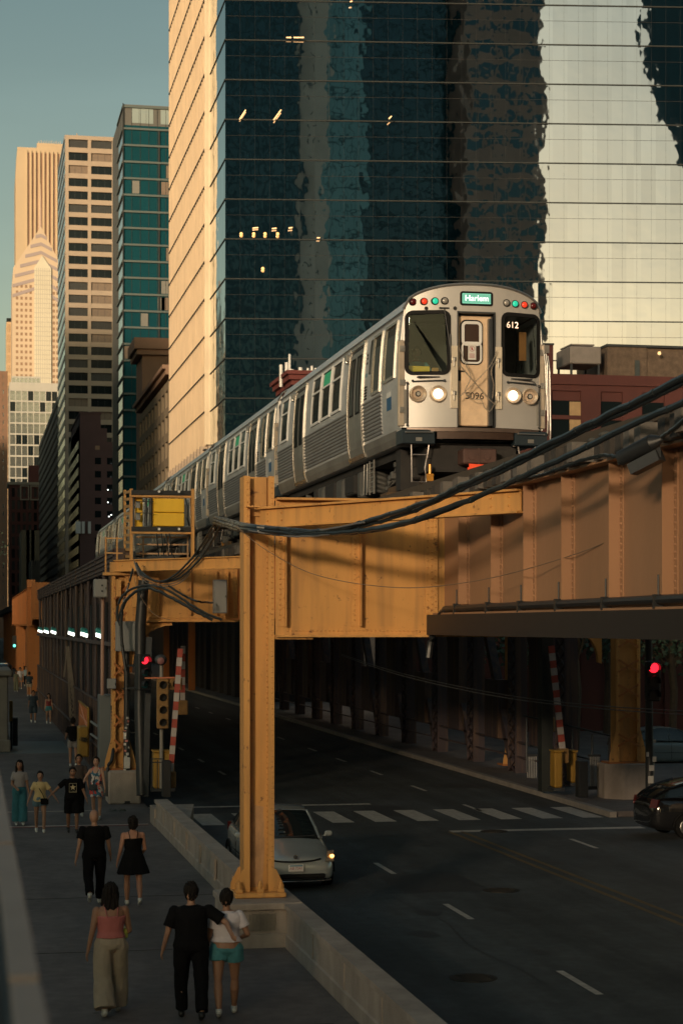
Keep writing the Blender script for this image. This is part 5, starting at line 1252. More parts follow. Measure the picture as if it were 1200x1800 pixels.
            m = MB(); m.bbox(sg*(hx(3.4)+.001), ya+1.6, 3.28, sg*(hx(3.4)+.10), ya+1.8, 3.44, .02); m.sph((sg*(hx(3.3)+.05), ya+1.7, 3.28), .05, 8); B(m, 'door_indicator', steel_d)
        # windows
        ws = [(.42, 1.45, 2.32, 3.44, 0), (1.75, 2.55, 2.22, 3.44, 0), (12.95, 14.1, 2.32, 3.46, 1)]+[(5.85+k*1.27, 5.85+k*1.27+1.12, 2.30, 3.46, 1) for k in range(3)]
        for (ya, yb, za, zb, div) in ws:
            m = MB(); sideframe(m, sg, ya, yb, za, zb, .055, .0, .035)
            if div: sidepanel(m, sg, ya+.055, yb-.055, zb-.42, zb-.375, 0, .033, 1)
            f = B(m, 'side_window', wht if div else steel2)
            q = MB(); sidepanel(q, sg, ya+.05, yb-.05, za+.05, zb-.05, .003, .012, 5); B(q, 'pane', sideglass, f)
        # the lit green side display behind one window top
        m = MB(); sidepanel(m, sg, 7.25, 8.1, 3.10, 3.38, .0125, .016, 1); B(m, 'side_display', mat('side_green', (.02,.25,.12), .5, 0, 0, emit=(.03,.45,.18), estr=.12))
        # fluted panels
        for ya, yb in ((1.62, 3.38), (5.1, 10.38), (12.1, 14.5)):
            m = MB(); zz = 1.36; rings = []; first = True
            prof = []
            while zz < 2.16: prof += [(zz, .002), (zz+.018, .022), (zz+.045, .022), (zz+.063, .002)]; zz += .075
            for z_, o_ in prof: rings.append([(sg*(hx(z_)-.01), ya, z_), (sg*(hx(z_)+o_), ya, z_), (sg*(hx(z_)+o_), yb, z_), (sg*(hx(z_)-.01), yb, z_)])
            m.loft(rings); B(m, 'fluted_panel', mat('fluted_steel', (.25,.255,.26), .36, .4, .22, .8, streak=.25))
        m = MB(); sidepanel(m, sg, .3, LEN-.1, 1.04, 1.30, .002, .03, 2); B(m, 'side_sill', mat('sill_dull', (.30,.29,.27), .45, .6, .25, 1.0))
        # emblem, notices, slit display, vents
        m = MB(); sidepanel(m, sg, .72, 1.12, 1.75, 2.10, .003, .006, 2); B(m, 'emblem', mat('emblem_blue', (.02,.10,.22), .5, 0, .05))
        m = MB(); sidepanel(m, sg, .72, 1.12, 2.0, 2.10, .0065, .009, 1); B(m, 'emblem_band', wht)
        m = MB(); sidepanel(m, sg, 2.68, 2.86, 2.7, 3.4, .002, .02, 4); B(m, 'slit_window', dglass)
        m = MB()
        for k in range(5): sidepanel(m, sg, 3.05, 3.3, 2.22+k*.06, 2.25+k*.06, .002, .012, 1)
        for zz in (2.95, 3.05, 3.12): sidepanel(m, sg, 3.1, 3.2, zz, zz+.04, .002, .008, 1)
        B(m, 'vent_slots', rubber)
        m = MB(); sidepanel(m, sg, 3.06, 3.24, 2.68, 2.76, .002, .005, 1); B(m, 'notice_sticker', mat('sticker_blue', (.15,.30,.36), .5))
        for zz in (2.35, 2.0, 1.6):
            m = MB(); m.tube([(sg*(hx(zz)), LEN-.12, zz), (sg*(hx(zz)+.05), LEN-.1, zz-.03), (sg*(hx(zz)+.05), LEN+.06, zz-.03)], .012, 6); B(m, 'end_grab', steel2)
    # --- car end diaphragm
    m = MB(); m.box(-.9, LEN-.01, 1.15, .9, LEN+.27, 3.5); m.box(-1.25, LEN+.001, 1.1, 1.25, LEN+.04, 3.7); B(m, 'gangway', rubber)
    # --- underframe
    m = MB(); m.box(-1.15, 1.3, .85, 1.15, LEN-.3, 1.03); B(m, 'underframe', under)
    rr = random.Random(11)
    for (ya, yb, za, mt) in ((3.9,4.5,.35,under2),(4.6,5.0,.30,under2),(5.3,6.4,.42,under),(6.6,7.4,.35,under2),(7.6,8.8,.45,under),(9.0,9.7,.38,under2),(9.8,10.3,.33,under)):
        for sg in (-1, 1):
            m = MB(); m.bbox(sg*.5, ya, za, sg*1.22, yb, .86, .03); m.box(sg*1.22, ya+.08, za+.06, sg*1.235, yb-.08, .80)
            bx = B(m, 'equipment_box', mt)
    for sg in (-1, 1):
        m = MB(); y0 = 3.1
        for yy in (y0, y0+.42): m.box(sg*1.24, yy, .28, sg*1.27, yy+.035, .98)
        for k in range(7): m.box(sg*1.24, y0, .32+k*.1, sg*1.265, y0+.45, .345+k*.1)
        B(m, 'side_ladder', steel_d)
        m = MB(); y0 = 3.75
        m.tube([(sg*1.26, y0, .95), (sg*1.28, y0, .3), (sg*1.28, y0+.3, .3), (sg*1.26, y0+.3, .95)], .015, 6); B(m, 'stirrup', steel_d)
    for yc_ in (1.9, 12.3):
        m = MB()
        for sg in (-1, 1): m.bbox(sg*.78, yc_-1.15, .40, sg*1.0, yc_+1.15, .66, .04); m.cyl((sg*.9, yc_-.25, .5), (sg*.9, yc_-.25, .9), .11, n=10); m.cyl((sg*.9, yc_+.25, .5), (sg*.9, yc_+.25, .9), .11, n=10)
        m.box(-1.0, yc_-.2, .5, 1.0, yc_+.2, .86); bg_ = B(m, 'bogie', under)
        for yw in (yc_-.95, yc_+.95):
            for sg in (-1, 1): q = MB(); q.cyl((sg*.68, yw, .355), (sg*.80, yw, .355), .355, n=24); q.cyl((sg*.80, yw, .355), (sg*.83, yw, .355), .26, .2, n=18); B(q, 'wheel', mat('wheel_steel', (.12,.09,.075), .4, .6, .2), bg_)
        for k in range(14):
            q = None
        m = MB()
        for k in range(16):
            yy = yc_+rr.uniform(-1, 1); zz = rr.uniform(.25, .8); sg = -1 if k % 2 else 1; s_ = rr.uniform(.04, .10)
            m.bbox(sg*1.0, yy, zz, sg*(1.08+s_), yy+s_*1.6, zz+s_*1.5, .01)
            m.tube([(sg*1.05, yy, zz), (sg*1.12, yy+.12, zz-.1), (sg*1.05, yy+.25, zz+.05)], .014, 5)
        B(m, 'brake_gear', under2, bg_)
        for sg in (-1, 1): q = MB(); q.box(sg*1.02, yc_-.3, .12, sg*1.32, yc_+.3, .20); q.box(sg*1.0, yc_-.5, .2, sg*1.12, yc_+.5, .34); B(q, 'shoe_beam', mat('shoe_timber', (.10,.06,.03), .8, 0, .3), bg_)
    m = MB(); m.cyl((-.86, -.12, .35), (-.86, -.12, .62), .03, n=8); m.box(-.93, -.16, .30, -.80, -.06, .44); B(m, 'yellow_valve', mat('amber_metal', (.55,.25,.04), .35, .3, .2))  # plain amber colour on a small fitting
    return R
car0 = make_car('silver lead train car with lit headlights and grey cab front facing the viewer')
TX, TY, TZr = 9.41, 35.05, 7.60
car0.location = (TX, TY, TZr)
labs = ['second silver train car, coupled directly behind the lead car', 'third silver train car, above the orange column top', 'fourth silver train car, seen behind the yellow equipment cabinet', 'fifth silver train car, between the cabinet and the last car', 'last silver train car at the far left end of the train']
for k in range(5):
    c_ = dup(car0); c_.location = (TX, TY+(k+1)*14.93, TZr); c_['label'] = labs[k]
# ================================================================== cables
cab_m = mat('cable_black', (.022,.028,.03), .28, 0, .1, 3, spec=.8); cab_g = mat('cable_grey', (.14,.14,.14), .4, 0, .1, 3); wire_m = mat('thin_wire', (.20,.14,.09), .5)
def cable(pts, r, label, m_=None, grp='cables hanging along the railway', n=8):
    q = MB(); bp_ = bez([P(*p) for p in pts], n)
    if r > .012:
        rg_ = random.Random(len(label)+int(r*1e4)); bp_ = [p_+Vector((0, 0, rg_.uniform(-.3, .3)*r)) for p_ in bp_]
        acc = 0
        for a_, b_ in zip(bp_, bp_[1:]):
            acc += (b_-a_).length
            if acc > 1.7 and (b_-a_).length > .05: d_ = (b_-a_).normalized(); q.cyl(a_, a_+d_*.05, r*1.18, n=8); acc = 0
    q.tube(bp_, r, 8)
    return tag(q.build('cable', m_ or cab_m, None, True), label, 'cable', grp)
cable([(376,915,46),(395,921,40),(430,930,30.0),(500,936,29.2),(580,932,28.4),(660,912,27.3),(750,882,25.6),(820,849,24.2),(900,812,22.6),(1050,738,20.6),(1200,664,18.8),(1300,612,17.8),(1520,505,15.6),(1900,330,12.6)], .036, 'topmost thick black cable rising to the right edge of the photo')
cable([(376,919,46),(395,925,40),(430,933,30.1),(500,938,29.3),(580,936,28.5),(660,919,27.4),(740,893,26.0),(820,856,24.3),(900,820,22.7),(1050,746,20.7),(1200,674,18.9),(1300,622,17.9),(1520,517,15.7),(1900,345,12.7)], .030, 'thick black cable touching the topmost one from below')
cable([(378,910,46),(400,916,40),(430,925,30.0),(500,931,29.2),(580,937,28.4),(680,926,27.0),(760,903,25.6),(850,868,24.0),(950,823,22.0),(1080,762,20.3),(1200,706,18.9),(1300,656,18.0),(1520,548,15.7),(1900,372,12.7)], .038, 'middle thick black cable rising to the right edge of the photo')
cable([(378,912,46),(400,919,40),(430,928,30.0),(520,939,29.0),(620,938,28),(700,925,26.8),(780,900,25.4),(870,858,24.0),(950,835,22.3),(1040,804,21),(1086,803,20.5)], .022, 'lowest black cable running into the black splice box')
cable([(378,908,46),(400,912,40),(430,920,30.1),(500,928,29.3),(560,932,28.6),(640,918,27.5)], .014, 'thin grey cable at the top of the bundle crossing the orange column', cab_g)
cable([(378,914,46),(400,922,40),(430,931,29.9),(500,942,29.1),(560,941,28.6),(640,930,27.6),(700,918,26.7)], .014, 'thin grey cable at the bottom of the bundle crossing the orange column', cab_g)
sb = thing('splice_box', 'black cable splice box hanging from the cables at the upper right', 'splice box', P(1120, 800, 20.3))
m = MB(); A, B_ = P(1090, 806, 20.4), P(1146, 778, 20.1); m.cyl(A, B_, .085, .095, 12); m.cyl(B_, P(1166, 770, 20), .09, .02, 12); m.cyl(A, P(1084, 804, 20.4), .085, .02, 12); m.build('sleeve', blk, sb, True)
m = MB(); m.bar(P(1110, 826, 20.3), P(1160, 800, 20.1), .16, .12); m.bar(P(1112, 812, 20.3), P(1112, 826, 20.3), .05, .05); m.bar(P(1154, 780, 20.1), P(1156, 806, 20.1), .05, .05); m.build('hanging_box', dkg, sb)
cable([(1162,768,20),(1185,752,19.6),(1215,728,19.2),(1260,700,18.8),(1500,590,16),(1900,400,12.8)], .022, 'short black cable leaving the splice box to the right')
cable([(415,925,30.2),(470,968,30.0),(560,1012,29.5),(700,1033,28.5),(830,1022,27),(960,990,25),(1080,945,23),(1180,872,21.5),(1230,840,21),(1500,640,18)], .006, 'thin sagging wire across the orange girder', wire_m)
grp2 = 'cables at the portal column'
for k, (dx, r_) in enumerate(((0,.03),(7,.022),(15,.026))):
    cable([(378+dx*.8,918,50),(352+dx,962,52),(330+dx,990,52.6),(300+dx,1016,53),(275+dx*.4,1022,53.2),(250,1006+dx*.3,53.3),(240,990,53.6)], r_, ('first','second','third')[k]+' of the cables sagging from the train side to the portal column', cab_m, grp2)
for k, o_ in enumerate((0, 4, 8)):
    cable([(236,986,53.6),(244,1002+o_,53.5),(262,1018+o_,53.4),(290,1024+o_,53.2),(320,1014+o_,53.1),(345,985+o_,52.9),(372,948+o_,52)], .012, ('upper','middle','lower')[k]+' thin grey wire looping below the yellow cabinet', cab_g, grp2)
cable([(212,1100,53.8),(206,1080,53.8),(214,1050,53.7),(240,1032,53.4),(275,1030,53.2),(310,1046,53.1),(350,1072,53),(390,1090,53)], .036, 'black hose arching from the grey box to the right below the wires', cab_m, grp2)
cable([(222,1180,53.8),(214,1120,53.8),(216,1070,53.7),(232,1045,53.4),(262,1034,53.2),(300,1050,53.1),(340,1072,53.0),(374,1090,53)], .045, 'thickest black hose arching beside the portal column', cab_m, grp2)
cable([(234,1000,53.6),(226,1030,53.7),(216,1062,53.7),(207,1092,53.8)], .03, 'short black cable dropping from the portal top to the grey box', cab_m, grp2)
cable([(296,1030,53),(330,1050,53),(352,1058,53),(374,1059,54)], .03, 'black cable reaching the tall grey box right of the portal column', cab_m, grp2)
cable([(234,1000,53.6),(240,1030,53.6),(256,1062,53.6),(275,1082,53.5),(300,1090,53.4)], .008, 'thin pale wire dropping from the portal top', wire_m, grp2)
cable([(600,1150,60),(700,1182,56),(850,1215,52),(1000,1236,49),(1200,1250,46),(1300,1252,45),(1700,1250,38)], .012, 'upper thin wire spanning the road under the girder', cab_g, 'wires under the railway')
cable([(600,1152,60),(700,1186,56),(850,1220,52),(1000,1241,49),(1200,1256,46),(1300,1258,45),(1700,1256,38)], .012, 'lower thin wire spanning the road under the girder', cab_g, 'wires under the railway')

# ================================================================== equipment cabinet above the portal
def bx(mb, px0, py0, px1, py1, D, dep=.1, r=0, dy=0):
    x0, x1 = XD(px0, D), XD(px1, D); y = Yof((x0+x1)/2, D)+dy; z1, z0 = zz_(py0, D), zz_(py1, D)
    (mb.bbox(x0, y, z0, x1, y+dep, z1, r) if r else mb.box(x0, y, z0, x1, y+dep, z1)); return mb
ec = thing('equipment_cabinet', 'bright yellow panelled signal cabinet in an orange frame above the portal', 'cabinet', P(280, 985, 55))
for px0, px1 in ((229,234),(337,342)): m = bx(MB(), px0, 859, px1, 985, 55, .28); m.build('frame_post', ORG, ec)
m = bx(MB(), 218, 861, 222, 985, 58, .1); m.build('frame_post', ORG, ec)
for k in range(10):
    m = MB(); m.bar(P(220, 866+k*12.5, 57.9), P(230, 864+k*12.7, 55.1), .05, .08); m.build('side_rung', ORG, ec)
m = bx(MB(), 231, 862, 338, 870, 55, .22, dy=-.03); m.build('top_channel', blk, ec)
m = bx(MB(), 231, 926, 338, 934, 55, .22, dy=-.03); m.build('bottom_channel', blk, ec)
for px, py in ((280,864),(315,864),(280,930),(315,930)): m = MB(); m.cyl(P(px, py, 54.9), P(px, py, 54.82), .04, n=8); m.build('bolt', wht, ec)
for py in (871, 935): m = bx(MB(), 230, py, 340, py+3.5, 55, .3, dy=-.05); m.build('orange_rail', ORG, ec)
m = bx(MB(), 270, 876, 325, 900.5, 55, .5, .02, dy=.02); bx(m, 270, 901.5, 325, 925, 55, .5, .02, dy=.02); bx(m, 268.5, 874.8, 271, 926, 55, .05, 0, dy=-.02); m.build('yellow_door', ylw, ec)
m = bx(MB(), 239, 874, 252, 926, 55, .3, .02, dy=.1); m.build('yellow_side_panel', ylw, ec)
for px0, px1, pa, pb in ((254.5,259,875,925),(262,268,875,925),(233.5,236.5,874,928)):
    m = MB(); A = P((px0+px1)/2, pa, 54.9); B_ = P((px0+px1)/2, pb, 54.9); m.cyl(A, B_, (px1-px0)/2/60, n=10); m.build('relay_tube', dkg, ec, True)
m = bx(MB(), 239, 881, 247, 893, 54.8, .1, .01); bx(m, 239, 902, 247, 914, 54.8, .1, .01); m.build('grey_relay', gry, ec)
for py in (881, 901): m = bx(MB(), 238, py, 271, py+1.4, 54.7, .04); m.build('clamp', blk, ec)
m = MB(); m.tube([P(326, 877, 54.9), P(330, 890, 54.8), P(329, 910, 54.8), P(333, 924, 54.9)], .03, 6); m.build('black_hose', cab_m, ec)
m = MB()
for py in (944, 957, 973): m.bar(P(240, py, 56), P(332, py+.5, 56), .035, .05)
for px in (252, 295, 330): m.bar(P(px, 942, 56), P(px, 984, 56), .04, .04)
m.build('service_railing', mat('railing_tan', (.55,.34,.18), .5, 0, .15), ec)
for px in (275, 284, 292, 298): m = MB(); m.tube([P(px, 938, 54.9), P(px+2, 955, 54.9), P(px+4, 972, 55), P(px+5, 984, 55)], .022, 6); m.build('drop_cable', blk, ec)
m = MB()
for k in range(9): p = P(262+k*5, 982-(k % 3), 54.6); m.bbox(p.x-.05, p.y-.05, p.z-.05, p.x+.05, p.y+.05, p.z+.06, .01)
m.box(XD(236,54.7), Yof(5,54.7), 7.07, XD(345,54.7), Yof(5,54.7)+.25, 7.12); m.build('cable_glands', dkg, ec)
lr = thing('platform_railing', 'small tan pipe railing left of the yellow cabinet on the portal', 'railing', P(200, 1000, 56))
m = MB()
for py in (946, 972): m.bar(P(186, py, 56), P(216, py+.5, 56), .035, .035)
for px in (186, 206): m.bar(P(px, 944, 56), P(px, 1006, 56), .045, .045)
m.build('pipe_frame', ORG, lr)
def cabinet(name, label, px0, py0, px1, py1, D, dep, cat, m_=None, holes=()):
    root = thing(name, label, cat, P((px0+px1)/2, py1, D), 'grey electrical boxes')
    bx(MB(), px0, py0, px1, py1, D, dep, .02).build('body', m_ or gry, root)
    o = (px1-px0)*.08; bx(MB(), px0+o, py0+o, px1-o, py1-o, D, .02, 0, dy=-.022).build('door', m_ or gry, root)
    for hx_, hy_ in holes: q = MB(); q.cyl(P(hx_, hy_, D-.04), P(hx_, hy_, D-.06), .03, n=10); q.build('knob', blk, root)
    q = bx(MB(), px1-o*2.2, (py0+py1)/2-2, px1-o*1.5, (py0+py1)/2+2, D, .03, 0, dy=-.05); q.build('latch', blk, root)
    return root
cabinet('junction_box', 'pale grey junction box with two black knobs at the top corner of the bridge', 166, 1018, 190, 1050, 55.2, .45, 'junction box', holes=((180,1029),(180,1039)))
cabinet('junction_box', 'tall grey box hanging on the portal girder beside the near orange column', 376, 1019, 400, 1078, 54.3, .35, 'junction box')
cabinet('junction_box', 'wide grey box on the portal column above the signals', 204, 1092, 246, 1145, 54.4, .3, 'junction box')
cabinet('junction_box', 'small grey box low on the left of the portal column', 189, 1193, 205, 1211, 54.6, .2, 'junction box')
cabinet('utility_cabinet', 'tall slate grey cabinet between the bridge and the concrete pedestal', 174, 1221, 198, 1398, 56, .6, 'cabinet', mat('slate_cabinet', (.13,.15,.16), .45, .1, .15, 1.2, streak=3))
m = MB(); m.cyl(P(181, 1040, 55.6), P(180, 1222, 55.6), .05, n=8); tag(m.build('conduit', mat('pink_pipe', (.36,.22,.17), .5, 0, .2), None), 'pinkish vertical pipe below the pale grey junction box', 'pipe')
m = MB(); m.tube(bez([P(198, 1240, 55), P(200, 1300, 55), P(197, 1335, 54.8), P(190, 1350, 54.7), P(188, 1400, 54.6)], 5), .05, 8); tag(m.build('conduit', blk, None, True), 'black bent pipe between the slate cabinet and the pedestal', 'pipe')

# ================================================================== lamp posts, signals, gates
lp = thing('lamp_post', 'black post with flared base and stickers before the square pedestal', 'lamp post', G(223, 1412))
b = lp.location; m = MB(); prof = [(0,.26),(.08,.26),(.12,.20),(.35,.155),(.55,.12),(.62,.13),(.68,.10),(2.2,.085),(5.0,.075)]
rings = [[(b.x+r_*math.cos(2*math.pi*i/14), b.y+r_*math.sin(2*math.pi*i/14), z_) for i in range(14)] for z_, r_ in prof]; m.loft(rings); m.build('post', blk, lp, True)
rr = random.Random(12)
for k in range(16):
    zz = 1.15+k*.095 if k < 15 else .95; a_ = rr.uniform(-2.3, -.9); s_ = rr.uniform(.04, .075); cx_, cy_ = b.x+.10*math.cos(a_), b.y+.10*math.sin(a_)
    t_ = Vector((-math.sin(a_), math.cos(a_), 0)); q = MB(); q.bar(Vector((cx_, cy_, zz))-t_*s_*.6, Vector((cx_, cy_, zz))+t_*s_*.6, .006, s_*rr.uniform(.8, 1.6)); q.build('sticker', mat(('sticker_white','sticker_red','sticker_pale')[k % 3], ((.55,.53,.5),(.5,.18,.16),(.42,.42,.40))[k % 3], .6), lp)
q = MB(); q.bbox(b.x-.09, b.y-.13, 1.02, b.x+.09, b.y-.09, 1.34, .01); q.build('notice_plate', mat('plate_pale', (.50,.50,.48), .5), lp)
for zz in (2.05, 3.3, 4.6): q = MB(); q.cyl((b.x, b.y, zz), (b.x, b.y, zz+.05), .11, n=12); q.bar((b.x, b.y, zz), (b.x+.35, b.y, zz), .03, .03); q.build('band_clamp', blk, lp)
gl = {}
def lens_mat(kind):
    return {'off': mat('signal_lens_off', (.02,.02,.02), .3), 'red': mat('signal_red_lit', (.8,.05,.06), .4, 0, 0, emit=(1,.015,.03), estr=1.5), 'teal': mat('signal_lens_teal', (.02,.10,.12), .25, 0, 0)}[kind]
def sighead(root, c, lamps, m_, w_=.32, rz=0., lensr=.105, name='signal_head'):
    """a column of lamps facing the viewer; c is the top centre"""
    R_ = Matrix.Rotation(rz, 4, 'Z'); c = Vector(c)
    def T(p): return c+(R_ @ Vector(p))
    h = .34*len(lamps); m = MB(); q = MB(); q.bbox(-w_/2, -.1, -h, w_/2, .12, 0, .025); m.add([T(v) for v in q.v], q.f); hd = m.build(name, m_, root)
    for i, k in enumerate(lamps):
        zc = -.17-.34*i; m = MB(); m.cyl(T((0,-.1,zc)), T((0,-.125,zc)), lensr, n=16); m.build('lens', lens_mat(k), hd)
        m = MB(); pts = []
        for j in range(9):
            t = math.radians(-20+220*j/8); pts.append((math.cos(t)*(lensr+.02), math.sin(t)*(lensr+.02)))
        for (xa, za), (xb, zb) in zip(pts, pts[1:]): m.add([T((xa,-.1,zc+za)), T((xb,-.1,zc+zb)), T((xb,-.32,zc+zb)), T((xa,-.32,zc+za)), T((xa*.93,-.1,zc+za*.93)), T((xb*.93,-.1,zc+zb*.93)), T((xb*.93,-.32,zc+zb*.93)), T((xa*.93,-.32,zc+za*.93))], [(0,1,2,3),(7,6,5,4),(3,2,6,7)])
        m.build('visor', m_, hd)
    return hd
ts = thing('traffic_signal', 'black traffic signal with a lit red lamp on the mast by the portal column', 'traffic signal', P(250, 1215, 53.3))
sighead(ts, P(252, 1150, 53.3), ('red','teal','teal'), blk, .36, .35)
m = MB(); m.bar(P(226, 1170, 54), P(246, 1170, 53.4), .05, .05); m.bar(P(226, 1210, 54), P(246, 1208, 53.4), .05, .05); m.build('bracket', blk, ts)
q = MB(); q.tube([P(253, 1020, 54.2), P(247, 1100, 54.2), P(246, 1250, 54), P(250, 1398, 53.6)], .16, 10); tag(q.build('signal_mast', blk, None, True), 'thick black mast rising behind the traffic signal at the portal', 'mast')
q = MB(); q.bar(P(262, 1120, 53.9), P(256, 1400, 53.6), .16, .16); tag(q.build('signal_mast', dkg, None), 'dark square post just right of the thick black mast', 'mast')
rs = thing('railway_signal', 'dull yellow four lamp signal with a fifth lamp, before the striped barrier arm', 'signal', P(285, 1390, 51.5), None)
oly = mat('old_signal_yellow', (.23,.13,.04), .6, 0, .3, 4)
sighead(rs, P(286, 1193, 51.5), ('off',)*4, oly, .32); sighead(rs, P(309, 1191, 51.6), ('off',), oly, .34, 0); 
m = MB(); m.cyl(P(284, 1386, 51.7), P(284, 1160, 51.7), .055, n=10); m.build('pole', mat('pole_grey', (.22,.21,.19), .5, .3, .2), rs, True)
m = MB(); m.bar(P(255, 1192, 51.4), P(308, 1191, 51.4), .03, .04); m.build('cross_bar', mat('orange_bar', (.45,.13,.05), .6), rs)
m = MB(); m.sph(P(283, 1160, 51.6), .17, 14, 0, (1, .5, .9)); m.sph(P(283, 1162, 51.4), .10, 10, 1, (1, .4, 1)); m.build('bell', [dkg, mat('bell_rose', (.22,.10,.10), .5)], rs, True)
stw, stt = mat('stripe_white', (.40,.37,.35), .6, 0, .15, 4), mat('stripe_red', (.34,.06,.04), .6, 0, .2, 4)
def gate(name, label, A, B_, n, w_, grp):
    root = thing(name, label, 'barrier arm', A, grp); A, B_ = Vector(A), Vector(B_)
    m = MB(); 
    for k in range(n): m.bar(A.lerp(B_, k/n), A.lerp(B_, (k+.98)/n), w_, .06, (0,-1,0), k % 2)
    m.build('striped_arm', [stt, stw], root); q = MB(); q.bbox(A.x-.16, A.y-.1, A.z-.2, A.x+.16, A.y+.14, A.z+.25, .03); q.build('pivot', oly, root); return root
gate('barrier_arm', 'raised red and white striped barrier arm behind the four lamp signal', P(299, 1372, 51), P(317, 1140, 51), 15, .14, 'striped barrier arms')
gate('barrier_arm', 'second striped barrier arm, just right of the one behind the four lamp signal', P(321, 1245, 58), P(322, 1135, 58), 8, .14, 'striped barrier arms')
gate('barrier_arm', 'long striped barrier arm above the yellow box at the right side of the road', P(989, 1330, 57), P(968, 1135, 57), 15, .19, 'striped barrier arms')
gate('barrier_arm', 'shorter striped barrier arm left of the long one at the right side of the road', P(965, 1275, 58.5), P(967, 1165, 58.5), 7, .13, 'striped barrier arms')
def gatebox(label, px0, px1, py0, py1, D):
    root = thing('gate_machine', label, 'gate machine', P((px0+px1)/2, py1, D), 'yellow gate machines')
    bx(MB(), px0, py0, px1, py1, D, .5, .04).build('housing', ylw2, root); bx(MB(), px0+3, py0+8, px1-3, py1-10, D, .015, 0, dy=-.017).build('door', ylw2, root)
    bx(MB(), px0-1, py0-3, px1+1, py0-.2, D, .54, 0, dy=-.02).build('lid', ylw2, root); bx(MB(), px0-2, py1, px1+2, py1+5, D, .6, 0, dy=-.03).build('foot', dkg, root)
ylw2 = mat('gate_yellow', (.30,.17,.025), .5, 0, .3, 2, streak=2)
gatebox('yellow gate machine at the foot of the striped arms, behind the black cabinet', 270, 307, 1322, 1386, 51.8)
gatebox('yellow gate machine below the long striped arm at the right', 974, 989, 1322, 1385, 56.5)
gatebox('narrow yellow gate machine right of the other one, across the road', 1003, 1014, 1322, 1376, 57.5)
cabinet('control_cabinet', 'narrow black cabinet in front of the yellow gate machine', 286, 1337, 301, 1402, 50.4, .3, 'cabinet', blk)
m = MB()
for py in (1334, 1340): m.bar(P(266, py, 50.8), P(288, py, 50.6), .03, .03)
m.bar(P(267, 1334, 50.8), P(267, 1392, 50.8), .04, .04); m.bar(P(277, 1336, 50.7), P(277, 1388, 50.7), .025, .025); tag(m.build('guard_rail', blk, None), 'small black guard rail beside the black cabinet', 'railing')
# right side
q = bx(MB(), 951, 1112, 972, 1392, 57.5, .4); tag(q.build('dark_post', mat('post_green_black', (.02,.025,.024), .5, 0, .2), None), 'dark steel post left of the striped arms at the right', 'post')
m = MB()
for py in (1268, 1318): m.tube([P(920, py-10, 62), P(1000, py+8, 60), P(1075, py+26, 57)], .03, 6)
for px, py in ((925,1262),(965,1272),(1005,1282),(1040,1290),(1070,1296)): m.cyl(P(px, py, 61-(px-925)*.027), P(px, py+95, 61-(px-925)*.027), .035, n=6)
tag(m.build('pipe_railing', dkg, None), 'dark pipe railing along the far pavement at the right', 'railing')
slat = mat('pale_slat', (.30,.30,.29), .5, 0, .2)
for px0, lab in ((926, 'left'), (1036, 'right')):
    pf = thing('slatted_barricade', f'pale slatted barricade panel, the {lab} one on the far pavement', 'barricade', P(px0+9, 1392, 56), 'slatted barricades'); D = 57 if px0 > 1000 else 64
    m = MB()
    for k in range(6): bx(m, px0+k*3, 1330, px0+1.6+k*3, 1382, D, .02)
    m.build('slats', slat, pf); m = bx(bx(MB(), px0-3, 1326, px0+20, 1330, D, .06), px0-3, 1382, px0+20, 1388, D, .06); m.build('frame', dkg, pf)
q = bx(MB(), 1014, 1335, 1034, 1400, 55.5, .4, .02); bx(q, 1055, 1330, 1075, 1398, 56.2, .4, .02); 
cabinet('control_cabinet', 'black cabinet between the yellow machines and the octagonal pedestal', 1016, 1338, 1034, 1402, 55.5, .35, 'cabinet', blk)
ts = thing('traffic_signal', 'black traffic signal with a bright red lamp at the right edge', 'traffic signal', P(1145, 1250, 48))
sighead(ts, P(1146, 1162, 48), ('red','off','off'), blk, .36, -.1, .125)
q = thing('signal_post', 'black signal post with pale stickers at the right edge, behind the dark car', 'post', P(1141, 1440, 49))
m = MB(); m.cyl(P(1141, 1430, 49), P(1139, 1110, 49), .11, .09, 12); m.build('post', blk, q, True)
for px, py, w_, h_ in ((1135,1322,5,8),(1146,1330,7,9),(1140,1345,9,10),(1138,1364,10,13),(1147,1300,5,6)): bx(MB(), px, py, px+w_, py+h_, 48.8, .01).build('sticker', mat('sticker_pale', (.42,.42,.40)), q)

# left side bits on the pavement
bp = thing('stone_pier', 'dark stone pier at the left edge of the photo beside the pavement', 'stone pier', G(5, 1322)); b = bp.location
m = MB(); m.bbox(b.x-3, b.y, 0, XD(15, 77), b.y+6, 3.1, .05); m.bbox(b.x-3.2, b.y-.2, 3.1, XD(15, 77)+.15, b.y+6.2, 3.35, .04); m.bbox(b.x-3, b.y-.12, 0, XD(15, 77)+.1, b.y+6.1, .5, .04); m.build('pier', stone, bp)
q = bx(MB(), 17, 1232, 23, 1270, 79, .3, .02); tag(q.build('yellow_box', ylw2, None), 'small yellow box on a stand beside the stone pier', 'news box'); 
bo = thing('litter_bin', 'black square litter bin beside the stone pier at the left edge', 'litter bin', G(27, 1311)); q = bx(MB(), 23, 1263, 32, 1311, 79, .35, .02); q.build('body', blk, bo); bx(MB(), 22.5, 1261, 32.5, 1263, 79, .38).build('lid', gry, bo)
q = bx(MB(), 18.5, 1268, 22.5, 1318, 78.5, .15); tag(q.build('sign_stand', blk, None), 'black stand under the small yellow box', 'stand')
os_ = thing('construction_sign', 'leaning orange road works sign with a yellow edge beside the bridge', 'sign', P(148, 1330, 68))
orr = mat('sign_orange', (.55,.16,.04), .5, 0, .25, 3)
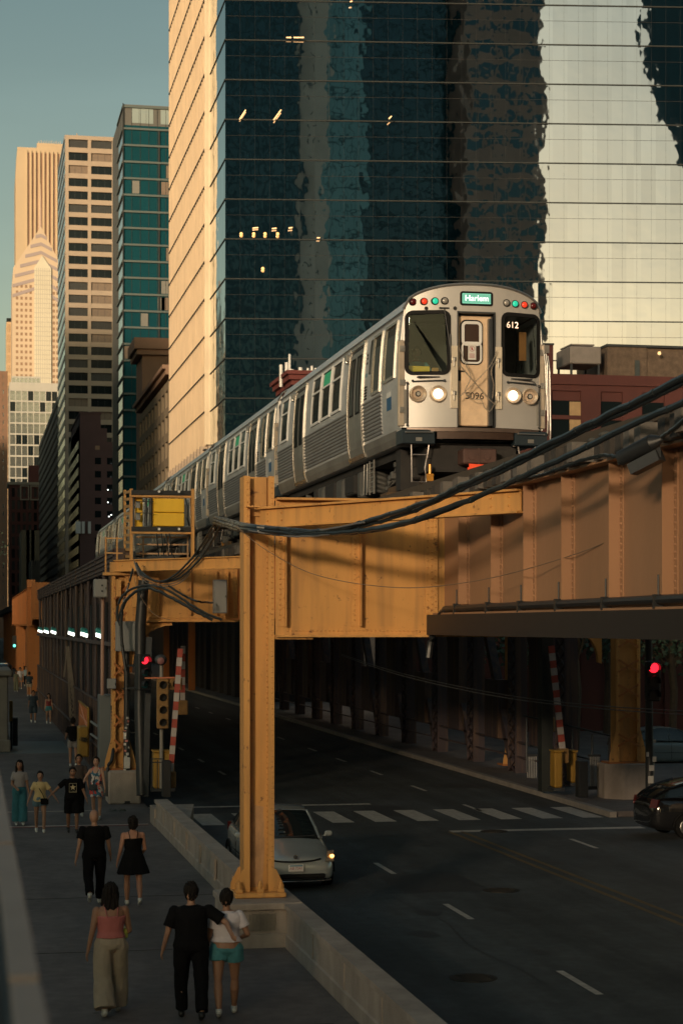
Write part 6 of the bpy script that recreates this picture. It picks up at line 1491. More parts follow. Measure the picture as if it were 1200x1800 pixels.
m = MB(); a_ = [P(139, 1232, 71), P(155, 1246, 67), P(155, 1288, 67), P(139, 1282, 71)]; m.add([tuple(v) for v in a_]+[tuple(v+Vector((.02,.04,0))) for v in a_], [(0,1,2,3),(7,6,5,4),(0,4,5,1),(1,5,6,2),(2,6,7,3),(3,7,4,0)]); m.build('sign_face', orr, os_)
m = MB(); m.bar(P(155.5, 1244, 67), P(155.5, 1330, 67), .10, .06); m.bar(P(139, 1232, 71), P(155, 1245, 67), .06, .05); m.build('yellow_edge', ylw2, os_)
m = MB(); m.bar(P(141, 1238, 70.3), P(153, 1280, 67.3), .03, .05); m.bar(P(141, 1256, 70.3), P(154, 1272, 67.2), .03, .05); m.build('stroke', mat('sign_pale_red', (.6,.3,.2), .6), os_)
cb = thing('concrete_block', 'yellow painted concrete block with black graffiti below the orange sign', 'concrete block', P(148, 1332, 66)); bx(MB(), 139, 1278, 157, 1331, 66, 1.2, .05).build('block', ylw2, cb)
m = MB(); rr = random.Random(5)
for k in range(7): A = P(140+k*2.2, 1300+rr.uniform(-4, 4), 65.93); m.tube([A, A+Vector((.05,0,.12)), A+Vector((.09,0,-.05)), A+Vector((.14,0,.10))], .012, 5)
m.build('graffiti', blk, cb)
m = MB()
for py in (1268, 1290): m.bar(P(160, py, 62), P(174, py+10, 58), .05, .05)
tag(m.build('pipe_railing', gry, None), 'short pale pipe rail left of the slate cabinet', 'railing')
# fallen leaves
m = MB(); rr = random.Random(8); leafc = G(208, 1427)
for k in range(34):
    p = Vector((leafc.x+rr.gauss(0,.16), leafc.y+rr.gauss(0,.30), .02)); a_ = rr.uniform(0, 6.3); d = Vector((math.cos(a_), math.sin(a_), rr.uniform(-.1, .35)))*.10; s_ = Vector((-d.y, d.x, 0))*.35
    m.add([p, p+d*.5+s_, p+d, p+d*.5-s_], [(0,1,2,3)])
tag(m.build('fallen_twig', mat('leaf_dark', (.03,.05,.02), .7), None, fix=False), 'small fallen leafy twig on the pavement before the black post', 'twig')

# ================================================================== trees and dim street life under the bridge
def tree(x, y, h, label, seed, r=3.0):
    root = thing('tree', label, 'tree', (x, y, 0), 'trees beyond the bridge'); rr = random.Random(seed)
    m = MB(); pts = [(x, y, 0), (x+.1, y, h*.25), (x-.1, y+.1, h*.5)]; m.tube(pts, .18, 8)
    cl = []
    for k in range(9):
        a_ = rr.uniform(0, 6.28); rad = rr.uniform(.3, 1)*r*.7; c = Vector((x+math.cos(a_)*rad, y+math.sin(a_)*rad, h*rr.uniform(.45, .95))); cl.append(c); m.tube([(x, y, h*.35), ((x+c.x)/2, (y+c.y)/2, (h*.4+c.z)/2), c], .06, 5)
    m.build('trunk', mat('bark', (.07,.05,.035), .9, 0, .3, 5), root)
    m = MB()
    for k in range(2600):
        c = cl[k % len(cl)]; v = Vector((rr.gauss(0,1), rr.gauss(0,1), rr.gauss(0,.8))); v = v.normalized()*rr.uniform(.2, 1)**.6*r*.5; p = c+v
        d = Vector((rr.gauss(0,1), rr.gauss(0,1), rr.gauss(0,1))).normalized()*.16; e = d.cross(Vector((rr.gauss(0,1), rr.gauss(0,1), rr.gauss(0,1)))).normalized()*.09
        m.add([p-d, p+e, p+d, p-e], [(0,1,2,3)], k % 2)
    m.build('crown', [mat('leaf_a', (.045,.085,.06), .6), mat('leaf_b', (.075,.12,.075), .6)], root, fix=False)
for k, (px, D, h, lab) in enumerate(((940, 82, 9, 'bushy tree seen behind the orange post at the right'), (1010, 78, 10, 'tree behind the striped arms at the right'), (1065, 90, 11, 'tree left of the octagonal pedestal column, behind the railing'), (860, 120, 9, 'dim tree far behind the dark bridge posts'), (1180, 84, 9, 'dim tree behind the red signal at the right edge'))):
    tree(XD(px, D), Yof(XD(px, D), D), h, lab, k+3)
tree(-2.5, 205, 15, 'dark tree at the left edge beyond the bridge', 21, 6); bpy.data.objects['tree.005']['group'] = 'trees beyond the bridge'
sl_ = thing('street_light', 'round glowing street lamp seen through the portal arch', 'street lamp', P(262, 1200, 230), 'street lamps beyond the bridge')
def slamp(px, py, D, lab, r=.28, root=None):
    root = root or thing('street_light', lab, 'street lamp', P(px, 1200, D), 'street lamps beyond the bridge')
    c = P(px, py, D); m = MB(); m.sph(c, r, 10, 0, (1,1,1.3)); m.build('globe', mat('lamp_globe', (.9,.8,.5), .5, 0, 0, emit=(1,.78,.42), estr=1.8), root); m = MB(); m.cyl((c.x, c.y, 0), c-Vector((0,0,r)), .07, n=8); m.cyl(c+Vector((0,0,r)), c+Vector((0,0,r+.3)), .1, .02, 8); m.build('pole', blk, root)
slamp(262, 1131, 230, '', .22, sl_); slamp(298, 1123, 205, 'small glowing street lamp beyond the four lamp signal', .2); slamp(399, 1120, 150, 'white street lamp beside the near orange column, under the girder', .11)
fs = thing('distant_signal', 'tiny traffic signal glowing green far away above the stone pier', 'traffic signal', P(26, 1135, 190)); c = P(26, 1135, 190)
m = MB(); m.sph(c, .14, 8); m.build('lens', mat('signal_green_lit', (.1,.8,.6), .5, 0, 0, emit=(.15,1,.75), estr=1.3), fs); m = MB(); m.box(c.x-.2, c.y+.1, c.z-.3, c.x+.2, c.y+.4, c.z+1); m.build('housing', blk, fs)
# cars far away
# ================================================================== cars
def make_car_body(label, loc, rz, paint, sig=True, name='parked_car', plate=True):
    R = thing(name, label, 'car', loc, None, rz)
    B = lambda mb, nm, m_, par=R, smooth=False: mb.build(nm, m_, par, smooth, world=False)
    st = [(0.0,.30,.50,.50),(.03,.24,.60,.66),(.10,.20,.655,.755),(.25,.18,.70,.815),(.5,.17,.765,.845),(.8,.17,.845,.860),(1.1,.17,.915,.864),(1.35,.17,.965,.866),(1.8,.17,.985,.868),(2.6,.17,1.0,.868),(3.3,.17,1.01,.866),(3.8,.18,1.03,.85),(4.15,.20,1.04,.82),(4.35,.24,1.0,.77),(4.44,.30,.90,.66),(4.46,.36,.80,.55)]
    def ring(y, zl, zt, w):
        h = zt-zl; pr = [(0,zt+.012),(.35*w,zt+.008),(.68*w,zt-.012),(.88*w,zt-.05),(.965*w,zt-.13),(w,zt-.25*min(1,h/.6)),(w*1.0,zl+.35*h),(.985*w,zl+.15*h),(.93*w,zl+.04*h),(.7*w,zl),(0,zl)]
        return [(x, y, z) for x, z in pr]+[(-x, y, z) for x, z in pr[-2:0:-1]]
    m = MB(); rings = [ring(*s_) for s_ in st]; m.loft(rings); o = B(m, 'body', paint, smooth=True)
    o.modifiers.new('s', 'SUBSURF').levels = 1; o.modifiers['s'].render_levels = 1
    # greenhouse
    gh = [(1.15,.93,.93,.74,.70),(1.45,.965,1.13,.77,.66),(1.8,.975,1.30,.785,.62),(2.1,.98,1.42,.79,.60),(2.5,.99,1.475,.79,.595),(2.9,1.0,1.475,.79,.59),(3.4,1.0,1.41,.78,.575),(3.9,1.02,1.27,.75,.56),(4.22,1.0,1.10,.70,.55),(4.34,.98,1.0,.66,.54)]
    m = MB(); rings = []
    for y, zb, zt, wb, wt in gh: rings.append([(-wb,y,zb),(-(wb*.45+wt*.55),y,zb+(zt-zb)*.62),(-wt,y,zt-.02),(-wt*.8,y,zt),(0,y,zt+.015),(wt*.8,y,zt),(wt,y,zt-.02),(wb*.45+wt*.55,y,zb+(zt-zb)*.62),(wb,y,zb)])
    m.loft(rings); g_ = B(m, 'windows', mat('car_glass', (.012,.018,.02), .04, 0, 0, spec=.9), smooth=True)
    m = MB(); rr_ = [r for r in rings[3:8]]
    m.loft([[ (x*1.006, y, z+.006) for x, y, z in r[2:7]]+[(x*.98, y, z-.01) for x, y, z in r[2:7][::-1]] for r in rr_]); B(m, 'roof', paint, smooth=True)
    m = MB()
    for sg in (0, -1):
        k0, k1 = (2, 6)
        for kk in (k0, k1): m.tube([tuple(Vector(rings[i][kk])*1.003) for i in (0,1,2,3)], .03, 6); m.tube([tuple(Vector(rings[i][kk])*1.003) for i in (6,7,8,9)], .035, 6)
        for kk in (2, 6):
            for i in (4, 6): a_ = Vector(rings[i][kk]); b_ = Vector(rings[i][0 if kk == 2 else 8]); m.bar(a_, b_, .05, .03)
        for kk in (0, 8): m.tube([tuple(Vector(rings[i][kk])) for i in range(0, 10)], .018, 5)
    B(m, 'pillars', paint)
    m = MB(); m.bar((-.62,1.16,.955), (.1,1.22,.975), .02, .02); m.bar((-.1,1.14,.955), (.6,1.2,.975), .02, .02); B(m, 'wipers', blk)
    # nose
    m = MB(); m.bbox(-.60,-.035,.255,.60,.08,.345,.02); m.tube([(-.62,-.02,.25),(0,-.05,.235),(.62,-.02,.25)], .012, 6); B(m, 'lower_grille', rubber)
    m = MB(); m.tube(bez([(-.52,.07,.63),(-.3,.0,.60),(0,-.02,.59),(.3,.0,.60),(.52,.07,.63)], 4), .018, 6); B(m, 'upper_grille', rubber)
    m = MB(); m.tube(bez([(-.72,.02,.215),(-.4,-.03,.20),(0,-.045,.20),(.4,-.03,.20),(.72,.02,.215)], 4), .016, 6); B(m, 'chin_trim', mat('chrome_trim', (.5,.5,.48), .2, .9, 0))
    m = MB(); m.cyl((0,.015,.68), (0,-.005,.685), .045, n=14); m.cyl((0,-.004,.68), (0,-.010,.682), .028, n=12, mi=1); B(m, 'badge', [mat('chrome_trim', (.5,.5,.48)), dkg])
    for sg in (-1, 1):
        m = MB(); m.loft([[(sg*.60,.055,.565),(sg*.78,.14,.555),(sg*.815,.42,.76),(sg*.70,.30,.74)], [(sg*.60,.02,.575),(sg*.80,.11,.57),(sg*.845,.40,.765),(sg*.70,.27,.762)]]); B(m, 'headlight', mat('headlight_clear', (.30,.27,.22), .15, .3, .1))
        if sg > 0 and sig: q = MB(); q.sph((.775, .20, .665), .046, 10, 0, (1,.8,.8)); B(q, 'turn_signal', mat('amber_glow', (.9,.4,.1), .4, 0, 0, emit=(1,.42,.10), estr=3.2))
        m = MB(); m.bbox(sg*.86, 1.42, .93, sg*1.02, 1.52, 1.04, .03); m.bar((sg*.80,1.5,.93), (sg*.9,1.47,.95), .05, .03); B(m, 'mirror', paint)
        m = MB(); m.loft([[(sg*.60,4.47,.78),(sg*.78,4.36,.78),(sg*.79,4.30,.98),(sg*.62,4.42,1.0)], [(sg*.60,4.43,.78),(sg*.74,4.30,.78),(sg*.75,4.25,.98),(sg*.62,4.36,1.0)]]); B(m, 'tail_light', mat('tail_red', (.07,.008,.008), .3, 0, 0))
        for yw in (.87, 3.57):
            m = MB(); m.cyl((sg*.70,yw,.31), (sg*.872,yw,.31), .31, n=28); w_ = B(m, 'wheel', rubber); q = MB(); q.cyl((sg*.872,yw,.31), (sg*.88,yw,.31), .20, .18, n=18)
            for i in range(7): t = 2*math.pi*i/7; q.bar((sg*.884,yw,.31), (sg*.884,yw+.17*math.cos(t),.31+.17*math.sin(t)), .01, .05)
            B(q, 'rim', mat('rim_alloy', (.35,.35,.34), .3, .8, .1), w_)
            m = MB(); pts = [(sg*.870, yw+.36*math.cos(math.radians(t)), .31+.36*math.sin(math.radians(t))) for t in range(0, 181, 15)]; m.tube(pts, .022, 5)
            B(m, 'wheel_arch', rubber)
        m = MB(); m.tube([(sg*.869,1.5,.55),(sg*.872,2.4,.55),(sg*.869,3.1,.56)], .006, 4); m.tube([(sg*.867,2.45,.3),(sg*.871,2.45,.98)], .006, 4); m.tube([(sg*.867,1.45,.35),(sg*.871,1.40,.95)], .006, 4); B(m, 'door_seam', rubber)
    if plate:
        m = MB(); m.bbox(-.155,-.075,.40,.155,-.055,.54,.008); p_ = B(m, 'number_plate', mat('plate_white', (.62,.60,.58), .5, 0, .08, 6))
        text('plate_text', 'AB 7341', .075, mat('plate_red', (.35,.06,.08), .5), (0,-.0765,.465), (math.pi/2,0,0), p_, .001)
        q = MB(); q.box(-.13,-.0768,.505,.13,-.0755,.530); B(q, 'plate_band', mat('plate_blue', (.10,.25,.35), .5), p_)
    m = MB(); m.bbox(-.05,.4+1.6,1.40,.05,2.1,1.44,.01); m.bbox(-.55,1.7,.6,.55,4.0,.95,.05); 
    for sx in (-.36, .36): m.bbox(sx-.2,2.3,.7,sx+.2,2.45,1.22,.06); m.sph((sx,2.38,1.27), .1, 8)
    B(m, 'cabin', mat('cabin_dark', (.02,.02,.02), .8))
    return R
silver = mat('silver_green_paint', (.40,.44,.44), .25, .35, .05, 2, coat=.8)
D = 37.6; xc_ = XD(521, D)
make_car_body('silver green hatchback with a lit amber lamp, driving past the near orange column', (xc_, Yof(xc_, D)+.1, RZ), 0, silver, True, 'silver_car')
blackp = mat('black_car_paint', (.012,.012,.013), .12, 0, .1, 2, coat=1)
p = G(1122, 1478, RZ)
make_car_body('glossy black car half outside the right edge of the photo', (p.x+4.85, p.y+.9, RZ), math.radians(90), blackp, False, 'black_car', False)
make_car_body('small dark car far away at the left beyond the bridge', (*P(8, 1180, 190).xy, RZ), 0, blackp, False, 'distant_car', False)
cw = make_car_body('pale slate car behind the signal post at the right edge', (*P(1272, 1350, 72).xy, RZ), math.radians(90), mat('slate_car_paint', (.14,.18,.20), .3, 0, .05, coat=.5), False, 'distant_car', False)

# ================================================================== people
DG = None
def bake(mb, name, mats, parent, vox, smooth_n=3, disp=0, seed=0, assign=None, strand=False):
    me = bpy.data.meshes.new(name); me.from_pydata([tuple(v) for v in mb.v], [], mb.f)
    bm = bmesh.new(); bm.from_mesh(me); bmesh.ops.recalc_face_normals(bm, faces=bm.faces); bm.to_mesh(me); bm.free()
    o = bpy.data.objects.new(name, me)
    md = o.modifiers.new('r', 'REMESH'); md.mode = 'VOXEL'; md.voxel_size = vox; md.use_smooth_shade = True
    ms = o.modifiers.new('s', 'SMOOTH'); ms.factor = .5; ms.iterations = smooth_n
    me2 = evaluate(o); me2.name = name; bpy.data.meshes.remove(me)
    if disp:
        N_ = len(me2.vertices); co = [0.]*(3*N_); no = [0.]*(3*N_); me2.vertices.foreach_get('co', co); me2.vertices.foreach_get('normal', no)
        for i in range(N_):
            x, y, z = co[3*i:3*i+3]; k = disp*1.6*mnoise.noise(Vector((x*55+seed, y*55, z*4))) if strand else disp*(mnoise.noise(Vector((x*9+seed, y*9, z*5)))+.5*mnoise.noise(Vector((x*22, y*22+seed, z*12))))
            co[3*i] += no[3*i]*k; co[3*i+1] += no[3*i+1]*k; co[3*i+2] += no[3*i+2]*k
        me2.vertices.foreach_set('co', co); me2.update()
    me2.materials.clear()
    for m_ in (mats if isinstance(mats, (list, tuple)) else [mats]): me2.materials.append(m_)
    me2.polygons.foreach_set('use_smooth', [True]*len(me2.polygons))
    if assign: me2.polygons.foreach_set('material_index', [assign(p_.center) for p_ in me2.polygons])
    o = bpy.data.objects.new(name, me2); COL.objects.link(o); o.parent = parent
    return o
def ell(cx, cy, z, rx, ry, n=18): return [(cx+rx*math.cos(2*math.pi*i/n), cy+ry*math.sin(2*math.pi*i/n), z) for i in range(n)]
def cap(mb, a, b, r0, r1): mb.cyl(a, b, r0, r1, 12); mb.sph(a, r0, 12); mb.sph(b, r1, 12)
def skin(c): return mat('skin_%02d%02d' % (int(c[0]*100), int(c[1]*100)), c, .55, 0, .06, 6)
hair_b = mat('hair_black', (.010,.008,.007), .75, 0, .3, 12, .6, 70, spec=.2); 
def person(label, px, py, h, face_deg, spec, vox=.012, D=None, name='person'):
    loc = G(px, py) if D is None else D
    s = h/1.75; R = thing(name, label, 'person', loc, spec.get('group', 'people on the pavement'), math.radians(face_deg))
    f_ = spec.get('fem', False); bw = spec.get('bw', 1.0); sh = (.155 if f_ else .182)*bw
    lg = spec.get('legs', ((12, 4), (-10, 18))); J = {}
    for sd, (a, kb) in zip((-1, 1), lg):
        hip = Vector((sd*.088*bw, 0, .92)); a_ = math.radians(a); k_ = math.radians(a-kb)
        kn = hip+Vector((sd*.012, .43*math.sin(a_), -.43*math.cos(a_))); an = kn+Vector((-sd*.008, .41*math.sin(k_), -.41*math.cos(k_)))
        J[sd] = [hip, kn, an, k_]
    low = min(J[-1][2].z, J[1][2].z); dz = .085-low
    up = Vector((0, 0, dz))
    for sd in (-1, 1): J[sd][0] += up; J[sd][1] += up; J[sd][2] += up
    lean = spec.get('lean', .02)
    def T(p): return Vector(p)*s
    tors = [(.84,.115,.095),(.90,.160*bw,.115*bw),(.96,.170*bw,.122*bw),(1.04,.150*bw,.108*bw),(1.12,(.125 if f_ else .145)*bw,.098*bw),(1.22,(.135 if f_ else .155)*bw,.105*bw),(1.32,.155*bw,.112*bw),(1.40,.160*bw,.095*bw),(1.445,.125*bw,.075),(1.475,.06,.058)]
    def tl(z0, z1, gx, gy, ext=()):
        zs = [t for t in tors if z0-1e-6 <= t[0] <= z1+1e-6]; return [ell(0, lean*(z-.9), z+dz, rx*gx+.010, ry*gy+.010) for z, rx, ry in zs]
    mb = MB(); mb.loft([ell(0, lean*(z-.9), z+dz, rx, ry) for z, rx, ry in tors])
    nk = Vector((0, lean*.6, 1.45+dz)); hd = Vector((0, lean*.75+.015, 1.635+dz)); cap(mb, nk, hd-Vector((0,.0,.06)), .052, .05)
    mb.sph(hd, .108, 18, 0, (.80, .94, 1.14)); mb.sph(hd+Vector((0,.03,-.055)), .07, 14, 0, (.78, .85, .8)); mb.sph(hd+Vector((0,.098,-.012)), .017, 8, 0, (.8,1,1.5)); mb.sph(hd+Vector((0,.088,-.055)), .02, 8, 0, (1.3,.6,.5))
    for sd in (-1, 1): mb.sph(hd+Vector((sd*.078,-.005,-.01)), .02, 8, 0, (.5,.9,1.5)); mb.sph(hd+Vector((sd*.032,.085,.022)), .016, 8, 0, (1.2,.6,.5))
    for sd in (-1, 1):
        hip, kn, an, k_ = J[sd]; cap(mb, hip, kn, .088*bw, .056); mid = kn.lerp(an, .35)+Vector((0,-.012,0)); cap(mb, kn, mid, .054, .054*bw); cap(mb, mid, an, .053*bw, .036)
        ft = Vector((0, math.cos(k_*.6), math.sin(k_*.6))); cap(mb, an-Vector((0,0,.035)), an+ft*.13-Vector((0,0,.05)), .036, .028)
    AR = {}
    arms = spec.get('arms', ((8, 8, 12), (-8, 8, 14)))
    for sd, ar in zip((-1, 1), arms):
        sp = Vector((sd*sh, lean*.5, 1.395+dz)); a, bd, e = [math.radians(v) for v in ar[:3]]; inn = math.radians(ar[3]) if len(ar) > 3 else 0
        d1 = Vector((sd*math.sin(bd), math.sin(a)*math.cos(bd), -math.cos(a)*math.cos(bd))).normalized()
        fw = Vector((-sd*math.sin(inn), math.cos(inn), 0)); d2 = (d1*math.cos(e)+(fw-d1*fw.dot(d1)).normalized()*math.sin(e)).normalized()
        el = sp+d1*.285; wr = el+d2*.245; AR[sd] = (sp, el, wr, d1, d2)
        cap(mb, sp, el, .050*bw, .038); cap(mb, el, wr, .039, .026)
        side = d2.cross(Vector((0,0,1)) if abs(d2.z) < .9 else Vector((0,1,0))).normalized(); palm = wr+d2*.075; across = Vector((0,1,0)) if abs(d2.y) < .8 else Vector((0,0,1)); across = (across-d2*across.dot(d2)).normalized(); nrm = d2.cross(across)
        for o_ in (-.022, 0, .022): cap(mb, wr+across*o_*.5, palm+across*o_, .018, .017)
        for i, ln in enumerate((.058, .070, .074, .064)):
            b0 = palm+across*(-.03+.02*(3-i)); b1 = b0+d2*ln*.55-nrm*.006*sd; b2 = b1+d2*ln*.40-nrm*.024*sd; cap(mb, b0, b1, .0105, .010); cap(mb, b1, b2, .010, .0085)
        t0 = wr+d2*.03+across*.028; t1 = t0+d2*.035+across*.022; cap(mb, t0, t1, .013, .011); cap(mb, t1, t1+d2*.03+across*.004, .011, .0095)
    S_ = skin(spec.get('skin', (.36,.20,.13))); mb.v = [tuple(Vector(v)*s) for v in mb.v]
    fd = mat('face_dark', (.03,.02,.018), .5, 0, 0); lipm = mat('lips', (.30,.10,.09), .5, 0, 0); hs = hd*s
    def asg(c):
        d = c-hs
        if d.y > .05*s:
            for sd in (-1, 1):
                if abs(d.x-sd*.032*s) < .014*s and abs(d.z-.014*s) < .007*s: return 1
                if abs(d.x-sd*.033*s) < .020*s and abs(d.z-.036*s) < .005*s: return 1
            if abs(d.x) < .022*s and abs(d.z+.055*s) < .009*s and d.y > .07*s: return 2
        return 0
    bake(mb, 'body', [S_, fd, lipm], R, vox, 2, assign=asg)
    def sc(mb_): mb_.v = [tuple(Vector(v)*s) for v in mb_.v]; return mb_
    def sleeve(q, sd, t, r0, r1):
        sp, el, wr, d1, d2 = AR[sd]
        if t <= 1: q.cyl(sp+Vector((-sd*.02,0,.012)), sp.lerp(el, t), r0, r1, 14); q.sph(sp+Vector((-sd*.01,0,.0)), r0*.98, 12)
        else: q.cyl(sp, el, r0, (r0+r1)/2, 14); q.sph(sp, r0, 12); q.sph(el, (r0+r1)/2, 12); q.cyl(el, el.lerp(wr, t-1), (r0+r1)/2, r1, 14)
    tk = spec.get('top')
    if tk:
        kind, cm = tk[0], tk[1]; z0 = {'tee': .90, 'crop': 1.02, 'tank': .98, 'cami': .98}.get(kind, .9); q = MB()
        loose = spec.get('loose', 1.08)
        if kind in ('tee', 'crop'):
            zs = [t for t in tors if t[0] >= z0 and t[0] <= 1.45]; wmx = spec.get('hem', 1.0)
            q.loft([ell(0, lean*(z-.9), z+dz, max(rx, .145*bw if not f_ else .125)*loose*(wmx if z < 1.1 else 1)+.008, max(ry, .10)*loose+.008) for z, rx, ry in zs]); q.loft([ell(0, lean*.5, 1.39+dz, sh+.01, .10), ell(0, lean*.5, 1.44+dz, sh*.8, .09), ell(0, lean*.55, 1.468+dz, .085, .078)])
            for sd in (-1, 1): sleeve(q, sd, spec.get('sleeve', .62), .050*bw+.015, .050*bw+.020)
        else:
            zs = [t for t in tors if z0 <= t[0] <= 1.33]; q.loft([ell(0, lean*(z-.9), z+dz, rx*1.05+.012, ry*1.05+.012) for z, rx, ry in zs]+([ell(0, lean*.42, 1.345+dz, .142*bw, .104)] if kind == 'cami' else []))
            for sd in ((-1, 1) if kind == 'tank' else ()):
                w_ = .030
                q.tube([(sd*.085, .10, 1.30+dz), (sd*.088, .06, 1.42+dz), (sd*.085, .0+lean*.5, 1.468+dz), (sd*.08, -.06, 1.42+dz), (sd*.06, -.095, 1.30+dz)], w_, 8)
        if kind == 'cami':
            for sd in (-1, 1):
                st_ = MB(); st_.tube([tuple(Vector(p_)*s) for p_ in ((sd*.09, .125*bw, 1.31+dz), (sd*.095, .09, 1.42+dz), (sd*.09, .0+lean*.5, 1.478+dz), (sd*.085, -.085*bw, 1.43+dz), (sd*.065, -.125*bw, 1.32+dz))], .0065, 6); st_.build('strap', cm, R, world=False)
        bake(sc(q), 'top', cm, R, max(.009, vox*.9) if kind != 'cami' else .007, 2, .008, px)
    bk = spec.get('bottom')
    if bk:
        kind, cm = bk[0], bk[1]; q = MB(); n_ = {'pants': 2.0, 'wide': 2.0, 'shorts': .55, 'hot': .36, 'long_shorts': .92}[kind]
        r0, rk, ra = {'pants': (.100,.072,.062), 'wide': (.108,.105,.125), 'shorts': (.105,.098,.1), 'hot': (.106,.104,.1), 'long_shorts': (.110,.105,.1)}[kind]
        wz = spec.get('waist', 1.02); zs = [t for t in tors if .88 <= t[0] <= wz+.03]; q.loft([ell(0, 0, .84+dz, .10, .095)]+[ell(0, lean*(z-.9), z+dz, rx*1.04+.008, ry*1.04+.010) for z, rx, ry in zs])
        for sd in (-1, 1):
            hip, kn, an, k_ = J[sd]; q.sph(hip, r0*bw, 12)
            if n_ <= 1: q.cyl(hip, hip.lerp(kn, n_), r0*bw, (r0+(rk-r0)*n_)*bw*1.03, 16)
            else: q.cyl(hip, kn, r0*bw, rk*bw, 16); q.sph(kn, rk*bw, 12); q.cyl(kn, kn.lerp(an, .97), rk*bw, ra*bw, 16)
        bake(sc(q), 'trousers' if n_ > 1 else 'shorts', cm, R, max(.010, vox*.95), 2, .013, px+5)
    sk = spec.get('skirt')
    if sk:
        cm, z0, flare = sk; q = MB(); rg = []
        for i, z in enumerate((1.10, 1.0, .92, .84, .74, .64, .56)):
            if z < z0: break
            t = (1.1-z)/.54; rx = (.135+(.16+flare-.135)*t**.8)*bw if i else .135*bw; n = 36
            rg.append([(rx*(1+.05*t*math.sin(7*2*math.pi*k/n+px))*math.cos(2*math.pi*k/n), lean*.1+rx*.82*(1+.05*t*math.sin(7*2*math.pi*k/n+px))*math.sin(2*math.pi*k/n), z+dz) for k in range(n)])
        q.loft(rg); bake(sc(q), 'skirt', cm, R, max(.010, vox), 1, .008, px)
    sm = spec.get('shoes', mat('shoe_white', (.55,.55,.52), .6, 0, .1))
    for sd in (-1, 1):
        hip, kn, an, k_ = J[sd]; ft = Vector((0, math.cos(k_*.6), math.sin(k_*.6))); b0 = an-Vector((0,0,.03)); q = MB()
        cap(q, b0-ft*.04-Vector((0,0,.01)), b0+ft*.15-Vector((0,0,.018)), .043, .036); cap(q, b0-ft*.03-Vector((0,0,.028)), b0+ft*.17-Vector((0,0,.03)), .034, .030); q.cyl(b0+Vector((0,0,.05)), b0, .042, .048, 12)
        bake(sc(q), 'shoe', sm, R, .012, 1)
    hk = spec.get('hair')
    if hk:
        q = MB(); kind = hk[0]; hm_ = hk[1] if len(hk) > 1 else hair_b
        q.sph(hd+Vector((0,-.014,.024)), .114, 16, 0, (.84, .94, 1.06)); 
        if kind == 'short': q.sph(hd+Vector((0,-.035,-.035)), .082, 12, 0, (.88, .8, .9))
        if kind in ('long', 'verylong'):
            L_ = .34 if kind == 'long' else .62; rg = []
            for k in range(8): t = k/7; rg.append([(x*(1.0+.08*math.sin(5*k+i)), y, z) for i, (x, y, z) in enumerate(ell(0, hd.y-.055-.045*t, hd.z+.02-L_*t, (.088+.012*math.sin(t*3))*(1-.25*t*t), .052*(1-.35*t)))])
            q.loft(rg)
            for sd in (-1, 1): q.tube([hd+Vector((sd*.07,.03,.05)), hd+Vector((sd*.088,.02,-.04)), hd+Vector((sd*.092,.03,-.16)), hd+Vector((sd*.085,.035,-.22 if kind == 'long' else -.30))], .028, 8)
        if kind == 'bun': q.sph(hd+Vector((0,-.10,-.02 if len(hk) < 3 else hk[2])), .055, 12); q.sph(hd+Vector((0,-.04,-.03)), .08, 12, 0, (.9,.8,.9))
        if kind == 'bob': q.sph(hd+Vector((0,-.035,-.045)), .094, 12, 0, (1.0, .82, 1.05))
        cut = 1
        q.v = [v if not (v[1] > hd.y+.055 and v[2] < hd.z+.05) else (v[0], hd.y+.055, v[2]) for v in q.v]
        bake(sc(q), 'hair', hm_, R, .008, 1, .013, px+9, strand=True)
    return R, J, AR, dz, s, hd
blk_c = mat('black_cloth', (.007,.007,.008), .9, 0, .2, 8, .2, 60, spec=.1); wht_c = mat('white_cloth', (.58,.54,.58), .8, 0, .05, 6, .2, 60); teal_d = mat('teal_denim', (.05,.20,.23), .8, 0, .15, 12, .3, 90)
crm = mat('cream_linen', (.33,.27,.20), .85, 0, .08, 6, .2, 60); ros = mat('rose_top', (.42,.13,.12), .8, 0, .08, 6); yel = mat('butter_cloth', (.55,.42,.20), .8, 0, .06, 6); jean = mat('teal_jeans', (.03,.15,.19), .8, 0, .15, 12, .3, 80)
gryc = mat('grey_shorts_cloth', (.22,.20,.20), .85, 0, .1, 8); blks = mat('shoe_black', (.012,.012,.012), .5); 
sk1 = (.34,.19,.125); sk2 = (.27,.14,.085); sk3 = (.20,.10,.06)
rR = person('woman with very long dark hair, rose top and loose cream trousers, seen from behind', 195, 1782, 1.74, 3, dict(fem=True, bw=1.20, skin=sk2, top=('cami', ros), bottom=('wide', crm), hair=('verylong',), legs=((-12, 12), (15, 5)), arms=((-9, 13, 10), (6, 14, 62, 30)), waist=1.06), .009)
person('man in black T-shirt and trousers, right arm bent towards the woman in white', 336, 1790, 1.78, -2, dict(skin=sk1, bw=1.26, top=('tee', blk_c), bottom=('pants', blk_c), hair=('short',), legs=((12, 4), (-13, 14)), arms=((3, 14, 16), (-24, 52, 55, 150)), shoes=blks, sleeve=.72), .009)
person('woman in white T-shirt and teal denim shorts walking beside the man in black', 398, 1784, 1.66, -6, dict(fem=True, hem=1.06, loose=1.12, skin=sk2, top=('crop', wht_c), bottom=('hot', teal_d), hair=('short',), legs=((-14, 14), (12, 3)), arms=((0, 10, 20), (-4, 22, 85, 40)), sleeve=.6, waist=1.0, bw=1.22), .009)
person('bald man in black T-shirt and black trousers, seen from behind', 166, 1590, 1.76, 0, dict(skin=sk1, bw=1.20, top=('tee', blk_c), bottom=('pants', blk_c), legs=((-24, 30), (14, 2)), arms=((-12, 12, 12), (10, 10, 18)), loose=1.06), .010)
